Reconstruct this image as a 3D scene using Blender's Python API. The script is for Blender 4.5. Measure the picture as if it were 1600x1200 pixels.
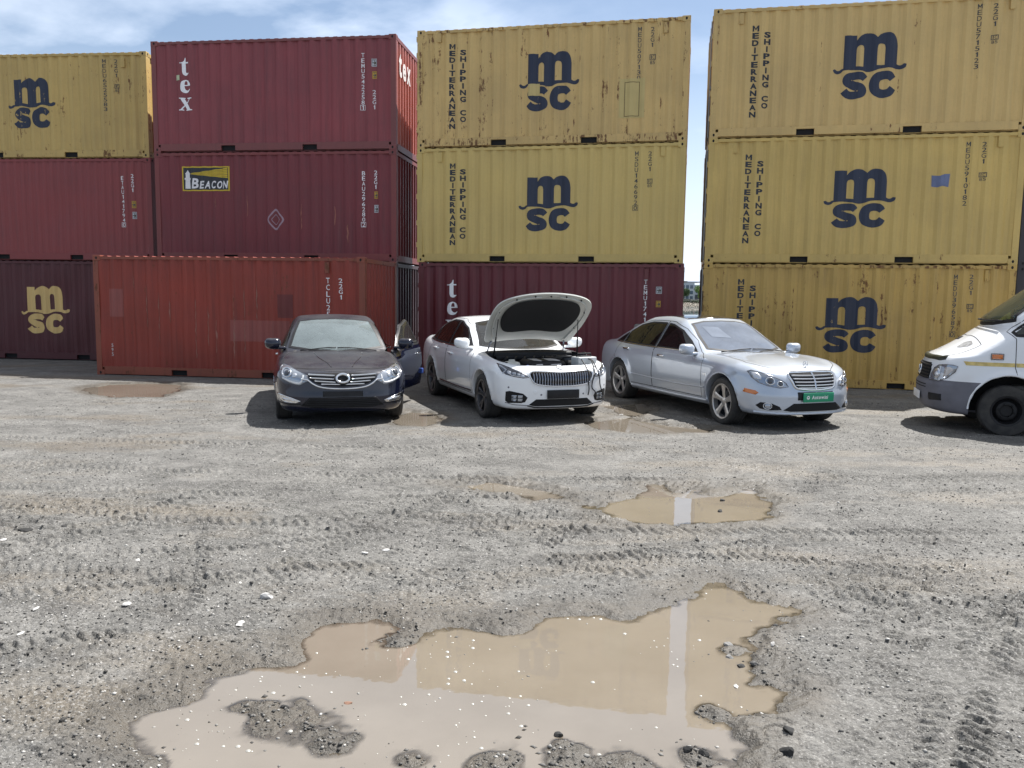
import bpy, bmesh, math, random
import numpy as np
from mathutils import Vector, Matrix
from mathutils.bvhtree import BVHTree

# ------------------------------------------------------------------ camera, sky, sun, exposure
SC = bpy.context.scene
for _o in list(bpy.data.objects):
    bpy.data.objects.remove(_o)
RAD = math.radians
random.seed(7)
RNG = np.random.default_rng(7)

F_PX, PITCH, ROLL, CAM_H = 1271.95, 6.2066, -0.7797, 1.848
def cam_rows():
    c, s = math.cos(RAD(PITCH)), math.sin(RAD(PITCH))
    R = np.array([[1, 0, 0], [0, -s, -c], [0, c, -s]])
    cr, sr = math.cos(RAD(ROLL)), math.sin(RAD(ROLL))
    return np.array([[cr, sr, 0], [-sr, cr, 0], [0, 0, 1]]) @ R
CR = cam_rows()
cam_data = bpy.data.cameras.new('camera')
cam = bpy.data.objects.new('camera', cam_data)
SC.collection.objects.link(cam)
cam_data.sensor_width = 36
cam_data.lens = 36 * F_PX / 1600
cam_data.clip_start = 0.05
cam_data.clip_end = 6000
_m = Matrix.Identity(4)
for _i in range(3):
    _m[_i][0] = CR[0][_i]; _m[_i][1] = -CR[1][_i]; _m[_i][2] = -CR[2][_i]
_m[2][3] = CAM_H
cam.matrix_world = _m
SC.camera = cam

def ground_at(px, py, z=0.0):
    """world point on the plane z seen at a photo pixel (1600 x 1200) - used to read the photo's layout"""
    d = CR.T @ np.array([(px - 800) / F_PX, (py - 600) / F_PX, 1.0])
    t = (z - CAM_H) / d[2]
    return np.array([d[0] * t, d[1] * t])

SUN_DIR = Vector((0.45, 0.375, 1.0)).normalized()
SUN_EL = math.asin(SUN_DIR.z)
SUN_AZ = math.atan2(SUN_DIR.x, SUN_DIR.y)
sun_data = bpy.data.lights.new('sun', 'SUN')
sun_data.energy = 5.0
sun_data.angle = RAD(0.53)
sun_data.color = (1.0, 0.97, 0.925)
sun = bpy.data.objects.new('sun', sun_data)
SC.collection.objects.link(sun)
sun.rotation_euler = SUN_DIR.to_track_quat('Z', 'Y').to_euler()
sun.location = (20, 15, 40)

world = bpy.data.worlds.new('World')
SC.world = world
world.use_nodes = True
def build_world():
    nt = world.node_tree; N = nt.nodes; Lk = nt.links
    N.clear()
    out = N.new('ShaderNodeOutputWorld'); bg = N.new('ShaderNodeBackground')
    sky = N.new('ShaderNodeTexSky'); sky.sky_type = 'NISHITA'; sky.sun_disc = False
    sky.sun_elevation = SUN_EL; sky.sun_rotation = SUN_AZ
    sky.air_density = 1.0; sky.dust_density = 0.8; sky.ozone_density = 1.5
    tc = N.new('ShaderNodeTexCoord')
    sep = N.new('ShaderNodeSeparateXYZ'); Lk.new(tc.outputs['Generated'], sep.inputs[0])
    zb = N.new('ShaderNodeMath'); zb.operation = 'MAXIMUM'; zb.inputs[1].default_value = 0.0
    Lk.new(sep.outputs[2], zb.inputs[0])
    za = N.new('ShaderNodeMath'); za.operation = 'ADD'; za.inputs[1].default_value = 0.22
    Lk.new(zb.outputs[0], za.inputs[0])
    dv = []
    for k in (0, 1):
        d = N.new('ShaderNodeMath'); d.operation = 'DIVIDE'
        Lk.new(sep.outputs[k], d.inputs[0]); Lk.new(za.outputs[0], d.inputs[1]); dv.append(d)
    cb = N.new('ShaderNodeCombineXYZ')
    Lk.new(dv[0].outputs[0], cb.inputs[0]); Lk.new(dv[1].outputs[0], cb.inputs[1])
    def noise(scale, detail, rough, dist, off):
        mp = N.new('ShaderNodeMapping'); mp.inputs['Location'].default_value = off
        mp.inputs['Rotation'].default_value = (0, 0, 0.5); mp.inputs['Scale'].default_value = (1.0, 1.25, 1.0)
        Lk.new(cb.outputs[0], mp.inputs[0])
        n = N.new('ShaderNodeTexNoise'); n.inputs['Scale'].default_value = scale
        n.inputs['Detail'].default_value = detail; n.inputs['Roughness'].default_value = rough
        n.inputs['Distortion'].default_value = dist
        Lk.new(mp.outputs[0], n.inputs['Vector']); return n
    n1 = noise(2.1, 10, 0.52, 0.15, (5.3, 2.4, 0))
    r1 = N.new('ShaderNodeValToRGB'); r1.color_ramp.elements[0].position = 0.43; r1.color_ramp.elements[1].position = 0.58
    Lk.new(n1.outputs['Fac'], r1.inputs[0])
    # more cloud low over the water and overhead, a clearer band between
    n2 = noise(0.55, 3, 0.5, 0.0, (1.7, 5.0, 0))
    r2 = N.new('ShaderNodeValToRGB'); r2.color_ramp.elements[0].position = 0.36; r2.color_ramp.elements[1].position = 0.62
    Lk.new(n2.outputs['Fac'], r2.inputs[0])
    mx = N.new('ShaderNodeMath'); mx.operation = 'MULTIPLY'
    Lk.new(r1.outputs[0], mx.inputs[0]); Lk.new(r2.outputs[0], mx.inputs[1])
    ad = N.new('ShaderNodeMath'); ad.operation = 'MULTIPLY_ADD'; ad.inputs[1].default_value = 0.9; ad.inputs[2].default_value = 0.10
    ad.use_clamp = True
    Lk.new(mx.outputs[0], ad.inputs[0])
    # low bank of cloud near the horizon
    hz = N.new('ShaderNodeMapRange'); hz.inputs[1].default_value = 0.02; hz.inputs[2].default_value = 0.30
    hz.inputs[3].default_value = 0.9; hz.inputs[4].default_value = 0.0
    Lk.new(sep.outputs[2], hz.inputs[0])
    mxx = N.new('ShaderNodeMath'); mxx.operation = 'MAXIMUM'
    Lk.new(ad.outputs[0], mxx.inputs[0]); Lk.new(hz.outputs[0], mxx.inputs[1])
    # high bright overcast veil toward the zenith
    vz = N.new('ShaderNodeMapRange'); vz.inputs[1].default_value = 0.36; vz.inputs[2].default_value = 0.60
    vz.inputs[3].default_value = 0.0; vz.inputs[4].default_value = 0.8
    Lk.new(sep.outputs[2], vz.inputs[0])
    mxv = N.new('ShaderNodeMath'); mxv.operation = 'MAXIMUM'
    Lk.new(mxx.outputs[0], mxv.inputs[0]); Lk.new(vz.outputs[0], mxv.inputs[1])
    mix = N.new('ShaderNodeMix'); mix.data_type = 'RGBA'
    Lk.new(mxv.outputs[0], mix.inputs[0]); Lk.new(sky.outputs[0], mix.inputs[6])
    vc = N.new('ShaderNodeMix'); vc.data_type = 'RGBA'; Lk.new(vz.outputs[0], vc.inputs[0])
    vc.inputs[6].default_value = (7.8, 8.8, 10.4, 1); vc.inputs[7].default_value = (7.6, 7.8, 8.1, 1)
    # cloud is brightest round the sun and greyer away from it
    dt = N.new('ShaderNodeVectorMath'); dt.operation = 'DOT_PRODUCT'; Lk.new(tc.outputs['Generated'], dt.inputs[0])
    dt.inputs[1].default_value = (math.sin(SUN_AZ), math.cos(SUN_AZ), .0)
    df = N.new('ShaderNodeMapRange'); df.inputs[1].default_value = -.7; df.inputs[2].default_value = .5; df.inputs[3].default_value = .66; df.inputs[4].default_value = 1.0
    Lk.new(dt.outputs['Value'], df.inputs[0])
    vm = N.new('ShaderNodeVectorMath'); vm.operation = 'SCALE'; Lk.new(vc.outputs[2], vm.inputs[0]); Lk.new(df.outputs[0], vm.inputs['Scale'])
    Lk.new(vm.outputs[0], mix.inputs[7])
    Lk.new(mix.outputs[2], bg.inputs[0]); bg.inputs[1].default_value = 0.072
    Lk.new(bg.outputs[0], out.inputs[0])
build_world()
SC.view_settings.view_transform = 'Standard'
SC.view_settings.look = 'None'
SC.view_settings.exposure = 0.88
SC.view_settings.gamma = 1.0
SC.render.engine = 'CYCLES'
SC.cycles.use_denoising = True
SC.cycles.max_bounces = 8
SC.cycles.caustics_reflective = False
SC.cycles.caustics_refractive = False
SC.cycles.sample_clamp_indirect = 6.0

# ------------------------------------------------------------------ helpers
COL = SC.collection
def tag(o, label=None, cat=None, group=None, kind=None):
    if label: o['label'] = label
    if cat: o['category'] = cat
    if group: o['group'] = group
    if kind: o['kind'] = kind
    return o

def thing(name, label, cat, loc=(0, 0, 0), rz=0.0, group=None):
    o = bpy.data.objects.new(name, None); COL.objects.link(o)
    o.empty_display_size = 0.3
    o.location = loc; o.rotation_euler = (0, 0, rz)
    return tag(o, label, cat, group)

def link_mesh(name, me, mat, parent=None, smooth=False):
    o = bpy.data.objects.new(name, me); COL.objects.link(o)
    if mat is not None:
        for m in (mat if isinstance(mat, (list, tuple)) else [mat]): me.materials.append(m)
    if parent is not None: o.parent = parent
    if smooth:
        me.polygons.foreach_set('use_smooth', [True] * len(me.polygons))
    return o

class MB:
    """collects shapes into one mesh"""
    def __init__(s): s.v = []; s.f = []
    def add(s, vs, fs):
        b = len(s.v); s.v += [tuple(map(float, p)) for p in vs]; s.f += [tuple(i + b for i in f) for f in fs]; return s
    def box(s, a, b, M=None):
        (x0, y0, z0), (x1, y1, z1) = a, b
        vs = [(x0, y0, z0), (x1, y0, z0), (x1, y1, z0), (x0, y1, z0), (x0, y0, z1), (x1, y0, z1), (x1, y1, z1), (x0, y1, z1)]
        if M is not None: vs = [M @ Vector(p) for p in vs]
        return s.add(vs, [(0, 3, 2, 1), (4, 5, 6, 7), (0, 1, 5, 4), (1, 2, 6, 5), (2, 3, 7, 6), (3, 0, 4, 7)])
    def rbox(s, a, b, r, M=None, seg=3):
        """box with rounded edges"""
        bm = bmesh.new(); bmesh.ops.create_cube(bm, size=1)
        for v in bm.verts:
            v.co = Vector([a[i] + (v.co[i] + .5) * (b[i] - a[i]) for i in range(3)])
        bmesh.ops.bevel(bm, geom=list(bm.edges), offset=r, segments=seg, profile=.5, affect='EDGES')
        return s.addbm(bm, M)
    def addbm(s, bm, M=None):
        bm.verts.ensure_lookup_table(); bm.verts.index_update()
        vs = [(M @ v.co if M is not None else v.co.copy()) for v in bm.verts]
        fs = [tuple(v.index for v in f.verts) for f in bm.faces]
        bm.free(); return s.add(vs, fs)
    def tube(s, pts, r, n=8, cap=True):
        pts = [Vector(p) for p in pts]; k = len(pts)
        rs = r if isinstance(r, (list, tuple)) else [r] * k
        up = Vector((0, 0, 1)); rings = []
        t0 = (pts[1] - pts[0]).normalized()
        nrm = t0.cross(up) if abs(t0.z) < .95 else t0.cross(Vector((1, 0, 0)))
        nrm.normalize()
        for i in range(k):
            t = (pts[min(i + 1, k - 1)] - pts[max(i - 1, 0)])
            t = t.normalized() if t.length > 1e-9 else t0
            nrm = (nrm - t * nrm.dot(t)); nrm.normalize(); bn = t.cross(nrm)
            rings.append([pts[i] + (nrm * math.cos(2 * math.pi * j / n) + bn * math.sin(2 * math.pi * j / n)) * rs[i] for j in range(n)])
        vs = [p for rg in rings for p in rg]
        fs = [(i * n + j, i * n + (j + 1) % n, (i + 1) * n + (j + 1) % n, (i + 1) * n + j) for i in range(k - 1) for j in range(n)]
        if cap: fs += [tuple(reversed(range(n))), tuple((k - 1) * n + j for j in range(n))]
        return s.add(vs, fs)
    def lathe(s, prof, n=32, M=None, close=False):
        """prof: (radius, axial) pairs, revolved about local Y"""
        k = len(prof); vs = []
        for (r, a) in prof:
            for j in range(n):
                t = 2 * math.pi * j / n; vs.append(Vector((r * math.cos(t), a, r * math.sin(t))))
        if M is not None: vs = [M @ p for p in vs]
        fs = [(i * n + j, i * n + (j + 1) % n, (i + 1) * n + (j + 1) % n, (i + 1) * n + j) for i in range(k - 1) for j in range(n)]
        return s.add(vs, fs)
    def ball(s, c, r, M=None, seg=16, rings=10):
        bm = bmesh.new(); bmesh.ops.create_uvsphere(bm, u_segments=seg, v_segments=rings, radius=1)
        rr = r if isinstance(r, (tuple, list)) else (r, r, r)
        for v in bm.verts: v.co = Vector((c[0] + v.co.x * rr[0], c[1] + v.co.y * rr[1], c[2] + v.co.z * rr[2]))
        return s.addbm(bm, M)
    def build(s, name, mat, parent=None, smooth=False, auto=None):
        me = bpy.data.meshes.new(name); me.from_pydata(s.v, [], s.f); me.update()
        o = link_mesh(name, me, mat, parent, smooth or auto is not None)
        if auto is not None: sharp(me, auto)
        return o

def sharp(me, deg):
    """mark edges sharper than deg so that smooth shading stops there"""
    bm = bmesh.new(); bm.from_mesh(me)
    lim = RAD(deg)
    for e in bm.edges:
        if len(e.link_faces) == 2:
            e.smooth = e.calc_face_angle(0) < lim
        else: e.smooth = False
    bm.to_mesh(me); bm.free()

_glyphs = {}
def glyph(ch, bold=0.0):
    """outline of a character as (verts2d, faces, width, height)"""
    key = (ch, bold)
    if key in _glyphs: return _glyphs[key]
    if ch in 'M1I':
        t = min(.25, .20 + 2 * bold)
        if ch == 'M': lp = [(0, 0), (t, 0), (t, .62), (.5, .2), (1 - t, .62), (1 - t, 0), (1, 0), (1, 1), (1 - t * .95, 1), (.5, .48), (t * .95, 1), (0, 1)]
        elif ch == '1': lp = [(.12, 0), (.36 , 0), (.36, 1), (.18, 1), (-.04, .80), (-.04, .66), (.12, .74)]
        else: lp = [(0, 0), (t * 1.1, 0), (t * 1.1, 1), (0, 1)]
        v, f = fill2d([lp]); x0 = min(p[0] for p in v); x1 = max(p[0] for p in v)
        _glyphs[key] = ([((a - x0) * .7, b * .7) for a, b in v], f, (x1 - x0) * .7, .7); return _glyphs[key]
    cu = bpy.data.curves.new('g', 'FONT'); cu.body = ch; cu.size = 1; cu.offset = bold; cu.resolution_u = 3
    o = bpy.data.objects.new('g', cu); COL.objects.link(o)
    dg = bpy.context.evaluated_depsgraph_get()
    me = o.evaluated_get(dg).to_mesh()
    v = [(p.co.x, p.co.y) for p in me.vertices]; f = [tuple(p.vertices) for p in me.polygons]
    o.evaluated_get(dg).to_mesh_clear()
    bpy.data.objects.remove(o); bpy.data.curves.remove(cu)
    x0 = min(p[0] for p in v); x1 = max(p[0] for p in v); y0 = min(p[1] for p in v); y1 = max(p[1] for p in v)
    v = [(a - x0, b - y0) for a, b in v]
    _glyphs[key] = (v, f, x1 - x0, y1 - y0); return _glyphs[key]

def fill2d(loops):
    """fill closed outlines (holes by even-odd) -> verts2d, faces"""
    cu = bpy.data.curves.new('c', 'CURVE'); cu.dimensions = '2D'; cu.fill_mode = 'BOTH'
    for lp in loops:
        sp = cu.splines.new('POLY'); sp.points.add(len(lp) - 1); sp.use_cyclic_u = True
        for i, p in enumerate(lp): sp.points[i].co = (p[0], p[1], 0, 1)
    o = bpy.data.objects.new('c', cu); COL.objects.link(o)
    dg = bpy.context.evaluated_depsgraph_get(); e = o.evaluated_get(dg); me = e.to_mesh()
    v = [(p.co.x, p.co.y) for p in me.vertices]; f = [tuple(p.vertices) for p in me.polygons]
    e.to_mesh_clear(); bpy.data.objects.remove(o); bpy.data.curves.remove(cu)
    return v, f

def cat_rom(pts, n=6, closed=False):
    P = [np.array(p, float) for p in pts]; k = len(P); out = []
    for i in range(k if closed else k - 1):
        if closed: a, b, c, d = P[i - 1], P[i], P[(i + 1) % k], P[(i + 2) % k]
        else: a, b, c, d = P[max(i - 1, 0)], P[i], P[i + 1], P[min(i + 2, k - 1)]
        for j in range(n):
            t = j / n
            out.append(tuple(.5 * (2 * b + (c - a) * t + (2 * a - 5 * b + 4 * c - d) * t * t + (3 * b - a - 3 * c + d) * t ** 3)))
    if not closed: out.append(tuple(P[-1]))
    return out

def stroke(center, width, n=8):
    """outline of a thick line along a smooth centre line; width one number or one per point"""
    c = cat_rom(center, n); m = len(c)
    ws = width if isinstance(width, (list, tuple)) else [width] * len(center)
    wi = np.interp(np.linspace(0, len(center) - 1, m), range(len(center)), ws)
    l, r = [], []
    for i in range(m):
        t = np.array(c[min(i + 1, m - 1)]) - np.array(c[max(i - 1, 0)]); t = t / (np.linalg.norm(t) + 1e-9)
        nn = np.array([-t[1], t[0]]) * wi[i] / 2
        l.append(tuple(np.array(c[i]) + nn)); r.append(tuple(np.array(c[i]) - nn))
    return l + r[::-1]

# ------------------------------------------------------------------ materials
def srgb(r, g, b):
    def f(c):
        c /= 255.0
        return c / 12.92 if c <= .04045 else ((c + .055) / 1.055) ** 2.4
    return (f(r), f(g), f(b), 1)

class NT:
    """small helper for node trees"""
    def __init__(s, name):
        s.mat = bpy.data.materials.new(name); s.mat.use_nodes = True
        s.t = s.mat.node_tree; s.N = s.t.nodes; s.L = s.t.links
        s.bsdf = s.N['Principled BSDF']; s.tc = None
    def set(s, **kw):
        for k, v in kw.items():
            s.bsdf.inputs[k.replace('_', ' ')].default_value = v
        return s
    def obj(s):
        if s.tc is None: s.tc = s.N.new('ShaderNodeTexCoord')
        return s.tc.outputs['Object']
    def noise(s, scale=1, detail=4, rough=.5, vec=(1, 1, 1), off=(0, 0, 0), dist=0):
        mp = s.N.new('ShaderNodeMapping'); mp.inputs['Scale'].default_value = vec; mp.inputs['Location'].default_value = off
        s.L.new(s.obj(), mp.inputs[0])
        n = s.N.new('ShaderNodeTexNoise'); n.inputs['Scale'].default_value = scale; n.inputs['Detail'].default_value = detail
        n.inputs['Roughness'].default_value = rough; n.inputs['Distortion'].default_value = dist
        s.L.new(mp.outputs[0], n.inputs['Vector']); return n.outputs['Fac']
    def ramp(s, fac, p0, p1, v0=0.0, v1=1.0):
        r = s.N.new('ShaderNodeMapRange'); r.clamp = True
        r.inputs[1].default_value = p0; r.inputs[2].default_value = p1; r.inputs[3].default_value = v0; r.inputs[4].default_value = v1
        s.L.new(fac, r.inputs[0]); return r.outputs[0]
    def math(s, op, a, b=None):
        m = s.N.new('ShaderNodeMath'); m.operation = op
        for i, x in enumerate((a, b)):
            if x is None: continue
            if isinstance(x, (int, float)): m.inputs[i].default_value = x
            else: s.L.new(x, m.inputs[i])
        return m.outputs[0]
    def mix(s, fac, a, b, mode='MIX'):
        m = s.N.new('ShaderNodeMix'); m.data_type = 'RGBA'; m.blend_type = mode
        for i, x in ((0, fac), (6, a), (7, b)):
            if isinstance(x, (int, float)): m.inputs[i].default_value = x
            elif isinstance(x, tuple): m.inputs[i].default_value = x
            else: s.L.new(x, m.inputs[i])
        return m.outputs[2]
    def col(s, c): s.L.new(c, s.bsdf.inputs['Base Color']); return s
    def inp(s, k, v): s.L.new(v, s.bsdf.inputs[k]); return s
    def bump(s, h, strength=.3, dist=.01):
        b = s.N.new('ShaderNodeBump'); b.inputs['Strength'].default_value = strength; b.inputs['Distance'].default_value = dist
        s.L.new(h, b.inputs['Height']); s.L.new(b.outputs[0], s.bsdf.inputs['Normal']); return s

def simple(name, col, rough=.5, metal=0.0, coat=0.0, spec=.5, mott=.12, scale=6.0):
    """plain material whose colour varies a little"""
    m = NT(name); m.set(Roughness=rough, Metallic=metal)
    m.bsdf.inputs['Coat Weight'].default_value = coat
    m.bsdf.inputs['Coat Roughness'].default_value = .04
    m.bsdf.inputs['Specular IOR Level'].default_value = spec
    n = m.noise(scale, 5, .6)
    lo = tuple(c * (1 - mott) for c in col[:3]) + (1,); hi = tuple(min(1, c * (1 + mott)) for c in col[:3]) + (1,)
    m.col(m.mix(m.ramp(n, .3, .7), lo, hi))
    return m.mat

def glass_mat(name, tint, dust=.1, rough=.02, dustcol=(.5, .5, .48, 1)):
    """window pane: sees through with a tint, mirrors the sky, carries a film of dust"""
    m = NT(name); N, Lk = m.N, m.L
    N.remove(m.bsdf)
    out = N['Material Output']
    tr = N.new('ShaderNodeBsdfTransparent'); tr.inputs[0].default_value = tint
    gl = N.new('ShaderNodeBsdfGlossy'); gl.inputs['Roughness'].default_value = rough
    fr = N.new('ShaderNodeFresnel'); fr.inputs['IOR'].default_value = 1.62
    mx = N.new('ShaderNodeMixShader'); Lk.new(fr.outputs[0], mx.inputs[0]); Lk.new(tr.outputs[0], mx.inputs[1]); Lk.new(gl.outputs[0], mx.inputs[2])
    df = N.new('ShaderNodeBsdfDiffuse'); df.inputs[0].default_value = dustcol
    n = m.noise(3.0, 6, .65); n2 = m.noise(40, 3, .6)
    d = m.math('MULTIPLY', m.ramp(n, .25, .75, dust * .82, dust * 1.15), m.ramp(n2, .2, .8, .92, 1.08))
    mx2 = N.new('ShaderNodeMixShader'); Lk.new(d, mx2.inputs[0]); Lk.new(mx.outputs[0], mx2.inputs[1]); Lk.new(df.outputs[0], mx2.inputs[2])
    Lk.new(mx2.outputs[0], out.inputs[0])
    return m.mat

MT = {}
MT['rubber'] = simple('tyre_rubber', (.022, .022, .023, 1), .75, mott=.4, scale=9)
MT['black_plastic'] = simple('black_plastic', (.018, .018, .02, 1), .5, spec=.25, mott=.3)
MT['gap'] = simple('panel_gap', (.006, .006, .007, 1), .8)
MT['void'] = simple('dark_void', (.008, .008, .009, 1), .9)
MT['chrome'] = simple('chrome', (.72, .73, .75, 1), .1, 1.0, mott=.04)
MT['dark_chrome'] = simple('dark_chrome', (.25, .25, .27, 1), .18, 1.0, mott=.1)
MT['alloy'] = simple('alloy_rim', (.58, .57, .56, 1), .3, .8, mott=.08)
MT['grey_plastic'] = simple('grey_plastic', (.14, .14, .165, 1), .6, mott=.12)
MT['interior'] = simple('interior_trim', (.06, .058, .055, 1), .7)
MT['seat'] = simple('seat_cover', (.12, .115, .11, 1), .7)
MT['white_print'] = simple('white_print', (.78, .78, .78, 1), .5)
MT['lamp_silver'] = simple('lamp_reflector', (.62, .63, .66, 1), .2, .75, coat=1.0)
MT['lamp_dark'] = simple('lamp_housing_dark', (.05, .055, .07, 1), .25, .3, coat=1.0)
MT['lens'] = simple('lamp_lens', (.34, .37, .42, 1), .06, .6, coat=1.0)
MT['amber'] = simple('amber_lens', (.62, .17, .02, 1), .15, coat=1.0)
MT['red_lens'] = simple('red_lens', (.35, .02, .02, 1), .15, coat=1.0)
MT['steel'] = simple('bare_steel', (.3, .3, .3, 1), .4, .9)
MT['paper'] = simple('paper', (.75, .75, .73, 1), .8, mott=.04)
# ------------------------------------------------------------------ shipping containers
CL, CW, CH = 6.058, 2.438, 2.591

def paint_mat(name, base, seed=0.0, rust=.35, streak=.35, fade=.2, rough=.5):
    """sprayed steel: faded patches, vertical dirt runs, rust spots and rust runs low down"""
    m = NT(name); m.set(Metallic=0.0)
    b = base[:3]
    big = m.noise(.7, 5, .6, (1, 1, 1.3), (seed, seed * 2, seed))
    c = m.mix(m.ramp(big, .3, .72), tuple(x * (1 - fade) for x in b) + (1,), tuple(min(1, x * (1 + fade)) for x in b) + (1,))
    st = m.noise(1.0, 5, .62, (9, 9, .35), (seed * 3, 0, seed))
    grime = tuple(x * .55 + .008 for x in b) + (1,)
    c = m.mix(m.ramp(st, .52, .78, 0, streak), c, grime)
    st2 = m.noise(1.0, 4, .6, (16, 16, .5), (seed * 5, 3, seed))
    pale = tuple(min(1, x * 1.25 + .03) for x in b) + (1,)
    c = m.mix(m.ramp(st2, .62, .80, 0, streak * .9), c, pale)
    fine = m.noise(26, 5, .7, (1, 1, 1), (seed, 1, 2))
    c = m.mix(m.ramp(fine, .35, .75, 0, .16), c, grime)
    # rust: blisters and runs
    rs = m.noise(2.2, 9, .74, (1, 1, .75), (seed * 7, 2, 1))
    rk = m.noise(14, 6, .75, (1, 1, .55), (seed, 5, 1))
    rr = m.noise(1.0, 6, .72, (13, 13, .42), (seed * 2, 9, 4))
    lvl = m.math('ADD', m.math('ADD', m.math('MULTIPLY', rs, .38), m.math('MULTIPLY', rk, .30)), m.math('MULTIPLY', rr, .32))
    t0 = .648 - .112 * rust
    rf = m.ramp(lvl, t0, t0 + .028)
    rust_c = m.mix(m.ramp(rk, .35, .7), (.05, .018, .01, 1), (.16, .06, .025, 1))
    c = m.mix(m.math('MULTIPLY', rf, .9), c, rust_c)
    m.col(c)
    ro = m.math('ADD', m.ramp(big, .3, .7, rough - .06, rough + .1), m.math('MULTIPLY', rf, .3))
    m.inp('Roughness', ro)
    hb = m.math('ADD', m.math('MULTIPLY', m.noise(1.6, 2, .5), .6), m.math('MULTIPLY', rf, -.06))
    m.bump(hb, .35, .03)
    return m.mat

def ink_mat(name, col, under, wear=.5, seed=0.0):
    """stencilled paint, scraped through to the coat under it"""
    m = NT(name); m.set(Roughness=.5)
    n = m.noise(11, 8, .75, (1, 1, .6), (seed, 3, seed)); s = m.noise(1.0, 4, .6, (10, 10, .4), (seed * 4, 1, 0))
    l = m.math('ADD', m.math('MULTIPLY', n, .65), m.math('MULTIPLY', s, .35))
    t = .70 - .12 * wear
    v = m.mix(m.ramp(s, .3, .75), col, tuple(min(1, c * 1.35 + .006) for c in col[:3]) + (1,))
    m.col(m.mix(m.ramp(l, t, t + .03), v, under))
    return m.mat

class Corr:
    """front wall of a container: depth of the corrugated sheet (behind the posts) at u, z"""
    def __init__(s, pitch, depth, seed, dent=.013):
        s.x0, s.x1 = .105, CL - .105
        s.n = max(1, round((s.x1 - s.x0 - .06) / pitch)); s.p = (s.x1 - s.x0 - .06) / s.n
        s.d = depth; s.dent = dent
        r = np.random.default_rng(seed); s.k = r.uniform(-1, 1, (9, 4))
        s.br = [s.x0]
        for i in range(s.n):
            a = s.x0 + .03 + i * s.p
            s.br += [a + f * s.p for f in (0, .25, .25 + .24, .25 + .24 + .26)]
        s.br += [s.x0 + .03 + s.n * s.p, s.x1]
    def dents(s, u, z):
        v = 0
        for a, b, c, d in s.k: v = v + math.sin((1.2 + 2.6 * abs(a)) * u + 7 * c) * math.sin((1.6 + 2.2 * abs(b)) * z + 5 * d) * b
        return v * s.dent * .5
    def __call__(s, u, z):
        f = ((u - s.x0 - .03) / s.p) % 1.0
        if u < s.x0 + .03 or u > s.x0 + .03 + s.n * s.p: k = 0.0
        elif f < .25: k = 0.0
        elif f < .49: k = (f - .25) / .24
        elif f < .75: k = 1.0
        else: k = 1 - (f - .75) / .25
        return .016 + k * s.d + s.dents(u, z)

class Marks:
    """flat lettering laid over a corrugated wall: cut where the sheet folds, then set on it"""
    def __init__(s, corr): s.c = corr; s.bm = bmesh.new()
    def add(s, v2, faces, lift=.004):
        bm = bmesh.new()
        vs = [bm.verts.new((p[0], 0, p[1])) for p in v2]
        for f in faces:
            try: bm.faces.new([vs[i] for i in f])
            except ValueError: pass
        xs = [p[0] for p in v2]; zs = [p[1] for p in v2]
        for b in s.c.br:
            if min(xs) < b < max(xs):
                bmesh.ops.bisect_plane(bm, geom=bm.verts[:] + bm.edges[:] + bm.faces[:], plane_co=(b, 0, 0), plane_no=(1, 0, 0), dist=1e-6)
        z = math.ceil(min(zs) / .16) * .16
        while z < max(zs):
            bmesh.ops.bisect_plane(bm, geom=bm.verts[:] + bm.edges[:] + bm.faces[:], plane_co=(0, 0, z), plane_no=(0, 0, 1), dist=1e-6)
            z += .16
        base = len(s.bm.verts)
        new = {}
        for v in bm.verts:
            new[v] = s.bm.verts.new((v.co.x, s.c(v.co.x, v.co.z) - lift, v.co.z))
        for f in bm.faces:
            if f.calc_area() > 1e-9:
                try: s.bm.faces.new([new[v] for v in f.verts])
                except ValueError: pass
        bm.free(); return s
    def poly(s, loops, lift=.004):
        v, f = fill2d(loops); return s.add(v, f, lift)
    def rect(s, u0, z0, u1, z1, lift=.004):
        return s.add([(u0, z0), (u1, z0), (u1, z1), (u0, z1)], [(0, 1, 2, 3)], lift)
    def frame(s, u0, z0, u1, z1, t, lift=.004):
        return s.poly([[(u0, z0), (u1, z0), (u1, z1), (u0, z1)], [(u0 + t, z0 + t), (u1 - t, z0 + t), (u1 - t, z1 - t), (u0 + t, z1 - t)]], lift)
    def char(s, ch, u, z, w, h, bold=0.0, lift=.004, shear=0.0):
        """character in the box with lower left corner u, z"""
        v, f, gw, gh = glyph(ch, bold)
        if ch in 'I1' : w2 = min(w, gw / gh * h); u += (w - w2) / 2; w = w2
        return s.add([(u + a / gw * w + shear * b / gh * h, z + b / gh * h) for a, b in v], f, lift)
    def column(s, text, u, zt, zb, w, fill=.8, bold=0.0, lift=.004):
        p = (zt - zb) / (len(text) - 1 + fill)
        for i, ch in enumerate(text):
            if ch != ' ': s.char(ch, u - w / 2, zt - i * p - p * fill, w, p * fill, bold, lift)
        return s
    def build(s, name, mat, parent):
        for f in s.bm.faces:
            f.normal_update()
            if f.normal.y > 0: f.normal_flip()
        me = bpy.data.meshes.new(name); s.bm.to_mesh(me); s.bm.free()
        return link_mesh(name, me, mat, parent)

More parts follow.
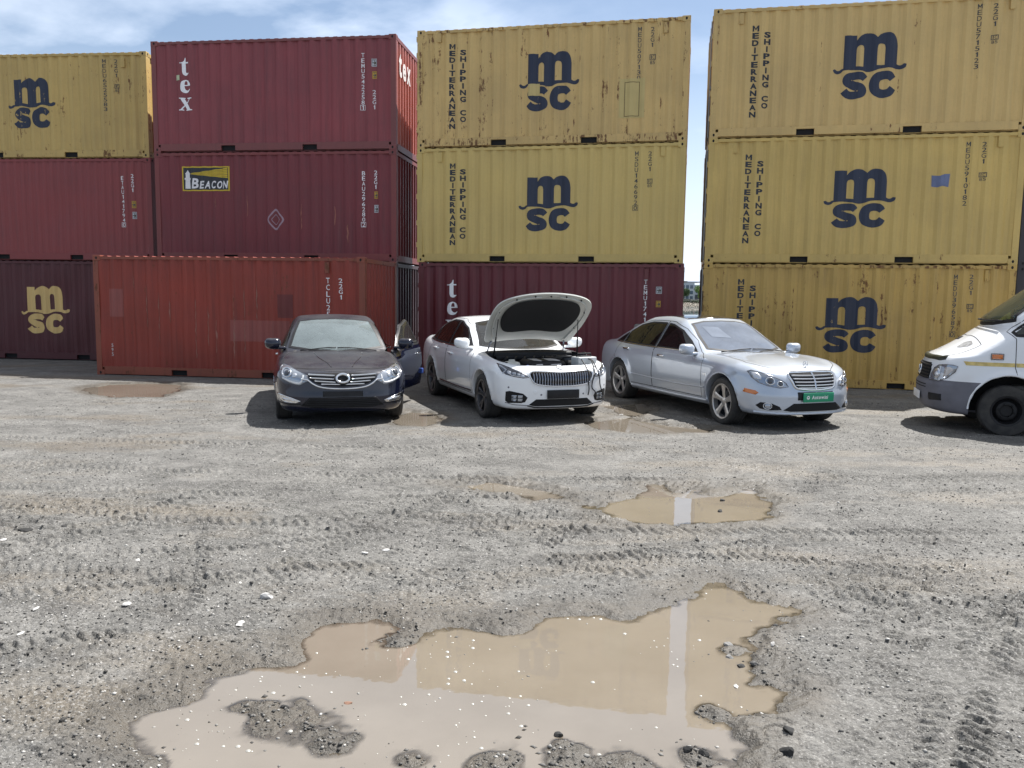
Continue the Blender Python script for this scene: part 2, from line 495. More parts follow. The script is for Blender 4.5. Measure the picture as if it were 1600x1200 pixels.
def emblem_loops():
    """rope-wave m over a heavy S and C, in a box about 1 wide and .96 high (origin lower left)"""
    S = 1 / 523.0
    def q(x, y): return ((x - 872) * S, (745 - y) * S)
    top = [(945, 258), (1035, 258), (1035, 296)] + cat_rom([(1035, 296), (1060, 266), (1100, 248), (1145, 250), (1180, 280)], 5)[1:] + \
        cat_rom([(1180, 280), (1205, 256), (1243, 244), (1285, 256), (1315, 295), (1326, 350)], 5)[1:]
    right = [(1326, 488)] + cat_rom([(1326, 488), (1345, 497), (1362, 495), (1376, 486), (1394, 490)], 4)[1:] + \
        cat_rom([(1394, 490), (1388, 514), (1360, 528), (1325, 524)], 4)[1:]
    bot = cat_rom([(1325, 524), (1270, 512), (1215, 516), (1165, 534), (1120, 538), (1075, 528), (1030, 521), (985, 521), (945, 524)], 5)[1:] + \
        cat_rom([(945, 524), (930, 540), (905, 548), (880, 540), (870, 518)], 4)[1:] + cat_rom([(870, 518), (885, 512), (900, 522), (918, 522), (932, 512), (945, 508)], 4)[1:]
    outer = [q(*p) for p in top + right + bot]
    h1 = [q(*p) for p in [(1037, 492), (1037, 365)] + cat_rom([(1037, 365), (1044, 343), (1063, 335), (1081, 343), (1088, 365)], 4)[1:] + [(1088, 500)]]
    h2 = [q(*p) for p in [(1183, 492), (1183, 362)] + cat_rom([(1183, 362), (1190, 336), (1212, 328), (1234, 336), (1241, 362)], 4)[1:] + [(1241, 488)]]
    s_ = stroke([q(1107, 592), q(1080, 570), q(1030, 566), q(984, 582), q(982, 615), q(1030, 641), q(1081, 664), q(1084, 698), q(1035, 714), q(985, 710), q(955, 680)],
                [.09, .115, .115, .125, .13, .125, .13, .125, .115, .115, .10], 6)
    c_ = stroke([q(1303, 600), q(1275, 572), q(1230, 568), q(1188, 590), q(1174, 640), q(1188, 688), q(1230, 708), q(1278, 702), q(1305, 668)],
                [.10, .12, .125, .135, .14, .135, .125, .12, .10], 6)
    return [outer, h1, h2], [s_], [c_]

def tex_strokes():
    """serif lower-case t, e, x one below the other, box .42 wide and 1.5 high; list of outlines laid one over the other"""
    t = [[(.12, 1.36), (.12, 1.12)] + cat_rom([(.12, 1.12), (.15, 1.04), (.23, 1.01), (.31, 1.06)], 4)[1:] + [(.33, 1.09)] +
         cat_rom([(.33, 1.09), (.27, 1.085), (.235, 1.10), (.23, 1.15)], 3)[1:] + [(.23, 1.36), (.32, 1.36), (.32, 1.40), (.23, 1.40), (.23, 1.52), (.21, 1.52)] +
         cat_rom([(.21, 1.52), (.17, 1.43), (.10, 1.385), (.05, 1.385)], 3)[1:] + [(.05, 1.36)]]
    e = [cat_rom([(.36, .60), (.30, .54), (.22, .51), (.12, .53), (.06, .61), (.06, .74), (.10, .84), (.20, .89), (.30, .86), (.36, .78)], 4) + [(.37, .715), (.17, .715)] +
         cat_rom([(.17, .715), (.18, .64), (.23, .59), (.29, .585), (.35, .625)], 4)[1:],
         [(.17, .745), (.265, .745)] + cat_rom([(.265, .745), (.26, .82), (.22, .86), (.18, .82), (.17, .745)], 3)[1:-1]]
    x1 = [[(.0, .37), (.19, .37), (.19, .345), (.165, .34), (.36, .03), (.42, .025), (.42, .0), (.21, .0), (.21, .025), (.235, .03), (.05, .34), (.0, .345)]]
    x2 = [[(.25, .37), (.40, .37), (.40, .345), (.35, .34), (.235, .195), (.22, .215), (.31, .335), (.25, .345)]]
    x3 = [[(.0, .0), (.15, .0), (.15, .025), (.105, .03), (.185, .145), (.17, .165), (.05, .03), (.0, .025)]]
    return [t, e, x1, x2, x3]

CONT = {}
PLACE = {'A': (-15.252, 21.663, -6.084), 'B': (-8.764, 20.228, -7.943), 'C': (-2.254, 19.164, -12.136),
         'D': (4.062, 17.524, -11.338), 'F': (-9.072, 17.701, -7.379), 'E': (10.45, 17.05, -11.0)}

def uz(key, px, py):
    """front-wall coordinates (u along, z up) of a photo pixel on a container's face"""
    x, y, a, lvl = CONT[key]
    ca, sa = math.cos(a), math.sin(a); o = np.array([0, 0, CAM_H])
    d = CR.T @ np.array([(px - 800) / F_PX, (py - 600) / F_PX, 1.0])
    n = np.array([sa, -ca, 0]); t = (np.array([x, y, 0]) - o) @ n / (d @ n); p = o + d * t
    return (p[0] - x) * ca + (p[1] - y) * sa, p[2] - lvl * CH

def make_container(key, lvl, mat, frame_mat, label, pitch=.278, depth=.036, seed=1, dx=0.0, dy=0.0, da=0.0, group='shipping containers in stacks', end_mat=None):
    x, y, a = PLACE[key[0]]
    a = RAD(a + da); x += dx; y += dy
    CONT[key] = (x, y, a, lvl)
    root = thing('shipping_container', label, 'container', (x, y, lvl * CH), a, group)
    cor = Corr(pitch, depth, seed)
    rows = [.19 + i * (2.335 / 14) for i in range(15)]
    m = MB()
    vs = [(u, cor(u, z), z) for z in rows for u in cor.br]; n = len(cor.br)
    m.add(vs, [(i * n + j, i * n + j + 1, (i + 1) * n + j + 1, (i + 1) * n + j) for i in range(14) for j in range(n - 1)])
    m.build('side_panel', mat, root); m = MB()
    # rear wall
    m.add([(CL - u, CW - cor(CL - u, 1), z) for z in (.19, 2.525) for u in reversed(cor.br)], [(j + 1, j, n + j, n + j + 1) for j in range(n - 1)])
    m.build('side_panel', mat, root)
    # corrugated end wall at the right
    e = MB(); k = 9; br = [.13]
    p = (CW - .30) / k
    ds = [.014]
    for i in range(k):
        b = .15 + i * p
        br += [b + .24 * p, b + .46 * p, b + .76 * p, b + .98 * p]; ds += [.014, .056, .056, .014]
    br += [CW - .13]; ds += [.014]; n = len(br)
    e.add([(CL - d, b, z) for z in (.16, 2.49) for b, d in zip(br, ds)], [(j, j + 1, n + j + 1, n + j) for j in range(n - 1)])
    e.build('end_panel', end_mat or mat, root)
    # door leaves at the left end
    for y0, y1 in ((.15, CW / 2 - .008), (CW / 2 + .008, CW - .15)):
        d = MB(); d.box((.012, y0, .17), (.055, y1, 2.47)); d.build('door_leaf', mat, root)
    if key[0] in 'CD':
        hm = MB(); hm.box((-.02, 0, 0), (.035, .08, .11)); hme = bpy.data.meshes.new('hinge'); hme.from_pydata(hm.v, [], hm.f); hme.materials.append(frame_mat)
        for z in (.35, .85, 1.45, 2.0, 2.35):
            for yy in (.015, CW - .095):
                o = bpy.data.objects.new('hinge', hme); COL.objects.link(o); o.parent = root; o.location = (0, yy, z)
        for yy in (.48, .95, 1.49, 1.96):
            r = MB(); r.tube([(-.012, yy, .1), (-.012, yy, 2.5)], .017, 8); r.box((-.02, yy - .04, 1.1), (.012, yy + .04, 1.16)); r.build('lock_rod', MT['steel'], root)
    # frame
    f = MB()
    for ux in (0, 1):
        for vy in (0, 1):
            xa = .004 if ux == 0 else CL - .124; ya = .004 if vy == 0 else CW - .124
            f.box((xa, ya, .118), (xa + .12, ya + .12, CH - .118))
    for vy in (.008, CW - .068):
        f.box((.178, vy, CH - .085), (CL - .178, vy + .06, CH - .026))             # top side rails
        for u0, u1 in ((.178, 1.735), (2.09, 3.775), (4.13, CL - .178)):
            f.box((u0, vy, .03), (u1, vy + .06, .175))
        for u0, u1 in ((1.735, 2.09), (3.775, 4.13)):
            f.box((u0, vy, .147), (u1, vy + .06, .175))
        f.box((.124, vy + .002, .175), (CL - .124, vy + .05, .197))
    for xa in (.006, CL - .086):
        f.box((xa, .178, CH - .11), (xa + .08, CW - .178, CH - .024))
        f.box((xa, .178, .02), (xa + .08, CW - .178, .165))
    f.box((.178, .085, .012), (CL - .178, CW - .085, .146))                              # floor
    f.build('frame', frame_mat, root)
    for u0 in (1.735, 3.775):
        v = MB(); v.box((u0 + .002, .060, .0315), (u0 + .353, .082, .1455)); v.build('fork_pocket', MT['void'], root)
    # roof sheet with cross corrugations
    t = MB(); pts = []
    k = 28; p = (CL - .3) / k
    for i in range(k):
        b = .15 + i * p; pts += [(b, CH - .034), (b + .28 * p, CH - .034), (b + .42 * p, CH - .010), (b + .86 * p, CH - .010)]
    pts.append((CL - .15, CH - .034)); n = len(pts)
    t.add([(u, yy, z) for yy in (.03, CW - .03) for u, z in pts], [(j, j + 1, n + j + 1, n + j) for j in range(n - 1)])
    for yy in (.03, CW - .03):
        t.add([(u, yy, z) for u, z in pts] + [(u, yy, CH - .04) for u, z in pts], [(n + j, n + j + 1, j + 1, j) for j in range(n - 1)])
    t.build('roof', mat, root)
    # corner castings with their slots
    cm = MB(); cm.rbox((0, 0, 0), (.178, .162, .118), .008, seg=2)
    nb = len(cm.f)
    def oval(c, ax, rx, rz):
        vs = []
        for i in range(14):
            q = 2 * math.pi * i / 14; o = list(c); o[ax] += math.cos(q) * rx * .8; o[2] += math.sin(q) * rz * .8; vs.append(o)
        return vs
    for c, ax, fl in (((.089, -.0015, .06), 0, 0), ((.089, .1635, .06), 0, 1), ((-.0015, .081, .06), 1, 1), ((.1795, .081, .06), 1, 0)):
        cm.add(oval(c, ax, .028, .038), [tuple(range(14)) if not fl else tuple(reversed(range(14)))])
    me = bpy.data.meshes.new('corner_casting'); me.from_pydata(cm.v, [], cm.f)
    me.materials.append(frame_mat); me.materials.append(MT['void'])
    for i, pl in enumerate(me.polygons): pl.material_index = 0 if i < nb else 1
    for ux in (0, CL - .178):
        for vy in (0, CW - .162):
            for z in (0, CH - .118):
                o = bpy.data.objects.new('corner_casting', me); COL.objects.link(o); o.parent = root; o.location = (ux, vy, z)
    return root, cor

TAN = srgb(202, 171, 110); YEL = srgb(201, 175, 106); TAN2 = srgb(194, 165, 99)
RED1 = srgb(136, 62, 62); RED2 = srgb(117, 49, 54); ORG = srgb(138, 54, 41); MAR = srgb(83, 37, 42)
NAVY = (.012, .018, .040, 1); NAVY2 = (.012, .015, .022, 1); WHITE = (.72, .72, .72, 1); INKBLK = (.03, .035, .04, 1)
def frame_of(c, k=.92): return tuple(x * k for x in c[:3]) + (1,)

def emblem(root, cor, key, p0, p1, col, under, wear, seed):
    u0, z1 = uz(key, *p0); u1, z0 = uz(key, *p1)
    mk = Marks(cor)
    for loops in emblem_loops():
        mk.poly([[(u0 + a * (u1 - u0), z0 + b / .958 * (z1 - z0)) for a, b in lp] for lp in loops])
    mk.build('logo', ink_mat('logo_paint', col, under, wear, seed), root)

def names(root, cor, key, m0, m1, s0, s1, under, wear, seed):
    im = ink_mat('company_paint', NAVY2, under, wear, seed)
    for txt, a, b in (('MEDITERRANEAN', m0, m1), ('SHIPPING CO', s0, s1)):
        mk = Marks(cor); u, zt = uz(key, *a); u2, zb = uz(key, *b)
        mk.column(txt, (u + u2) / 2, zt, zb, .13, .82, .045)
        mk.build('company_lettering', im, root)

def serial(root, cor, key, txt, a, b, code, c0, c1, ink, under, seed, box=True):
    im = ink_mat('serial_paint', ink, under, .5, seed)
    mk = Marks(cor); u, zt = uz(key, *a); _, zb = uz(key, *b)
    mk.column(txt, u, zt, zb, .074, .80, .003)
    if box:
        p = (zt - zb) / (len(txt) - .2)
        mk.frame(u - .06, zb - .012, u + .06, zb + p * .8 + .012, .009, .0045)
    mk.build('serial_number', im, root)
    if code:
        mk = Marks(cor); u, zt = uz(key, *c0); _, zb = uz(key, *c1)
        mk.column(code, u, zt, zb, .08, .80, .003); mk.build('size_code', im, root)

def decal(root, cor, key, p0, p1, mat, ink=None, lines=True, name='label_sticker', lift=.0035):
    u0, z1 = uz(key, *p0); u1, z0 = uz(key, *p1)
    mk = Marks(cor); mk.rect(u0, z0, u1, z1, lift); o = mk.build(name, mat, root)
    if ink is not None:
        w, h = u1 - u0, z1 - z0; mk = Marks(cor)
        R_ = lambda a, b, c_, d: [(u0 + a * w, z0 + b * h), (u0 + c_ * w, z0 + b * h), (u0 + c_ * w, z0 + d * h), (u0 + a * w, z0 + d * h)]
        mk.poly([R_(.1, .1, .9, .9), R_(.16, .54, .46, .82), R_(.56, .62, .84, .82), R_(.16, .16, .40, .42), R_(.5, .2, .84, .3)], lift + .002)
        mk.build('sticker_print', ink, o)
    return o

def icbox(root, cor, key, p0, p1, mat):
    """outlined mark: IC in a frame and 85 under it"""
    u0, z1 = uz(key, *p0); u1, z0 = uz(key, *p1); h = z1 - z0; w = u1 - u0
    mk = Marks(cor); zm = z0 + .42 * h
    mk.frame(u0, zm, u1, z1, w * .1)
    mk.char('I', u0 + .2 * w, zm + .12 * h, w * .2, h * .36); mk.char('C', u0 + .48 * w, zm + .12 * h, w * .32, h * .36)
    mk.char('8', u0 + .1 * w, z0, w * .36, h * .34); mk.char('5', u0 + .54 * w, z0, w * .36, h * .34)
    mk.build('approval_mark', mat, root)

def vent(root, cor, u, z, mat):
    m = MB(); y = cor(u, z)
    m.rbox((u - .05, y - .030, z - .11), (u + .05, y + .03, z + .11), .01, seg=2)
    m.box((u - .045, y - .034, z - .112), (u + .045, y - .002, z - .085))
    m.build('vent_cover', mat, root)

def scrapes(root, cor, key, runs, mat, seed):
    """vertical scrapes down the ribs, each its own mark"""
    r = random.Random(seed)
    for px, y0, y1 in runs:
        u, zt = uz(key, px, y0); _, zb = uz(key, px, y1); n = max(4, int((zt - zb) / .07))
        cen = [(u + r.uniform(-.012, .012), zt + (zb - zt) * i / n) for i in range(n + 1)]
        wd = [.006] + [r.choice((.008, .014, .022, .034)) * r.uniform(.7, 1.2) for _ in range(n - 1)] + [.006]
        mk = Marks(cor); mk.poly([stroke(cen, wd, 3)], .0045); mk.build('scrape', mat, root)

def build_containers():
    def tanlike(n, c, seed, rust, streak=.4, fade=.12):
        return paint_mat(n + '_sheet', c, seed, rust, streak, fade), paint_mat(n + '_frame', frame_of(c, .95), seed + .5, rust + .28, streak, .15)
    ink = ink_mat('dark_stencil', INKBLK, TAN, .5, 2)
    wink = ink_mat('white_stencil', WHITE, RED1, .4, 3)
    ysticker = simple('yellow_sticker', (.55, .33, .03, 1), .5); wsticker = simple('white_sticker', (.5, .52, .55, 1), .5)
    dprint = simple('sticker_ink', (.1, .09, .07, 1), .6)
    # ---- leftmost stack
    s, f = tanlike('tan_a', TAN2, 1.3, .75, .5)
    r, c = make_container('A3', 2, s, f, 'weathered tan container with navy wave logo, topmost of the leftmost stack', seed=11)
    emblem(r, c, 'A3', (9, 122), (87, 200), NAVY, TAN2, .85, 1.1)
    serial(r, c, 'A3', 'MEDU6525583', (161, 92), (167, 173), '22G1', (179, 92), (180, 120), INKBLK, TAN2, 1.7, False)
    icbox(r, c, 'A3', (178, 131), (185, 143), ink); vent(r, c, CL - .62, 2.32, f)
    s = paint_mat('red_a_sheet', RED1, 2.1, .15, .5, .12); f = paint_mat('red_a_frame', frame_of(RED1), 2.4, .3, .3, .1)
    r, c = make_container('A2', 1, s, f, 'dark red finely ribbed container, middle of the leftmost stack under a tan one', pitch=.2, depth=.022, seed=12, dx=.03)
    serial(r, c, 'A2', 'ETAU1417940', (190, 275), (193, 354), '22G1', (206, 272), (207, 300), WHITE, RED1, 2.2)
    decal(r, c, 'A2', (205, 314), (212, 325), ysticker, dprint); decal(r, c, 'A2', (206, 331), (213, 342), wsticker, dprint)
    s = paint_mat('maroon_a_sheet', MAR, 3.1, .15, .35, .1); f = paint_mat('maroon_a_frame', frame_of(MAR), 3.4, .4, .35, .1)
    r, c = make_container('A1', 0, s, f, 'maroon container with large tan logo standing on the ground at the left edge', seed=13, dx=.09)
    emblem(r, c, 'A1', (30, 446), (109, 522), TAN, MAR, .35, 3.2)
    # ---- second stack
    s = paint_mat('red_b_sheet', srgb(136, 64, 68), 4.1, .3, .75, .16); f = paint_mat('red_b_frame', srgb(122, 68, 66), 4.4, .5, .4, .12)
    r, c = make_container('B3', 2, s, f, 'dark red container with tall white letters, topmost of the second stack', seed=21, end_mat=paint_mat('sunlit_red_end', srgb(186, 112, 102), 4.7, .3, .5, .1))  # end wall red lightened so it looks sunlit: sunlight put into the colour
    tex(r, c, 'B3', (277, 90), (300, 172), RED1, 4.2)
    serial(r, c, 'B3', 'TEMU5422581', (566, 82), (567, 171), '22G1', (584, 140), (585, 170), WHITE, RED1, 4.3)
    decal(r, c, 'B3', (580, 91), (588, 103), wsticker, dprint); decal(r, c, 'B3', (581, 111), (588, 122), ysticker, dprint)
    decal(r, c, 'B3', (274, 117), (280, 125), simple('pale_green_label', (.5, .55, .35, 1), .6), None, lift=.009)
    end_tex(r)
    s = paint_mat('red_b2_sheet', RED2, 5.1, .25, .65, .14); f = paint_mat('red_b2_frame', srgb(124, 62, 60), 5.4, .5, .4, .12)
    r, c = make_container('B2', 1, s, f, 'maroon container with black and yellow lighthouse sign, middle of the second stack', seed=22)
    serial(r, c, 'B2', 'BEAU2962802', (567, 267), (571, 354), '22G1', (586, 266), (587, 295), WHITE, RED2, 5.3)
    decal(r, c, 'B2', (584, 299), (590, 310), ysticker, dprint); decal(r, c, 'B2', (584, 320), (591, 332), wsticker, dprint)
    beacon(r, c)
    uu, zz = uz('B2', 430, 343); mk = Marks(c)
    def dia(k): return cat_rom([(uu, zz + .26 * k), (uu + .11 * k, zz + .15 * k), (uu + .21 * k, zz), (uu + .11 * k, zz - .15 * k), (uu, zz - .25 * k), (uu - .11 * k, zz - .15 * k), (uu - .21 * k, zz), (uu - .11 * k, zz + .15 * k)], 3, True)
    mk.poly([dia(1), dia(.80)]); mk.poly([dia(.5), dia(.42)])
    scrapes(r, c, 'B2', [(470, 318, 358), (386, 305, 338), (336, 308, 324), (523, 322, 352), (543, 350, 380)], paint_mat('scraped_maroon', srgb(150, 96, 80), 34.0, .9, .8, .25), 6)
    mk.build('faded_diamond_mark', ink_mat('diamond_paint', (.30, .21, .25, 1), RED2, .75, 5.5), r)
    s = paint_mat('dark_b1_sheet', srgb(70, 40, 46), 6.1, .3, .4, .1); f = paint_mat('dark_b1_frame', srgb(66, 42, 44), 6.4, .5, .4, .1)
    make_container('B1', 0, s, f, 'dark container at the bottom of the second stack, mostly behind the orange-red one', seed=23)
    # ---- single container in front
    s = paint_mat('orange_f_sheet', ORG, 7.1, .6, .9, .18); f = paint_mat('orange_f_frame', srgb(136, 72, 54), 7.4, .95, .5, .18)
    r, c = make_container('F1', 0, s, f, 'single rusty orange-red container on the ground behind the dark blue sedan', seed=31, group='shipping containers in stacks')
    serial(r, c, 'F1', 'TCLU2553140', (511, 434), (513, 548), '22G1', (531, 435), (532, 468), WHITE, ORG, 7.2)
    pk = paint_mat('pink_patch', srgb(142, 76, 70), 21.0, .5, .8, .15)
    decal(r, c, 'F1', (168, 451), (193, 495), pk, None, name='paint_patch')
    decal(r, c, 'F1', (358, 500), (452, 535), pk, None, name='paint_patch')
    decal(r, c, 'F1', (432, 460), (457, 497), simple('dark_patch', srgb(104, 46, 44), .6, mott=.1, scale=3), None, name='paint_patch')
    mk = Marks(c); u, zt = uz('F1', 174, 537); _, zb = uz('F1', 174, 556); mk.column('595', u, zt, zb, .06, .75); mk.build('stencil_digits', wink, r)
    u, z = uz('F1', 510, 418); vent(r, c, u, z, f)
    sm = paint_mat('scraped_red', srgb(150, 100, 88), 33.0, .9, .9, .25)
    scrapes(r, c, 'F1', [(227, 446, 512), (246, 458, 535), (304, 468, 560), (324, 478, 540), (206, 425, 450), (263, 470, 505), (364, 462, 560), (380, 452, 556), (400, 440, 500), (336, 500, 552)], sm, 5)
    # ---- third stack
    s, f = tanlike('tan_c', TAN, 8.1, .8, .55)
    r, c = make_container('C3', 2, s, f, 'scuffed tan container with partly patched-over logo, topmost of the middle stack', seed=41)
    emblem(r, c, 'C3', (812, 82), (904, 171), NAVY, TAN, .8, 8.2)
    names(r, c, 'C3', (706, 68), (706, 201), (723, 77), (723, 190), TAN, .4, 8.3)
    serial(r, c, 'C3', 'MEDU507130', (1000, 41), (998, 124), '22G1', (1020, 41), (1020, 72), INKBLK, TAN, 8.5, False)
    pt = simple('tan_patch', srgb(190, 170, 112), .55, mott=.06, scale=3)
    decal(r, c, 'C3', (968, 123), (1006, 183), pt, None, name='repair_patch', lift=.007)
    u0, z1 = uz('C3', 976, 128); u1, z0 = uz('C3', 998, 181)
    mk = Marks(c); mk.frame(u0, z0, u1, z1, .012, .010); mk.build('weld_line', simple('weld', srgb(92, 76, 44), .8, mott=.4, scale=20), r)
    decal(r, c, 'C3', (825, 131), (843, 149), pt, None, name='repair_patch', lift=.008)
    icbox(r, c, 'C3', (1015, 84), (1024, 99), ink)
    for px in (686, 1041):
        u, z = uz('C3', px, 58 if px < 800 else 42); vent(r, c, u, z, f)
    s, f = tanlike('yellow_c', YEL, 9.1, .2, .25, .06)
    r, c = make_container('C2', 1, s, f, 'clean yellow container with whole navy logo, middle of the middle stack', seed=42)
    emblem(r, c, 'C2', (811, 275), (902, 361), NAVY, YEL, .4, 9.2)
    names(r, c, 'C2', (706, 255), (707, 383), (722, 264), (723, 373), YEL, .2, 9.3)
    serial(r, c, 'C2', 'MSDU1466920', (995, 236), (994, 328), '22G1', (1016, 236), (1016, 267), INKBLK, YEL, 9.5)
    icbox(r, c, 'C2', (1011, 279), (1019, 292), ink)
    for px in (687, 1036):
        u, z = uz('C2', px, 245 if px < 800 else 235); vent(r, c, u, z, f)
    s = paint_mat('red_c_sheet', srgb(102, 43, 49), 10.1, .15, .45, .1); f = paint_mat('red_c_frame', srgb(104, 52, 54), 10.4, .3, .3, .1)
    r, c = make_container('C1', 0, s, f, 'dark red container with white letters behind the white sedan with raised bonnet', seed=43, dx=.04)
    tex(r, c, 'C1', (696, 437), (717, 520), RED2, 10.2)
    serial(r, c, 'C1', 'TEMU1741385', (1009, 437), (1007, 528), None, None, None, WHITE, RED2, 10.3, False)
    decal(r, c, 'C1', (1025, 448), (1034, 459), wsticker, dprint); decal(r, c, 'C1', (1025, 470), (1032, 480), ysticker, dprint)
    u, z = uz('C1', 1010, 428); vent(r, c, u, z, f)
    # ---- right stack
    s, f = tanlike('tan_d', TAN, 12.1, .48, .4, .1)
    r, c = make_container('D3', 2, s, f, 'tan container with navy logo, topmost of the stack behind the white van', seed=51)
    emblem(r, c, 'D3', (1305, 53), (1414, 152), NAVY, TAN, .55, 12.2)
    names(r, c, 'D3', (1181, 39), (1176, 183), (1200, 49), (1194, 169), TAN, .3, 12.3)
    serial(r, c, 'D3', 'MEDU5715123', (1533, 5), (1526, 107), '22G1', (1558, 4), (1556, 40), INKBLK, TAN, 12.5, False)
    icbox(r, c, 'D3', (1550, 54), (1560, 67), ink)
    for px, py in ((1159, 28), (1584, 4)):
        u, z = uz('D3', px, py); vent(r, c, u, z, f)
    s, f = tanlike('yellow_d2', srgb(197, 168, 98), 13.1, .42, .45, .1)
    r, c = make_container('D2', 1, s, f, 'yellow container with navy logo and a small blue patch, middle of the right stack', seed=52)
    emblem(r, c, 'D2', (1290, 264), (1397, 356), NAVY, YEL, .5, 13.2)
    names(r, c, 'D2', (1171, 241), (1164, 380), (1189, 251), (1183, 369), YEL, .3, 13.3)
    serial(r, c, 'D2', 'MEDU5910182', (1515, 221), (1506, 321), '22G1', (1540, 221), (1537, 255), INKBLK, YEL, 13.5, False)
    icbox(r, c, 'D2', (1531, 269), (1542, 282), ink)
    u0, z1 = uz('D2', 1457, 273); u1, z0 = uz('D2', 1483, 291)
    mk = Marks(c); mk.poly([[(u0, z0), (u0 + .12, z0 - .015), (u0 + .2, z0 + .01), (u1, z0 - .01), (u1 + .015, z1 + .02), (u1 - .1, z1 + .01), (u0 + .15, z1 - .02), (u0 - .01, z1 - .01)]])
    mk.build('paint_patch', simple('blue_patch', srgb(98, 108, 140), .6, mott=.15, scale=5), r)
    for px, py in ((1149, 230), (1565, 220)):
        u, z = uz('D2', px, py); vent(r, c, u, z, f)
    s, f = tanlike('rusty_d1', srgb(186, 153, 83), 14.1, .8, .8, .12)
    r, c = make_container('D1', 0, s, f, 'rust-streaked yellow container on the ground behind the silver sedan', seed=53)
    emblem(r, c, 'D1', (1277, 463), (1382, 553), NAVY, TAN2, .7, 14.2)
    names(r, c, 'D1', (1159, 436), (1152, 571), (1177, 446), (1171, 563), TAN2, .3, 14.3)
    serial(r, c, 'D1', 'MEDU3965870', (1495, 429), (1487, 526), '22G1', (1520, 429), (1517, 461), INKBLK, TAN2, 14.5)
    icbox(r, c, 'D1', (1511, 475), (1521, 488), ink)
    u, z = uz('D1', 1544, 430); vent(r, c, u, z, f)
    # ---- dark stack at the right edge
    s = paint_mat('dark_e_sheet', srgb(58, 54, 60), 15.1, .3, .4, .1); f = paint_mat('dark_e_frame', srgb(54, 50, 56), 15.4, .5, .4, .1)
    make_container('E1', 0, s, f, 'dark grey container on the ground at the far right behind the van', seed=61)
    make_container('E2', 1, s, f, 'dark grey container above another at the far right behind the van', seed=62)

def tex(root, cor, key, p0, p1, under, seed):
    u0, z1 = uz(key, *p0); u1, z0 = uz(key, *p1)
    mk = Marks(cor)
    for i, loops in enumerate(tex_strokes()):
        mk.poly([[(u0 + a / .42 * (u1 - u0), z0 + b / 1.52 * (z1 - z0)) for a, b in lp] for lp in loops], .004 + .0012 * i)
    mk.build('lettering', ink_mat('white_letters', (.78, .78, .79, 1), under, .35, seed), root)

def end_tex(root):
    """three white letters across the ribs of the end wall"""
    m = MB(); y0, z0, sc = .28, 1.72, .50
    for i, (ch, w) in enumerate((('t', .24), ('e', .30), ('x', .32))):
        v, f, gw, gh = glyph(ch, .03); h = .55 if ch == 't' else .40
        m.add([(CL - .008 + .0016 * i, y0 + a / gw * w, z0 + b / gh * h) for a, b in v], f); y0 += w + .07
    m.build('end_lettering', MT['white_print'], root)

def beacon(root, cor):
    u0, z1 = uz('B2', 284, 260); u1, z0 = uz('B2', 358, 298); w, h = u1 - u0, z1 - z0
    P = lambda a, b: (u0 + a * w, z0 + b * h)
    mk = Marks(cor); mk.poly([[P(0, 0), P(1, 0), P(1, 1), P(0, 1)], [P(.025, .05), P(.975, .05), P(.975, .95), P(.025, .95)]], .006)
    ymat = simple('sign_yellow', (.58, .42, .02, 1), .45); sg = mk.build('sign_border', ymat, root)
    mk = Marks(cor); mk.rect(*P(.02, .04), *P(.98, .96), .0045); mk.build('sign_board', simple('sign_black', (.02, .022, .028, 1), .45), root)
    mk = Marks(cor)
    for i in range(6):
        b0, b1 = .52 + i * .072, .52 + i * .072 + .058
        c = .70
        mk.poly([[P(.17, c + (b0 - c) * .10), P(.965, b0), P(.965, b1), P(.17, c + (b1 - c) * .10)]], .006)
    mk.build('sign_beam', ymat, root)
    mk = Marks(cor)
    mk.poly([[P(.055, .1), P(.155, .1), P(.15, .45), P(.165, .47), P(.165, .53), P(.145, .55), P(.145, .68), P(.155, .70), P(.13, .78), P(.105, .86), P(.08, .78), P(.055, .70), P(.065, .68),
             P(.065, .55), P(.045, .53), P(.045, .47), P(.06, .45)]], .006)
    x = .19
    for i, ch in enumerate('BEACON'):
        big = i == 0; cw = .15 if big else .118
        hh = .42 if big else .31
        mk.char(ch, u0 + x * w, z0 + .1 * h, cw * w * .86, hh * h, .03, .006, .16); x += cw + .008
    mk.build('sign_lettering', MT['white_print'], root)

build_containers()
# ------------------------------------------------------------------ ground, puddles, gravel
def hash_noise(x, y, seed):
    """smooth value noise on numpy arrays, range 0..1"""
    xi = np.floor(x).astype(np.int64); yi = np.floor(y).astype(np.int64); xf = x - xi; yf = y - yi
    def h(a, b):
        n = (a * 374761393 + b * 668265263 + seed * 1442695041) & 0xffffffff
        n = ((n ^ (n >> 13)) * 1274126177) & 0xffffffff
        n = n ^ (n >> 16)
        return (n & 0xffff) / 65535.0
    u = xf * xf * xf * (xf * (xf * 6 - 15) + 10); v = yf * yf * yf * (yf * (yf * 6 - 15) + 10)
    return (h(xi, yi) * (1 - u) + h(xi + 1, yi) * u) * (1 - v) + (h(xi, yi + 1) * (1 - u) + h(xi + 1, yi + 1) * u) * v

def fbm(x, y, freq, octv, seed, gain=.5):
    t = 0; a = 1; s = 0
    for i in range(octv):
        c, n = math.cos(.7 * i + .3), math.sin(.7 * i + .3)
        t = t + a * hash_noise((x * c - y * n) * freq + 31.7 * i, (x * n + y * c) * freq + 11.3 * i, seed + i); s += a; a *= gain; freq *= 2.03
    return t / s

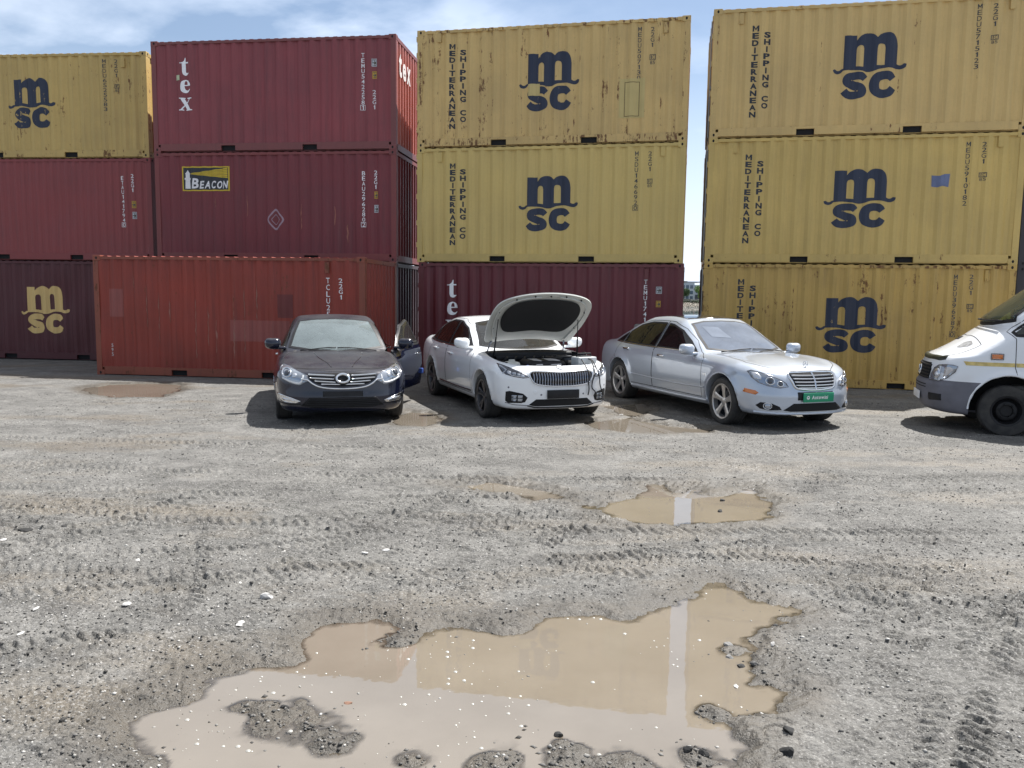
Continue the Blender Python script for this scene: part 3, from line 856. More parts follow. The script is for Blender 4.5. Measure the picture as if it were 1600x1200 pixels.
def sd_poly(x, y, poly):
    """signed distance (negative inside)"""
    P = np.array(poly); d = np.full(x.shape, 1e9); ins = np.zeros(x.shape, bool)
    for i in range(len(P)):
        a, b = P[i - 1], P[i]; e = b - a
        wx, wy = x - a[0], y - a[1]
        t = np.clip((wx * e[0] + wy * e[1]) / (e @ e), 0, 1)
        d = np.minimum(d, (wx - t * e[0]) ** 2 + (wy - t * e[1]) ** 2)
        c = ((a[1] <= y) & (y < b[1])) | ((b[1] <= y) & (y < a[1]))
        with np.errstate(divide='ignore', invalid='ignore'):
            ins ^= c & (x < a[0] + (y - a[1]) / (b[1] - a[1] + 1e-12) * e[0])
    return np.sqrt(d) * np.where(ins, -1, 1)

def gp(pts): return [tuple(ground_at(*p)) for p in pts]
PUDDLE_BIG = gp([(165, 1165), (205, 1122), (270, 1078), (290, 1045), (340, 1034), (440, 1032), (455, 1000), (490, 972), (560, 960), (620, 968), (650, 982),
                 (720, 968), (790, 975), (850, 955), (930, 954), (985, 962), (1020, 945), (1050, 930), (1090, 914), (1130, 906), (1175, 925), (1222, 940), (1245, 952),
                 (1232, 964), (1205, 982), (1195, 1010), (1205, 1045), (1245, 1072), (1252, 1092), (1225, 1112), (1182, 1128), (1192, 1160), (1175, 1210), (1150, 1300), (700, 1330), (240, 1290), (212, 1205)])
PUDDLES = [
    (PUDDLE_BIG, 'wide muddy puddle in the foreground with bubbles and the containers mirrored in it'),
    (gp([(905, 792), (950, 778), (985, 774), (1000, 756), (1040, 752), (1062, 766), (1085, 750), (1100, 770), (1130, 772), (1160, 754), (1200, 756), (1190, 772), (1235, 784), (1215, 794), (1222, 808), (1200, 816), (1120, 822), (1010, 821), (945, 808)]), 'shallow brown puddle in the middle of the yard mirroring the gap'),
    (gp([(120, 606), (170, 599), (235, 597), (292, 600), (286, 610), (250, 621), (180, 622), (135, 616)]), 'long brown puddle at the left in front of the orange-red container'),
    (gp([(600, 652), (640, 640), (690, 646), (700, 658), (660, 668), (612, 664)]), 'small brown puddle beside the dark blue sedan'),
    (gp([(935, 632), (1010, 628), (1030, 640), (1000, 652), (960, 648)]), 'thin puddle between the white and the silver sedan'),
    (gp([(690, 757), (760, 751), (850, 760), (900, 772), (897, 784), (840, 781), (760, 771)]), 'thin brown film of water left of the shallow middle puddle'),
    (gp([(900, 658), (985, 650), (1050, 664), (1120, 668), (1110, 678), (1000, 678), (930, 672)]), 'thin brown puddle before the front wheel of the silver limousine'),
]
ISLANDS = [(ground_at(628, 996), .13, .035), (ground_at(462, 1122), .22, .024), (ground_at(395, 1100), .12, .04), (ground_at(1205, 1062), .10, .03), (ground_at(1140, 1010), .09, .03),
           (ground_at(780, 1190), .16, .045), (ground_at(880, 1180), .14, .04), (ground_at(1090, 1175), .12, .04), (ground_at(640, 1180), .10, .035), (ground_at(980, 1205), .2, .04), (ground_at(520, 1160), .12, .03), (ground_at(1110, 1112), .10, .03)]
WATER_Z = -.014
TRACKS = [  # centre lines of tyre tracks in the mud (x, y), width, lug pitch
    ([(-1.0, 6.5), (-.2, 5.6), (1.2, 5.1), (3.0, 4.6), (6, 4.2)], .34, .085), ([(-6, 5.3), (-3, 5.15), (-1.2, 5.05), (.2, 5.4), (2, 6.0)], .30, .08),
    ([(-4, 3.6), (-2.2, 4.1), (-.7, 4.9), (.6, 6.4)], .28, .075), ([(-6, 7.0), (-3, 6.4), (0, 6.2), (4, 6.3), (8, 6.6)], .36, .09),
    ([(1.6, 5.3), (3.2, 4.4), (4.8, 3.2)], .34, .085), ([(1.7, 3.0), (2.4, 4.0), (3.6, 5.2), (5.5, 6.6)], .30, .08),
    ([(-.4, 12), (-.3, 9), (-.7, 7), (-1.6, 5.2)], .24, .07), ([(-2.9, 12), (-2.6, 9), (-2.9, 7), (-3.6, 5)], .24, .07), ([(-8, 9), (-4, 8.2), (0, 8.0), (5, 8.4), (10, 9)], .34, .09),
    ([(-3.5, 2.6), (-2.3, 3.3), (-1.9, 4.4), (-2.4, 6)], .26, .075), ([(-9, 7.8), (-4, 7.3), (0, 7.2), (4, 7.7), (9, 8.4)], .30, .08), ([(-5, 4.4), (-3, 4.7), (-1, 5.3), (1.5, 5.6), (4, 5.2), (7, 5.4)], .30, .08), ([(2.2, 2.8), (2.9, 3.8), (4.4, 4.8), (7, 5.8)], .30, .08), ([(-8, 10.2), (-3, 9.6), (2, 9.7), (8, 10.4)], .34, .09), ([(-7, 6.2), (-4, 5.7), (-2, 5.65), (.3, 6.8)], .28, .08)]

def ground_height(x, y):
    """returns height and a 0..1 wetness"""
    big = fbm(x, y, .35, 3, 3) - .5
    mid = fbm(x, y, 1.6, 3, 9) - .5
    lump = fbm(x, y, 7.0, 3, 21) - .5
    grit = fbm(x, y, 28.0, 3, 33) - .5
    near = np.clip((14 - y) / 10, .35, 1)
    h = .012 + .020 * big + .016 * mid + .016 * lump * near
    g2 = np.abs(fbm(x, y, 11.0, 2, 55) - .5) * 2
    h = h + grit * .012 * near + (fbm(x, y, 60.0, 2, 35) - .5) * .008 * near - np.clip(.16 - g2, 0, .16) * .045 * near
    # crevices where the crust has torn, in patches, mostly across the yard
    wx = x + (fbm(x, y, 5.0, 2, 101) - .5) * .16; wy = y + (fbm(x, y, 5.0, 2, 103) - .5) * .16
    cr = np.abs(fbm(wx * .55, wy, 6.5, 2, 107) - .5); cp = np.clip((fbm(x, y, .8, 3, 109) - .50) * 7, 0, 1) * np.clip((fbm(x, y, 7, 2, 111) - .46) * 9, 0, 1)
    h = h - np.clip(1 - cr / .030, 0, 1) ** .6 * cp * .020 * np.clip((13 - y) / 6, .2, 1) + cp * .005
    wv = (fbm(x, y, 2.2, 3, 121) - .5) * 3.2 + (fbm(x, y, 9.0, 2, 123) - .5) * .9
    fr = (y * 10.0 + x * 1.4 + wv) % 1.0
    sm = np.clip((fbm(x * .8, y, 9.0, 2, 127) - .46) * 12, 0, 1) * np.clip((fbm(x, y, .55, 3, 131) - .40) * 5, .2, 1)
    h = h + sm * (1 - fr) ** 1.5 * .034 * near
    # tyre tracks
    for pts, w, p in TRACKS:
        c = np.array(cat_rom(pts, 7)); acc = 0.0
        best = np.full(x.shape, 1e9); sarc = np.zeros(x.shape); side = np.zeros(x.shape)
        lo = c.min(0) - w; hi = c.max(0) + w
        m = (x > lo[0]) & (x < hi[0]) & (y > lo[1]) & (y < hi[1])
        if not m.any(): continue
        xm, ym = x[m], y[m]; b = best[m]; sa = sarc[m]; sd = side[m]
        wob = (fbm(xm, ym, 3.0, 2, 71) - .5) * .07
        for i in range(len(c) - 1):
            e = c[i + 1] - c[i]; L = math.hypot(*e); wx, wy = xm - c[i][0], ym - c[i][1]
            t = np.clip((wx * e[0] + wy * e[1]) / L ** 2, 0, 1); dx, dy = wx - t * e[0], wy - t * e[1]
            d = np.hypot(dx, dy); k = d < b
            b = np.where(k, d, b); sa = np.where(k, acc + t * L, sa); sd = np.where(k, (e[0] * wy - e[1] * wx) / L, sd); acc += L
        inside = np.clip((w / 2 - np.abs(sd + wob)) / .03, 0, 1) * (b < w * .7)
        brk = np.clip((fbm(xm, ym, 1.1, 3, 83) - .37) * 5, 0, 1)
        ph = (sa + np.abs(sd) * .55 + wob * .5) / p
        lug = np.abs((ph % 1) - .5) * 2
        lug = np.clip((lug - .45) * 7, 0, 1) * np.clip(np.abs(sd) / .03 - .5, 0, 1)
        h[m] += inside * brk * (-.009 + .020 * lug * (.6 + .8 * fbm(xm, ym, 9, 2, 5)))
    wet = np.zeros(x.shape); sunk = np.zeros(x.shape)
    for poly, _ in PUDDLES:
        P = np.array(poly); lo = P.min(0) - .8; hi = P.max(0) + .8
        m = (x > lo[0]) & (x < hi[0]) & (y > lo[1]) & (y < hi[1])
        if not m.any(): continue
        xm, ym = x[m], y[m]
        s = sd_poly(xm, ym, poly) + (fbm(xm, ym, 4.0, 4, 41) - .5) * .22 + (fbm(xm, ym, 16.0, 3, 43) - .5) * .06
        k = np.clip((-s + .03) / .14, 0, 1)
        bed = WATER_Z - .005 - .03 * np.clip(-s / .3, 0, 1) + (fbm(xm, ym, 9, 3, 47) - .5) * .010
        for (c, r, a) in ISLANDS:
            dd = np.hypot(xm - c[0], (ym - c[1]) * 1.15) / r + (fbm(xm, ym, 6, 3, 61) - .5) * 1.1
            bed = np.maximum(bed, WATER_Z - .012 + a * np.clip(1 - dd, 0, 1) ** .7 + (fbm(xm, ym, 16, 4, 63) - .5) * .045 * np.clip(1.3 - dd, 0, 1))
        hm = h[m]; sm_ = sunk[m]; rim = np.where(sm_ > .02, hm, np.maximum(hm, WATER_Z + .006)); bed = np.where(sm_ > .02, np.minimum(bed, hm), bed)
        h[m] = rim * (1 - k) + bed * k
        wet[m] = np.maximum(wet[m], np.clip(1 - (s - .02) / .22, 0, 1))
        sunk[m] = np.maximum(sm_, k)
        h[m] = np.where((s > .05) & (sm_ < .02), np.maximum(h[m], WATER_Z + .004), h[m])
    return h, wet

def water_clear(x, y):
    return min(sd_poly(np.array([x]), np.array([y]), p)[0] for p, _ in PUDDLES)

def ground_material():
    m = NT('muddy_gravel'); m.set(Roughness=.9)
    grey_lo, grey_hi = srgb(80, 79, 76), srgb(123, 121, 117)
    n1 = m.noise(.35, 6, .62); n2 = m.noise(2.2, 7, .65); n3 = m.noise(18, 6, .72); n4 = m.noise(75, 4, .7)
    c = m.mix(m.ramp(n2, .3, .72), grey_lo, grey_hi)
    # brownish wet silt lying in broad patches
    wet = m.noise(.45, 7, .62, (.7, 1.7, 1), (4.2, 1.1, 0)); wf = m.ramp(wet, .52, .62)
    c = m.mix(m.math('MULTIPLY', wf, .75), c, m.mix(m.ramp(n3, .3, .7), srgb(88, 79, 66), srgb(108, 99, 84)))
    # dark damp patches
    dk = m.noise(.8, 9, .70, (1, 2.0, 1), (9, 3, 0)); df = m.ramp(dk, .50, .64)
    c = m.mix(m.math('MULTIPLY', df, .6), c, srgb(64, 62, 60))
    # pebble grain: pale chips and dark grit
    vo = m.N.new('ShaderNodeTexVoronoi'); vo.inputs['Scale'].default_value = 95; vo.inputs['Randomness'].default_value = 1
    m.L.new(m.obj(), vo.inputs['Vector'])
    sv = m.N.new('ShaderNodeSeparateColor'); m.L.new(vo.outputs['Color'], sv.inputs[0])
    cl = m.ramp(m.noise(1.7, 5, .65, (1, 1, 1), (3, 8, 0)), .38, .62, .25, 1.0)
    c = m.mix(m.math('MULTIPLY', m.ramp(sv.outputs[0], .82, .98, 0, .38), cl), c, srgb(178, 176, 173))
    c = m.mix(m.math('MULTIPLY', m.ramp(sv.outputs[1], .80, .98, 0, .5), cl), c, srgb(46, 45, 44))
    c = m.mix(m.ramp(n3, .47, .70, 0, .75), c, srgb(66, 64, 62))
    n5 = m.noise(34, 8, .85, (1, 1.6, 1), (2, 2, 0)); c = m.mix(m.ramp(n5, .53, .66, 0, .8), c, srgb(40, 39, 38))
    c = m.mix(m.ramp(n4, .55, .70, 0, .75), c, srgb(168, 166, 163))
    # damp rim of the puddles
    at = m.N.new('ShaderNodeAttribute'); at.attribute_name = 'wet'
    c = m.mix(m.math('MULTIPLY', at.outputs['Fac'], .8), c, m.mix(m.ramp(n2, .3, .7), srgb(60, 57, 52), srgb(86, 79, 69)))
    m.col(c)
    r = m.math('SUBTRACT', .92, m.math('MULTIPLY', m.math('MAXIMUM', m.math('MULTIPLY', wf, .8), at.outputs['Fac']), m.ramp(n3, .3, .7, .25, .62)))
    m.inp('Roughness', r)
    hb = m.math('ADD', m.math('MULTIPLY', n3, .5), m.math('ADD', m.math('MULTIPLY', n4, .3), m.math('MULTIPLY', vo.outputs['Distance'], -.14)))
    m.bump(hb, 1.0, .02)
    return m.mat

def build_ground():
    ys = [1.2]
    while ys[-1] < 24: ys.append(ys[-1] + (max(.006, .0021 * ys[-1]) if 2.6 < ys[-1] < 15 else .03 if ys[-1] < 3 else .06))
    ys = np.array([-14, -9, -5, -2.5, -.8, .1, .7, 1.0] + ys + [25, 27, 29.9])
    nu = 1000; t = np.linspace(-1, 1, nu); t = np.sign(t) * (np.abs(t) * .70 + .30 * np.abs(t) ** 9)
    X = np.zeros((len(ys), nu)); Y = np.zeros_like(X)
    for i, yy in enumerate(ys):
        hw = 1.2 + .96 * max(yy, 0)
        if yy < 1: hw = 4.0
        core = t * hw
        core[0], core[-1] = -60, 60; core[1], core[-2] = -30, 30
        X[i] = core; Y[i] = yy
    h, wet = ground_height(X.ravel(), Y.ravel())
    # settles flat under the stacks and at the quay edge
    k = np.clip((Y.ravel() - 16.5) / 2.5, 0, 1); h = h * (1 - k) + (-.004) * k
    V = np.stack([X.ravel(), Y.ravel(), h], 1)
    n = nu; i = np.arange(len(ys) - 1)[:, None] * n + np.arange(n - 1)[None]
    Fq = np.stack([i, i + 1, i + n + 1, i + n], -1).reshape(-1, 4)
    me = bpy.data.meshes.new('ground')
    me.vertices.add(len(V)); me.vertices.foreach_set('co', V.ravel())
    me.loops.add(Fq.size); me.loops.foreach_set('vertex_index', Fq.ravel().astype(np.int32))
    me.polygons.add(len(Fq)); me.polygons.foreach_set('loop_start', np.arange(0, Fq.size, 4, dtype=np.int32))
    me.update(calc_edges=True)
    a = me.attributes.new('wet', 'FLOAT', 'POINT'); a.data.foreach_set('value', wet.astype(np.float32))
    o = link_mesh('ground', me, ground_material(), None, True)
    tag(o, 'grey muddy gravel yard with tyre tracks', 'ground', kind='structure')

def water_material():
    """silty water: opaque where deep, clearing to a film over wet mud at its margin"""
    m = NT('muddy_water'); m.set(Roughness=.015, IOR=1.8)
    n = m.noise(1.2, 5, .6)
    m.col(m.mix(m.ramp(n, .3, .7), srgb(112, 104, 93), srgb(123, 115, 104)))
    w = m.noise(9, 2, .5); m.bump(w, .012, .02)
    out = m.N['Material Output']
    tr = m.N.new('ShaderNodeBsdfTransparent'); tr.inputs[0].default_value = (.86, .82, .76, 1)
    gl = m.N.new('ShaderNodeBsdfGlossy'); gl.inputs['Roughness'].default_value = .02
    fr = m.N.new('ShaderNodeFresnel'); fr.inputs['IOR'].default_value = 1.6
    film = m.N.new('ShaderNodeMixShader'); m.L.new(fr.outputs[0], film.inputs[0]); m.L.new(tr.outputs[0], film.inputs[1]); m.L.new(gl.outputs[0], film.inputs[2])
    at = m.N.new('ShaderNodeAttribute'); at.attribute_name = 'depth'
    mx = m.N.new('ShaderNodeMixShader'); m.L.new(m.ramp(at.outputs['Fac'], .001, .012), mx.inputs[0]); m.L.new(film.outputs[0], mx.inputs[1]); m.L.new(m.bsdf.outputs[0], mx.inputs[2])
    m.L.new(mx.outputs[0], out.inputs[0])
    return m.mat

def build_puddles():
    wm = water_material()
    for k, (poly, lab) in enumerate(PUDDLES):
        P = np.array(poly); lo = P.min(0) - .3; hi = P.max(0) + .3
        st = .014 if k == 0 else .03
        xs = np.arange(lo[0], hi[0], st); ys = np.arange(lo[1], hi[1], st); X, Y = np.meshgrid(xs, ys)
        h, _ = ground_height(X.ravel().copy(), Y.ravel().copy()); s = sd_poly(X.ravel(), Y.ravel(), poly)
        ok = ((WATER_Z - h > -.012) & (s < .16)).reshape(X.shape); n = X.shape[1]
        q = ok[:-1, :-1] & ok[1:, :-1] & ok[:-1, 1:] & ok[1:, 1:]
        i = np.argwhere(q); b = i[:, 0] * n + i[:, 1]
        F = np.stack([b, b + 1, b + n + 1, b + n], 1); u, inv = np.unique(F, return_inverse=True)
        V = np.stack([X.ravel()[u], Y.ravel()[u], np.full(len(u), WATER_Z)], 1)
        me = tri_mesh('puddle', V, inv.reshape(-1, 4))
        a = me.attributes.new('depth', 'FLOAT', 'POINT'); a.data.foreach_set('value', np.maximum(WATER_Z - h[u], 0).astype(np.float32))
        tag(link_mesh('puddle', me, wm, None, True), lab, 'puddle', kind='structure')

def stone_mesh(n, pos, size, seed, flat=.6):
    """many small angular stones in one mesh (numpy), with a colour of its own per stone"""
    r = np.random.default_rng(seed)
    ico = np.array([(1, 0, 0), (0, 1, 0), (-1, 0, 0), (0, -1, 0), (0, 0, 1), (0, 0, -1)], float)
    F = np.array([(0, 1, 4), (1, 2, 4), (2, 3, 4), (3, 0, 4), (1, 0, 5), (2, 1, 5), (3, 2, 5), (0, 3, 5)])
    j = r.uniform(.7, 1.3, (n, 6, 1)); a = r.uniform(0, 2 * np.pi, n)
    V = ico[None] * j * (size[:, None, None] * np.stack([r.uniform(.7, 1.3, n), r.uniform(.6, 1.1, n), r.uniform(.45, .8, n) * flat / .6], -1)[:, None, :])
    ca, sa = np.cos(a)[:, None], np.sin(a)[:, None]
    x = V[..., 0] * ca - V[..., 1] * sa; y = V[..., 0] * sa + V[..., 1] * ca
    V = np.stack([x + pos[:, 0:1], y + pos[:, 1:2], V[..., 2] + pos[:, 2:3]], -1)
    return V.reshape(-1, 3), (F[None] + (np.arange(n) * 6)[:, None, None]).reshape(-1, 3)

def tri_mesh(name, V, F):
    me = bpy.data.meshes.new(name)
    me.vertices.add(len(V)); me.vertices.foreach_set('co', V.ravel())
    me.loops.add(F.size); me.loops.foreach_set('vertex_index', F.ravel().astype(np.int32))
    me.polygons.add(len(F)); me.polygons.foreach_set('loop_start', np.arange(0, F.size, F.shape[1], dtype=np.int32))
    me.update(calc_edges=True); return me

def gravel_mat():
    m = NT('loose_gravel'); m.set(Roughness=.85)
    at = m.N.new('ShaderNodeAttribute'); at.attribute_name = 'tone'
    cr = m.N.new('ShaderNodeValToRGB'); e = cr.color_ramp.elements
    e[0].position = 0; e[0].color = srgb(40, 39, 38); e[1].position = 1; e[1].color = srgb(186, 184, 180)
    for p, c in ((.3, srgb(78, 77, 75)), (.6, srgb(113, 111, 108)), (.86, srgb(142, 140, 135))):
        k = e.new(p); k.color = c
    m.L.new(at.outputs['Fac'], cr.inputs[0]); m.col(m.mix(m.ramp(m.noise(60, 3, .6), .3, .7, 0, .3), cr.outputs[0], srgb(96, 91, 84)))
    return m.mat

def build_gravel():
    n = 150000; r = np.random.default_rng(3)
    y = 1.5 + 13.0 * r.random(n) ** 1.45; x = r.uniform(-1, 1, n) * (2.6 + .72 * y)
    keep = fbm(x, y, .9, 3, 91) + .25 * fbm(x, y, 5, 2, 92) > .40 + r.random(n) * .36
    x, y = x[keep], y[keep]; n = len(x)
    h, wet = ground_height(x.copy(), y.copy())
    s = .003 + .0085 * r.random(n) ** 2.4; s += (r.random(n) > .994) * r.uniform(.004, .014, n)
    ok = (h > WATER_Z + .001) | (r.random(n) < .06)
    x, y, h, s = x[ok], y[ok], h[ok], s[ok]; n = len(x)
    z = np.maximum(h, WATER_Z - .002) + s * .15
    V, F = stone_mesh(n, np.stack([x, y, z], 1), s, 5)
    me = tri_mesh('gravel', V, F)
    tone = np.repeat(np.clip(r.normal(.45, .30, n) + (r.random(n) > .93) * .45, 0, 1), 6)
    a = me.attributes.new('tone', 'FLOAT', 'POINT'); a.data.foreach_set('value', tone.astype(np.float32))
    o = link_mesh('gravel', me, gravel_mat())
    tag(o, 'loose grey gravel scattered over the yard', 'gravel', kind='stuff')
    # dark clods standing in and round the foreground puddle
    pts = []; sz = []
    for (c, rad, a) in ISLANDS:
        for _ in range(int(38 * rad / .12)):
            q = r.normal(0, .55, 2) * rad; pts.append((c[0] + q[0], c[1] + q[1])); sz.append(.003 + .012 * r.random() ** 2.5)
    pts = np.array(pts); h, _ = ground_height(pts[:, 0].copy(), pts[:, 1].copy()); sz = np.array(sz)
    V, F = stone_mesh(len(pts), np.stack([pts[:, 0], pts[:, 1], np.maximum(h, WATER_Z - .003) + sz * .2], 1), sz, 8)
    me = tri_mesh('puddle_gravel', V, F)
    a = me.attributes.new('tone', 'FLOAT', 'POINT'); a.data.foreach_set('value', np.repeat(np.clip(r.normal(.38, .2, len(pts)), 0, 1), 6).astype(np.float32))
    tag(link_mesh('puddle_gravel', me, bpy.data.materials['loose_gravel']), 'dark grit standing out of the foreground puddle', 'gravel', kind='stuff')
    # foam bubbles
    nb = 180; xs = []; P = np.array(PUDDLE_BIG)
    while len(xs) < nb:
        q = r.uniform(P.min(0), P.max(0))
        if r.random() > np.clip((fbm(q[:1], q[1:], 2.6, 2, 201)[0] - .38) * 5, .06, 1): continue
        if sd_poly(q[:1], q[1:], PUDDLE_BIG)[0] < -.05 and ground_height(q[:1].copy(), q[1:].copy())[0][0] < WATER_Z - .004: xs.append(q)
    xs = np.array(xs); rb = .0025 + .009 * r.random(nb) ** 2.6
    m = MB()
    for (a, b), q in zip(xs, rb):
        k = 8; vs = [(a + q * math.cos(2 * math.pi * i / k), b + q * math.sin(2 * math.pi * i / k), WATER_Z + .0006) for i in range(k)]
        vs += [(a + .6 * q * math.cos(2 * math.pi * i / k), b + .6 * q * math.sin(2 * math.pi * i / k), WATER_Z + .0006 + q * .35) for i in range(k)] + [(a, b, WATER_Z + q * .45)]
        m.add(vs, [(i, (i + 1) % k, k + (i + 1) % k, k + i) for i in range(k)] + [(k + i, k + (i + 1) % k, 2 * k) for i in range(k)])
    o = m.build('foam_bubbles', simple('foam', (.36, .35, .32, 1), .25, mott=.1), None, True)
    tag(o, 'white foam bubbles floating on the foreground puddle', 'foam', kind='stuff')

STONES = [  # photo pixel, size in metres (w, d, h), tone, label
    ((417, 937), (0.066, 0.055, 0.051), .95, 'pale rounded stone standing alone left above the big puddle'),
    ((376, 980), (0.074, 0.043, 0.009), 1.0, 'flat white chip lying left of the big puddle, largest of the chips there'),
    ((602, 863), (0.055, 0.047, 0.016), .97, 'white chip in the mud, right of a pair near the middle of the yard'),
    ((570, 867), (0.051, 0.031, 0.009), .9, 'flat pale chip just left of a whiter chip near the middle of the yard'),
    ((443, 862), (0.055, 0.035, 0.009), .92, 'flat pale chip left of the middle of the yard among tyre tracks'),
    ((216, 878), (0.062, 0.031, 0.009), .95, 'flat white chip far left in the tyre-marked mud'),
    ((57, 956), (0.060, 0.030, 0.008), .95, 'flat white chip at the left edge level with the puddle top'),
    ((198, 948), (0.058, 0.039, 0.016), .85, 'pale bent chip left of the lone rounded stone'),
    ((32, 994), (0.060, 0.018, 0.007), .97, 'long white sliver at the far left edge'),
    ((5, 846), (0.070, 0.039, 0.016), .97, 'white stone cut off by the left edge of the photo'),
    ((1139, 1004), (0.058, 0.043, 0.031), .55, 'grey flat-topped stone standing in the right part of the big puddle'),
    ((1140, 1023), (0.039, 0.035, 0.027), .62, 'pale grey stone below the flat-topped one in the big puddle'),
    ((1207, 1012), (0.047, 0.027, 0.017), .8, 'pale slab at the right shore of the big puddle'),
    ((1212, 974), (0.035, 0.031, 0.020), .25, 'dark stone at the upper right shore of the big puddle'),
    ((1180, 1036), (0.043, 0.031, 0.023), .35, 'dark angular stone with a group right of the mirrored gap'),
    ((1158, 1037), (0.047, 0.039, 0.023), .1, 'black clod next to the angular stone in the big puddle'),
    ((1089, 846), (0.043, 0.039, 0.027), .15, 'dark clod alone on the grey mud right of the middle'),
    ((1128, 780), (0.055, 0.039, 0.035), .12, 'dark clod at the far side of the shallow puddle'),
    ((1126, 797), (0.047, 0.039, 0.031), .12, 'dark clod standing in the shallow middle puddle'),
    ((38, 832), (0.102, 0.060, 0.024), .08, 'black clod lying at the left edge of the yard'),
    ((100, 827), (0.062, 0.039, 0.023), .1, 'smaller black clod right of the one at the left edge'),
    ((874, 1145), (0.039, 0.035, 0.031), .12, 'black clod sticking out of the sky-lit part of the puddle'),
    ((1075, 1172), (0.039, 0.035, 0.031), .1, 'left one of two black clods near the bottom of the puddle'),
    ((1100, 1178), (0.043, 0.039, 0.031), .08, 'right one of two black clods near the bottom of the puddle'),
    ((1230, 1185), (0.055, 0.047, 0.039), .05, 'large black clod at the bottom right shore of the puddle'),
    ((1233, 1150), (0.047, 0.047, 0.039), .12, 'dark clod above the large one at the bottom right shore'),
    ((545, 1094), (0.039, 0.027, 0.016), .65, 'reddish brown stone at the right end of the gravel island'),
    ((445, 1102), (0.039, 0.031, 0.031), .06, 'black clod on the upper rim of the gravel island'),
    ((1150, 1068), (0.039, 0.031, 0.016), .9, 'small pale stone near the right shore, below the dark group'),
    ((971, 647), (0.066, 0.060, 0.030), .93, 'white stone on the ground between the white and silver sedans'),
    ((1080, 690), (0.084, 0.030, 0.012), .1, 'dark flat splinter on the ground before the silver sedan'),
    ((1575, 1160), (0.047, 0.039, 0.027), .15, 'dark clod in the gravel at the lower right corner'),
]
def build_stones():
    mats = {}
    for k, (px, s, tone, lab) in enumerate(STONES):
        c = ground_at(*px); h = max(ground_height(np.array([c[0]]), np.array([c[1]]))[0][0], WATER_Z - .004)
        bm = bmesh.new(); bmesh.ops.create_icosphere(bm, subdivisions=2, radius=.5)
        r = random.Random(k + 40)
        cuts = [Vector((r.uniform(-1, 1), r.uniform(-1, 1), r.uniform(-.6, 1))).normalized() for _ in range(7)]
        for v in bm.verts:
            for q in cuts:
                d = v.co.dot(q) - r.uniform(.27, .30)
                if d > 0: v.co -= q * d
            v.co += Vector((r.uniform(-1, 1), r.uniform(-1, 1), r.uniform(-1, 1))) * .018
            v.co = Vector((v.co.x * s[0] * 1.25, v.co.y * s[1] * 1.25, v.co.z * s[2] * 1.25))
        me = bpy.data.meshes.new('stone'); bm.to_mesh(me); bm.free()
        q = round(tone, 1); red = 'reddish' in lab
        if (q, red) not in mats:
            b = .012 + .46 * tone ** 1.6
            mats[(q, red)] = simple('stone_surface', (b, b * .98, b * .95, 1) if not red else (.22, .12, .08, 1), .85, mott=.35, scale=30)
        o = link_mesh('stone' if tone > .3 else 'clod', me, mats[(q, red)])
        o.location = (c[0], c[1], h + s[2] * .22); o.rotation_euler = (0, 0, r.uniform(0, 6))
        tag(o, lab, 'stone' if tone > .3 else 'clod', 'loose stones on the yard')

build_ground(); build_puddles(); build_gravel(); build_stones()
# ------------------------------------------------------------------ car bodies: a signed field from side, plan and section curves, meshed by surface nets
def pchip(tab):
    t = sorted(tab); X = np.array([a for a, _ in t], float); Y = np.array([b for _, b in t], float)
    h = np.diff(X); d = np.diff(Y) / h; m = np.zeros(len(X))
    m[0], m[-1] = d[0], d[-1]
    for i in range(1, len(X) - 1):
        if d[i - 1] * d[i] > 0:
            w1, w2 = 2 * h[i] + h[i - 1], h[i] + 2 * h[i - 1]
            m[i] = (w1 + w2) / (w1 / d[i - 1] + w2 / d[i])
    def f(x):
        x = np.asarray(x, float); i = np.clip(np.searchsorted(X, x) - 1, 0, len(X) - 2)
        t = np.clip((x - X[i]) / h[i], 0, 1); t2, t3 = t * t, t * t * t
        return (2 * t3 - 3 * t2 + 1) * Y[i] + (t3 - 2 * t2 + t) * h[i] * m[i] + (-2 * t3 + 3 * t2) * Y[i + 1] + (t3 - t2) * h[i] * m[i + 1]
    return f

def smax(a, b, k):
    h = np.maximum(k - np.abs(a - b), 0) / k
    return np.maximum(a, b) + h * h * k * .25
def smin(a, b, k): return -smax(-a, -b, k)

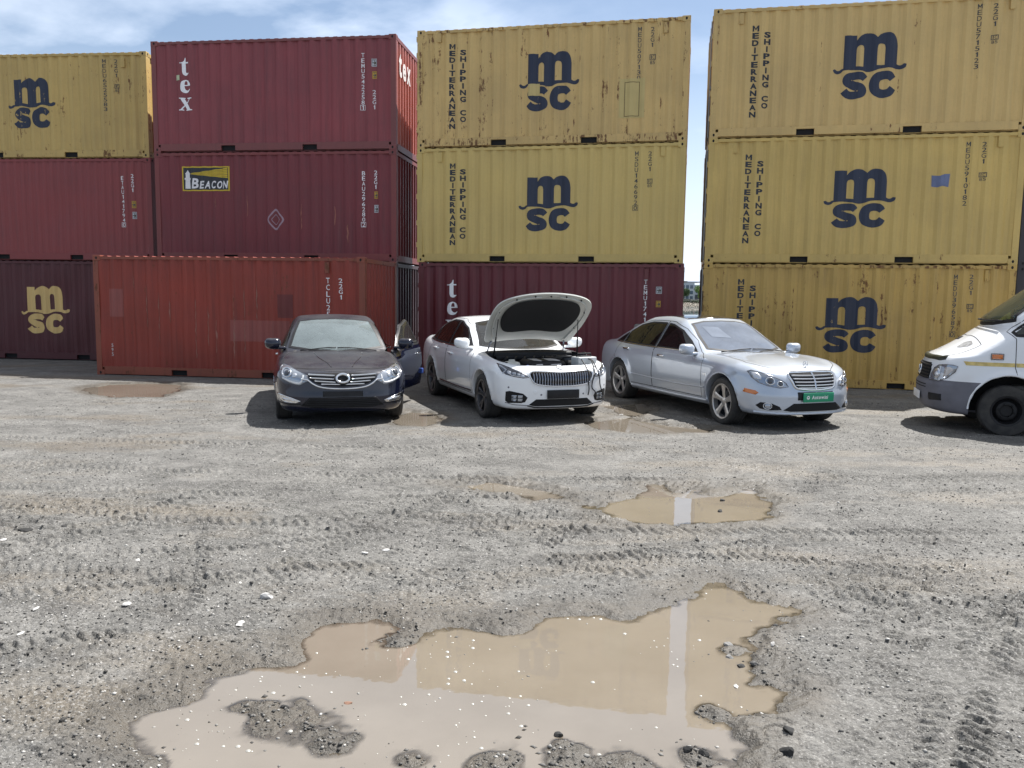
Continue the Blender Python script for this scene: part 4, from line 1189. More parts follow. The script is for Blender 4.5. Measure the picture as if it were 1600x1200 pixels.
def car_field(p):
    W = pchip(p['plan']); S = pchip(p['section']); FZ = pchip(p['front']); RZ = pchip(p['rear'])
    T = pchip(p['top']); RF = pchip(p['roof']); GW = pchip(p['glass_plan'])
    zb = pchip(p.get('bottom', [(-4, .2), (1, .2)]))
    fc, fp = p['front_curve']; rc, rp = p['rear_curve']
    arches = p['arches']
    def f(x, y, z):
        ay = np.abs(y)
        w = W(x) * S(z)
        for xw, zw, ra in arches:
            r = np.hypot(x - xw, z - zw)
            w = w + p.get('flare', .015) * np.exp(-((r - ra) / .07) ** 2) * np.clip((z - .2) * 4, 0, 1)
        side = ay - w
        u = ay / .93
        tz = T(x) - p['crown'] * u ** 2 + p.get('fender', .0) * np.exp(-((u - .80) / .16) ** 2) * np.clip((x + .55) * 2.5, 0, 1)
        tz = tz + p.get('dome', 0) * np.exp(-(u / .30) ** 2) * np.clip((x + .6) * 2, 0, 1) * np.clip((.8 - x) * 3, 0, 1)
        top = (z - tz) * .92
        fr = (x - (FZ(z) - fc * ay ** fp)) * .88
        re = ((RZ(z) + rc * ay ** rp) - x) * .9
        low = smax(side, top, p.get('k_shoulder', .14))
        low = smax(low, smax(fr, re, .02), p.get('k_front', .09))
        low = smax(low, zb(x) - z, .06)
        c = p['screen_curve']
        mid = p['roof_mid']
        xs = np.where(x > mid, x + c * ay ** 2 * np.clip((x - mid) * 1.5, 0, 1), x - c * .8 * ay ** 2 * np.clip((mid - x) * 1.2, 0, 1))
        rf = (z - (RF(xs) - p['roof_crown'] * (ay / .6) ** 2)) * p.get('roof_norm', .82)
        g = GW(x) - np.maximum(z - p['belt'], -.05) * p['tumble']
        gs = (ay - g) * .95
        gh = smax(rf, gs, p.get('k_roof', .10))
        gh = np.maximum(np.maximum(gh, p['belt'] - .45 - z), np.maximum(fr, re) + .03)
        b = smin(low, gh, p.get('k_belt', .035))
        for xw, zw, ra in arches:
            d = np.maximum(np.hypot(x - xw, z - zw) - ra, .56 - ay)
            b = smax(b, -d, .012)
        return b
    return f

def surface_net(f, lo, hi, step):
    xs = [np.arange(lo[i], hi[i] + step, step) for i in range(3)]
    nx, ny, nz = map(len, xs)
    val = np.empty((nx, ny, nz), np.float32)
    Y, Z = np.meshgrid(xs[1], xs[2], indexing='ij')
    for a in range(0, nx, 24):
        xx = xs[0][a:a + 24]
        val[a:a + 24] = f(xx[:, None, None] + 0 * Y[None], Y[None] + 0 * xx[:, None, None], Z[None] + 0 * xx[:, None, None])
    ins = val < 0
    c = ins[:-1, :-1, :-1].astype(np.int8)
    for d in ((1, 0, 0), (0, 1, 0), (0, 0, 1), (1, 1, 0), (1, 0, 1), (0, 1, 1), (1, 1, 1)):
        c = c + ins[d[0]:nx - 1 + d[0], d[1]:ny - 1 + d[1], d[2]:nz - 1 + d[2]]
    act = (c > 0) & (c < 8)
    idx = -np.ones(act.shape, np.int64); I = np.argwhere(act); idx[tuple(I.T)] = np.arange(len(I))
    # mean of edge crossings
    P = np.zeros((len(I), 3)); cnt = np.zeros(len(I))
    cor = [(a, b, d) for a in (0, 1) for b in (0, 1) for d in (0, 1)]
    for ax in range(3):
        for o in cor:
            if o[ax]: continue
            o2 = list(o); o2[ax] = 1
            v0 = val[I[:, 0] + o[0], I[:, 1] + o[1], I[:, 2] + o[2]]; v1 = val[I[:, 0] + o2[0], I[:, 1] + o2[1], I[:, 2] + o2[2]]
            m = (v0 < 0) != (v1 < 0); t = np.where(m, v0 / np.where(m, v0 - v1, 1), 0)
            q = np.tile(np.array(o, float), (len(I), 1)); q[:, ax] = t
            P[m] += q[m]; cnt[m] += 1
    P = (I + P / cnt[:, None]) * step + np.array(lo)
    Fs = []
    for ax in range(3):
        b, d = [(1, 2), (2, 0), (0, 1)][ax]
        sl0 = [slice(None)] * 3; sl1 = [slice(None)] * 3; sl0[ax] = slice(0, -1); sl1[ax] = slice(1, None)
        s0, s1 = ins[tuple(sl0)], ins[tuple(sl1)]
        E = np.argwhere(s0 != s1)
        ok = (E[:, b] > 0) & (E[:, d] > 0) & (E[:, b] < val.shape[b] - 1) & (E[:, d] < val.shape[d] - 1); E = E[ok]
        fl = s0[tuple(E.T)]
        def cell(db, dd):
            q = E.copy(); q[:, b] -= db; q[:, d] -= dd; return idx[tuple(q.T)]
        Q = np.stack([cell(1, 1), cell(0, 1), cell(0, 0), cell(1, 0)], 1)
        Q[~fl] = Q[~fl][:, ::-1]; Fs.append(Q)
    Fq = np.concatenate(Fs)
    def grad(P):
        e = .002; g = np.zeros_like(P)
        for i in range(3):
            d = np.zeros(3); d[i] = e
            g[:, i] = (f(*(P + d).T) - f(*(P - d).T)) / (2 * e)
        return g
    for _ in range(3):
        g = grad(P); v = f(*P.T); P = P - g * np.clip(v / np.maximum((g * g).sum(1), .05), -step * .5, step * .5)[:, None]
    g = grad(P); N = g / np.maximum(np.linalg.norm(g, axis=1, keepdims=True), 1e-6)
    return P, Fq, N

def in_poly(x, y, poly):
    ins = np.zeros(np.shape(x), bool); P = poly
    for i in range(len(P)):
        (ax, ay), (bx, by) = P[i - 1], P[i]
        c = ((ay <= y) & (y < by)) | ((by <= y) & (y < ay))
        ins ^= c & (x < ax + (y - ay) / ((by - ay) or 1e-12) * (bx - ax))
    return ins

class CarBody:
    def __init__(s, p, lo, hi, step=.02):
        s.f = car_field(p); s.P, s.F, s.N = surface_net(s.f, lo, hi, step)
        s.bvh = BVHTree.FromPolygons([tuple(v) for v in s.P], [tuple(q) for q in s.F])
        s.C = s.P[s.F].mean(1); s.left = np.ones(len(s.F), bool); s.FN = s.N[s.F].mean(1)
    def mask(s, view, poly, cond=None, shrink=0.0):
        if shrink: poly = inset(poly, shrink)
        C = s.C
        if view[0] == 's': m = in_poly(C[:, 0], C[:, 2], poly) & (C[:, 1] * (1 if view == 's+' else -1) > .3) & (np.abs(s.FN[:, 1]) > .12)
        elif view == 'f': m = in_poly(C[:, 1], C[:, 2], poly) & (s.FN[:, 0] > .08)
        elif view == 'r': m = in_poly(C[:, 1], C[:, 2], poly) & (s.FN[:, 0] < -.08)
        else: m = in_poly(C[:, 0], C[:, 1], poly) & (s.FN[:, 2] > .25)
        return m if cond is None else m & cond(C)
    def take(s, m, view=None, poly=None, shrink=0.0):
        m = m & s.left
        if view is not None:
            if shrink: poly = inset(poly, shrink)
            s.snap(m, view, poly)
        s.left &= ~m; return m
    def cut(s, view, poly, cond=None, shrink=0.0):
        return s.take(s.mask(view, poly, cond, shrink), view, poly, shrink)
    def newton(s, V, axis=None, it=4):
        P = s.P[V]; e = .002
        for _ in range(it):
            g = np.zeros_like(P)
            for i in range(3):
                d = np.zeros(3); d[i] = e; g[:, i] = (s.f(*(P + d).T) - s.f(*(P - d).T)) / (2 * e)
            v = s.f(*P.T)
            if axis is not None:
                ga = np.zeros_like(g); ga[:, axis] = g[:, axis]; k = np.abs(g[:, axis]) > .25; g = np.where(k[:, None], ga, g)
            P = P - g * np.clip(v / np.maximum((g * g).sum(1), .05), -.02, .02)[:, None]
        s.P[V] = P
        g = np.zeros_like(P)
        for i in range(3):
            d = np.zeros(3); d[i] = e; g[:, i] = (s.f(*(P + d).T) - s.f(*(P - d).T)) / (2 * e)
        s.N[V] = g / np.maximum(np.linalg.norm(g, axis=1, keepdims=True), 1e-6)
    def rim(s, m):
        a = np.zeros(len(s.P), bool); b = a.copy(); a[s.F[m].ravel()] = True; b[s.F[~m].ravel()] = True
        return np.nonzero(a & b)[0]
    def snap(s, m, view, poly):
        """pull the ragged rim of a set of faces onto its outline"""
        V = s.rim(m)
        if not len(V): return
        ia, ib, ax = {'s': (0, 2, 1), 'f': (1, 2, 0), 'r': (1, 2, 0), 't': (0, 1, 2)}[view[0]]
        q = s.P[V][:, [ia, ib]]; best = np.full(len(V), 1e9); tgt = q.copy(); Pl = np.array(poly, float)
        for i in range(len(Pl)):
            a, b = Pl[i - 1], Pl[i]; e = b - a
            t = np.clip(((q - a) @ e) / (e @ e + 1e-12), 0, 1); c = a + t[:, None] * e
            d = np.hypot(*(q - c).T); k = d < best; best[k] = d[k]; tgt[k] = c[k]
        ok = best < .035
        V, tgt = V[ok], tgt[ok]
        s.P[V, ia] = tgt[:, 0]; s.P[V, ib] = tgt[:, 1]
        s.newton(V, ax)
    def snap_plane(s, m, axis, val):
        V = s.rim(m); V = V[np.abs(s.P[V, axis] - val) < .03]; s.P[V, axis] = val; s.newton(V, 1 if axis != 1 else 0); s.P[V, axis] = val
    def mesh(s, m, name, mat, parent, xf=None, thick=0.0, inner=None):
        Fm = s.F[m]; u, inv = np.unique(Fm, return_inverse=True); Fm = inv.reshape(-1, 4)
        V = s.P[u]; N = s.N[u]
        if thick:
            n = len(V); V2 = V - N * thick
            cnt = {}
            for q in Fm:
                for i in range(4):
                    a, b = int(q[i]), int(q[(i + 1) % 4]); cnt[(a, b)] = 1
            rim = [(a, b) for (a, b) in cnt if (b, a) not in cnt]
            Fs = [tuple(q) for q in Fm] + [tuple(int(i) + n for i in q[::-1]) for q in Fm] + [(b, a, a + n, b + n) for a, b in rim]
            V = np.concatenate([V, V2]); nf = len(Fm)
        else: Fs = [tuple(map(int, q)) for q in Fm]; nf = len(Fs)
        if xf is not None: V = np.array([tuple(xf @ Vector(v)) for v in V]); N = np.array([tuple(xf.to_3x3() @ Vector(v)) for v in N])
        me = bpy.data.meshes.new(name); me.from_pydata([tuple(v) for v in V], [], Fs); me.update()
        o = link_mesh(name, me, mat, parent, True)
        if thick:
            if inner is not None:
                me.materials.append(inner)
                for i, pl in enumerate(me.polygons):
                    if i >= nf: pl.material_index = 1
            sharp(me, 50)
        else:
            me.normals_split_custom_set_from_vertices([tuple(v) for v in N])
        return o
    def hit(s, view, a, b):
        """point and normal of the skin seen along a view axis at plane coordinates a, b"""
        if view == 's+': o, d = Vector((a, 4, b)), Vector((0, -1, 0))
        elif view == 's-': o, d = Vector((a, -4, b)), Vector((0, 1, 0))
        elif view == 'f': o, d = Vector((6, a, b)), Vector((-1, 0, 0))
        elif view == 'r': o, d = Vector((-9, a, b)), Vector((1, 0, 0))
        else: o, d = Vector((a, b, 5)), Vector((0, 0, -1))
        loc, nrm, i, _ = s.bvh.ray_cast(o, d)
        if view == 'r' and loc is not None and loc.x > -1.2: loc = None
        if loc is None:
            g = {'s': Vector((a, .9 if view == 's+' else -.9, b)), 'f': Vector((.8, a, b)), 'r': Vector((-4, a, b)), 't': Vector((a, b, .9))}[view[0]]
            loc, nrm, i, _ = s.bvh.find_nearest(g)
        n = Vector(s.N[s.F[i]].mean(0)); n.normalize()
        return loc, n
    def patch(s, poly, view, off=.003, cell=.05, skirt=.012, bm_only=False, mb=None):
        """piece of skin cut to an outline drawn in a view, laid just over the body"""
        bm = bmesh.new(); f = None
        v2, fs = fill2d([densify(poly, cell * .6)])
        vs = [bm.verts.new((x, y, 0)) for x, y in v2]
        for q in fs:
            try: bm.faces.new([vs[i] for i in q])
            except ValueError: pass
        xs = [q[0] for q in poly]; ys = [q[1] for q in poly]
        for ax, arr in ((0, xs), (1, ys)):
            k = math.ceil(min(arr) / cell) * cell
            while k < max(arr):
                no = (1, 0, 0) if ax == 0 else (0, 1, 0)
                bmesh.ops.bisect_plane(bm, geom=bm.verts[:] + bm.edges[:] + bm.faces[:], plane_co=(k, k, 0), plane_no=no, dist=1e-6); k += cell
        ring = []
        for v in bm.verts:
            l, n = s.hit(view, v.co.x, v.co.y); v.co = l + n * off; v.normal = n
        axis = {'s+': Vector((0, 1, 0)), 's-': Vector((0, -1, 0)), 'f': Vector((1, 0, 0)), 'r': Vector((-1, 0, 0)), 't': Vector((0, 0, 1))}[view]
        for q in bm.faces:
            q.normal_update()
            if q.normal.dot(axis) < 0: q.normal_flip()
        if skirt:
            e = [x for x in bm.edges if len(x.link_faces) == 1]
            r = bmesh.ops.extrude_edge_only(bm, edges=e)
            for v in [g for g in r['geom'] if isinstance(g, bmesh.types.BMVert)]:
                l, n, i, _ = s.bvh.find_nearest(v.co); v.co = v.co - n * (off + skirt)
        mb = mb or MB(); mb.addbm(bm); return mb
    def line(s, path, view, w, off=.002, h=0.0, mb=None, closed=False, smooth=False, step=.03):
        """band of width w along a path drawn in a view; h lifts its middle"""
        if smooth: path = cat_rom(path, 6, closed)
        p = densify(path, step, closed)
        P = [s.hit(view, a, b) for a, b in p]; k = len(P); vs = []
        for i, (l, n) in enumerate(P):
            a = P[(i - 1) % k if closed else max(i - 1, 0)][0]; b = P[(i + 1) % k if closed else min(i + 1, k - 1)][0]
            t = (b - a); t.normalize(); sd = n.cross(t); sd.normalize()
            c = l + n * off
            vs += [c + sd * w / 2 - n * (.004 if h else 0), c + n * h + sd * (w * .22 if h else w * .2), c + n * h - sd * (w * .22 if h else w * .2), c - sd * w / 2 - n * (.004 if h else 0)]
        fs = []
        for i in range(k if closed else k - 1):
            j = (i + 1) % k
            for q in range(3): fs.append((i * 4 + q, i * 4 + q + 1, j * 4 + q + 1, j * 4 + q))
        if h and not closed: fs += [(0, 1, 2, 3), tuple((k - 1) * 4 + q for q in (3, 2, 1, 0))]
        mb = mb or MB(); mb.add(vs, [tuple(reversed(q)) for q in fs]); return mb

def arch_lips(B, root, arches, mat, w=.024, zlow=.30):
    for xw, zw, ra in arches:
        for v in ('s+', 's-'):
            a0 = math.asin(max(-1, min(1, (zlow - zw) / ra)))
            pts = [(xw + (ra + .010) * math.cos(t), zw + (ra + .010) * math.sin(t)) for t in np.linspace(a0, math.pi - a0, 40)]
            B.line(pts, v, w, .002, .006, step=.05).build('wheel_arch_lip', mat, root, True)

def densify(path, step, closed=True):
    out = []; k = len(path)
    for i in range(k if closed else k - 1):
        a, b = path[i], path[(i + 1) % k]; n = max(1, int(math.hypot(b[0] - a[0], b[1] - a[1]) / step))
        out += [(a[0] + (b[0] - a[0]) * j / n, a[1] + (b[1] - a[1]) * j / n) for j in range(n)]
    if not closed: out.append(tuple(path[-1]))
    return out

def inset(poly, d):
    P = [np.array(p, float) for p in poly]; k = len(P)
    A = sum(P[i][0] * P[(i + 1) % k][1] - P[(i + 1) % k][0] * P[i][1] for i in range(k))
    sg = 1 if A > 0 else -1; out = []
    for i in range(k):
        e1 = P[i] - P[i - 1]; e2 = P[(i + 1) % k] - P[i]
        n1 = np.array([-e1[1], e1[0]]) / (np.linalg.norm(e1) + 1e-9); n2 = np.array([-e2[1], e2[0]]) / (np.linalg.norm(e2) + 1e-9)
        b = n1 + n2; b = b / max(np.linalg.norm(b), .3); c = max(.5, float(b @ n1))
        out.append(tuple(P[i] + sg * b * d / c))
    return out
def mir(poly): return [(-a, b) for a, b in poly]

def paint(name, col, metal=.0, flake=.0, dust=.25, rough=.32, dustcol=(.20, .175, .145, 1), top=.0):
    """clear-coated paint with road dust low down and settled dust on level panels"""
    m = NT(name); m.set(Metallic=metal)
    m.bsdf.inputs['Coat Weight'].default_value = 1.0; m.bsdf.inputs['Coat Roughness'].default_value = .035; m.bsdf.inputs['Specular IOR Level'].default_value = .25
    sx = m.N.new('ShaderNodeSeparateXYZ'); m.L.new(m.obj(), sx.inputs[0])
    n = m.noise(2.6, 6, .65); n2 = m.noise(22, 5, .7)
    low = m.ramp(sx.outputs[2], .12, .62, 1.0, .0)
    d = m.math('MULTIPLY', low, m.ramp(n, .25, .8, .25, 1.0))
    ge = m.N.new('ShaderNodeNewGeometry'); sn = m.N.new('ShaderNodeSeparateXYZ'); m.L.new(ge.outputs['Normal'], sn.inputs[0])
    up = m.math('MULTIPLY', m.ramp(sn.outputs[2], .55, .97, 0, top), m.ramp(n, .3, .7, .55, 1.1))
    dd = m.math('ADD', m.math('MULTIPLY', d, dust), up)
    dd = m.math('MULTIPLY', dd, m.ramp(n2, .2, .8, .7, 1.25)); dd = m.math('MINIMUM', dd, .9)
    base = m.mix(m.ramp(m.noise(140, 2, .5), .3, .7), col, tuple(min(1, c * (1 + flake * .25)) for c in col[:3]) + (1,))
    m.col(m.mix(dd, base, dustcol))
    m.inp('Roughness', m.math('ADD', m.math('MULTIPLY', dd, .4), rough))
    m.inp('Metallic', m.math('MULTIPLY', m.math('SUBTRACT', 1.0, dd), metal))
    cw = m.math('SUBTRACT', 1.0, m.math('MULTIPLY', dd, 1.0)); m.inp('Coat Weight', cw)
    m.inp('Coat Roughness', m.math('ADD', m.math('MULTIPLY', dd, .5), .03))
    return m.mat

def tyre_rubber(dusty=.4):
    m = NT('tyre'); m.set(Roughness=.8)
    n = m.noise(7, 5, .65)
    m.col(m.mix(m.ramp(n, .35, .75, 0, dusty), (.020, .020, .021, 1), (.13, .12, .105, 1))); return m.mat

def add_wheel(root, x, side, R, rim_r, width, yc, style, rim_mat, steer=0.0, dz=0.0):
    """wheel part with tyre and rim as sub-parts; outer face towards side"""
    S = side
    M = Matrix.Translation((x, S * yc, R + dz)) @ Matrix.Rotation(steer, 4, 'Z') @ (Matrix.Identity(4) if S > 0 else Matrix.Scale(-1, 4, (0, 1, 0)))
    w = width / 2
    d = MB(); d.lathe([(.0, -.02), (.16, -.02), (.165, .0), (.165, .012), (.07, .014), (.065, .05), (.0, .05)], 28, M)
    d.lathe([(rim_r - .03, -w * .9), (rim_r - .035, 0), (rim_r - .02, w * .7)], 36, M)
    hub = d.build('wheel', MT['lamp_dark'] if style != 'steel' else MT['black_plastic'], root, auto=40)
    t = MB()
    prof = [(rim_r - .02, -w * .86), (rim_r + .004, -w * .96), (rim_r + (R - rim_r) * .45, -w * 1.04), (R - .022, -w * .98), (R - .006, -w * .84), (R, -w * .55), (R - .006, -w * .52), (R - .006, -w * .46), (R, -w * .43),
            (R, -w * .03), (R - .006, -.012), (R - .006, .012), (R, w * .03), (R, w * .43), (R - .006, w * .46), (R - .006, w * .52), (R, w * .55), (R - .006, w * .84), (R - .022, w * .98),
            (rim_r + (R - rim_r) * .45, w * 1.04), (rim_r + .012, w * .98), (rim_r + .004, w * .90), (rim_r - .02, w * .84)]
    t.lathe(prof, 56, M)
    for i in range(len(t.v)):                      # the foot of the tyre flattens on the ground
        a, b, c = t.v[i]
        if c < dz + .004: t.v[i] = (a, b, dz + .004)
    t.build('tyre', TYRE, hub, auto=35)
    r = MB(); yo = w * .80
    r.lathe([(rim_r - .03, w * .3), (rim_r - .022, w * .86), (rim_r - .012, w * .93), (rim_r + .003, w * .94), (rim_r + .008, w * .88), (rim_r + .004, w * .7)], 48, M)
    def bar(ang, secs):
        """spoke: list of (radius, half width, y front, depth, side shift)"""
        ca, sa = math.cos(ang), math.sin(ang); vs = []
        for (q, hw, y, dp, sh) in secs:
            for (t_, yy) in ((-hw, y - .006), (-hw * .55, y), (hw * .55, y), (hw, y - .006), (hw * .8, y - dp), (-hw * .8, y - dp)):
                tt = t_ + sh
                vs.append(M @ Vector((q * ca - tt * sa, yy, q * sa + tt * ca)))
        n = 6; fs = []
        for i in range(len(secs) - 1):
            for j in range(n): fs.append((i * n + j, i * n + (j + 1) % n, (i + 1) * n + (j + 1) % n, (i + 1) * n + j))
        fs += [tuple(range(n)), tuple((len(secs) - 1) * n + j for j in reversed(range(n)))]
        r.add(vs, fs)
    ro = rim_r - .016
    if style == 'five':
        for k in range(5):
            bar(math.pi / 2 + k * 2 * math.pi / 5, [(.045, .038, yo - .022, .03, 0), (.10, .034, yo - .012, .03, 0), (.17, .040, yo - .004, .03, 0), (ro, .062, yo + .006, .03, 0)])
        r.lathe([(.0, yo - .008), (.03, yo - .010), (.062, yo - .022), (.066, yo - .06)], 24, M)
    elif style == 'split':
        for k in range(5):
            a = math.pi / 2 + k * 2 * math.pi / 5
            bar(a, [(.045, .030, yo - .022, .03, 0), (.11, .022, yo - .012, .03, .012), (ro, .026, yo + .004, .03, .052)])
            bar(a, [(.045, .030, yo - .024, .03, 0), (.11, .020, yo - .014, .03, -.014), (ro, .018, yo + .003, .03, -.036)])
        r.lathe([(.0, yo - .010), (.028, yo - .012), (.058, yo - .024), (.062, yo - .06)], 24, M)
    elif style == 'multi':
        for k in range(10):
            bar(k * math.pi / 5, [(.045, .020, yo - .022, .03, 0), (.11, .016, yo - .012, .03, 0), (ro, .020, yo + .004, .03, 0)])
        r.lathe([(.0, yo - .010), (.028, yo - .012), (.058, yo - .024), (.062, yo - .06)], 24, M)
    elif style == 'steel':
        r.lathe([(.0, yo - .045), (.075, yo - .045), (.08, yo - .05), (.085, yo - .02), (.11, yo - .018), (.128, yo - .026), (.14, yo - .05), (rim_r - .045, yo - .07), (rim_r - .03, yo - .05), (rim_r - .018, w * .86)], 40, M)
        for k in range(6):
            a = k * math.pi / 3 + .2; c = M @ Vector((.10 * math.cos(a), yo - .012, .10 * math.sin(a)))
            r.ball(c, .013, seg=8, rings=6)
    r.build('rim', rim_mat, hub, auto=38)
    return hub

def mirror_part(root, c, s, mat, parent=None, lens=MT['chrome'], scale=1.0, stem=True):
    """door mirror: rounded shell, glass at the back, short foot, amber repeater"""
    m = MB(); bm = bmesh.new(); bmesh.ops.create_uvsphere(bm, u_segments=24, v_segments=16, radius=1)
    for v in bm.verts:
        q = v.co; e = lambda t: math.copysign(abs(t) ** .72, t)
        x, y, z = e(q.x), e(q.y), e(q.z)
        if x < -.15: x = -.15 - (x + .15) * .12
        v.co = Vector((x * .105 * scale, y * .125 * scale * (1 - .12 * x), (z * .085 + .012 * abs(y)) * scale))
    m.addbm(bm, Matrix.Translation(c))
    if stem: m.rbox((c[0] - .045, min(c[1], c[1] - s * .20), c[2] - .085), (c[0] + .045, max(c[1], c[1] - s * .20), c[2] - .045), .015, seg=2)
    o = m.build('side_mirror', mat, parent or root, auto=50)
    g = MB(); g.rbox((c[0] - .036 * scale, c[1] - .10 * scale, c[2] - .06 * scale), (c[0] - .014 * scale, c[1] + .10 * scale, c[2] + .07 * scale), .01, seg=2)
    g.build('mirror_glass', lens, o, auto=50)
    return o

def interior(root, x_dash, belt, seat_xs, wheel_y, w=.70, rear=True):
    m = MB(); m.rbox((seat_xs[-1] - .7, -w, .26), (x_dash + .05, w, .46), .04)
    m.build('cabin_floor', MT['interior'], root)
    m = MB(); m.rbox((x_dash - .38, -w, belt - .30), (x_dash + .12, w, belt - .02), .07)
    m.build('dashboard', MT['interior'], root, auto=40)
    for i, sx in enumerate(seat_xs):
        for sy in (-.37, .37):
            m = MB(); m.rbox((sx - .25, sy - .25, .42), (sx + .28, sy + .25, .58), .06)
            M = Matrix.Translation((sx - .25, sy, .52)) @ Matrix.Rotation(RAD(-14), 4, 'Y')
            m.rbox((-.07, -.24, 0), (.07, .24, .62), .06, M); m.rbox((-.05, -.12, .63), (.06, .12, .82), .05, M)
            m.build('car_seat', MT['seat'], root, auto=50)
    # steering wheel
    m = MB(); c = Vector((x_dash - .46, wheel_y, belt - .02)); M = Matrix.Translation(c) @ Matrix.Rotation(RAD(-24), 4, 'Y')
    pts = [M @ Vector((0, .185 * math.cos(t), .185 * math.sin(t))) for t in np.linspace(0, 2 * math.pi, 29)]
    m.tube(pts, .017, 8, False); m.ball((0, 0, 0), (.03, .075, .06), M)
    for a in (0, math.pi, -math.pi / 2): m.tube([M @ Vector((0, .05 * math.cos(a), .05 * math.sin(a))), M @ Vector((0, .18 * math.cos(a), .18 * math.sin(a)))], .016, 6)
    m.build('steering_wheel', MT['black_plastic'], root, auto=50)
TYRE = tyre_rubber()
# ------------------------------------------------------------------ the vehicles
def flat_text(mb, txt, y0, z0, h, x, bold=.02, wf=1.0, gap=.12, shear=0.0):
    """letters on the plane x = const, read from the front; returns the end"""
    y = y0
    for i, ch in enumerate(txt):
        if ch == ' ': y += h * .4; continue
        v, f, gw, gh = glyph(ch, bold); cap = glyph('H', bold)[3]; s = h / cap
        mb.add([(x + .0006 * (i % 2), y + (a + shear * b) * s * wf, z0 + b * s) for a, b in v], f); y += gw * s * wf + gap * h
    return y

def plate(root, body, z, w, h, mat, yc=0.0, off=.022, tilt=0.0):
    l, n = body.hit('f', yc, z); x = l.x + off
    m = MB(); m.rbox((x - .014, yc - w / 2, z - h / 2), (x, yc + w / 2, z + h / 2), .004, seg=2)
    return m.build('licence_plate', mat, root, auto=40), x

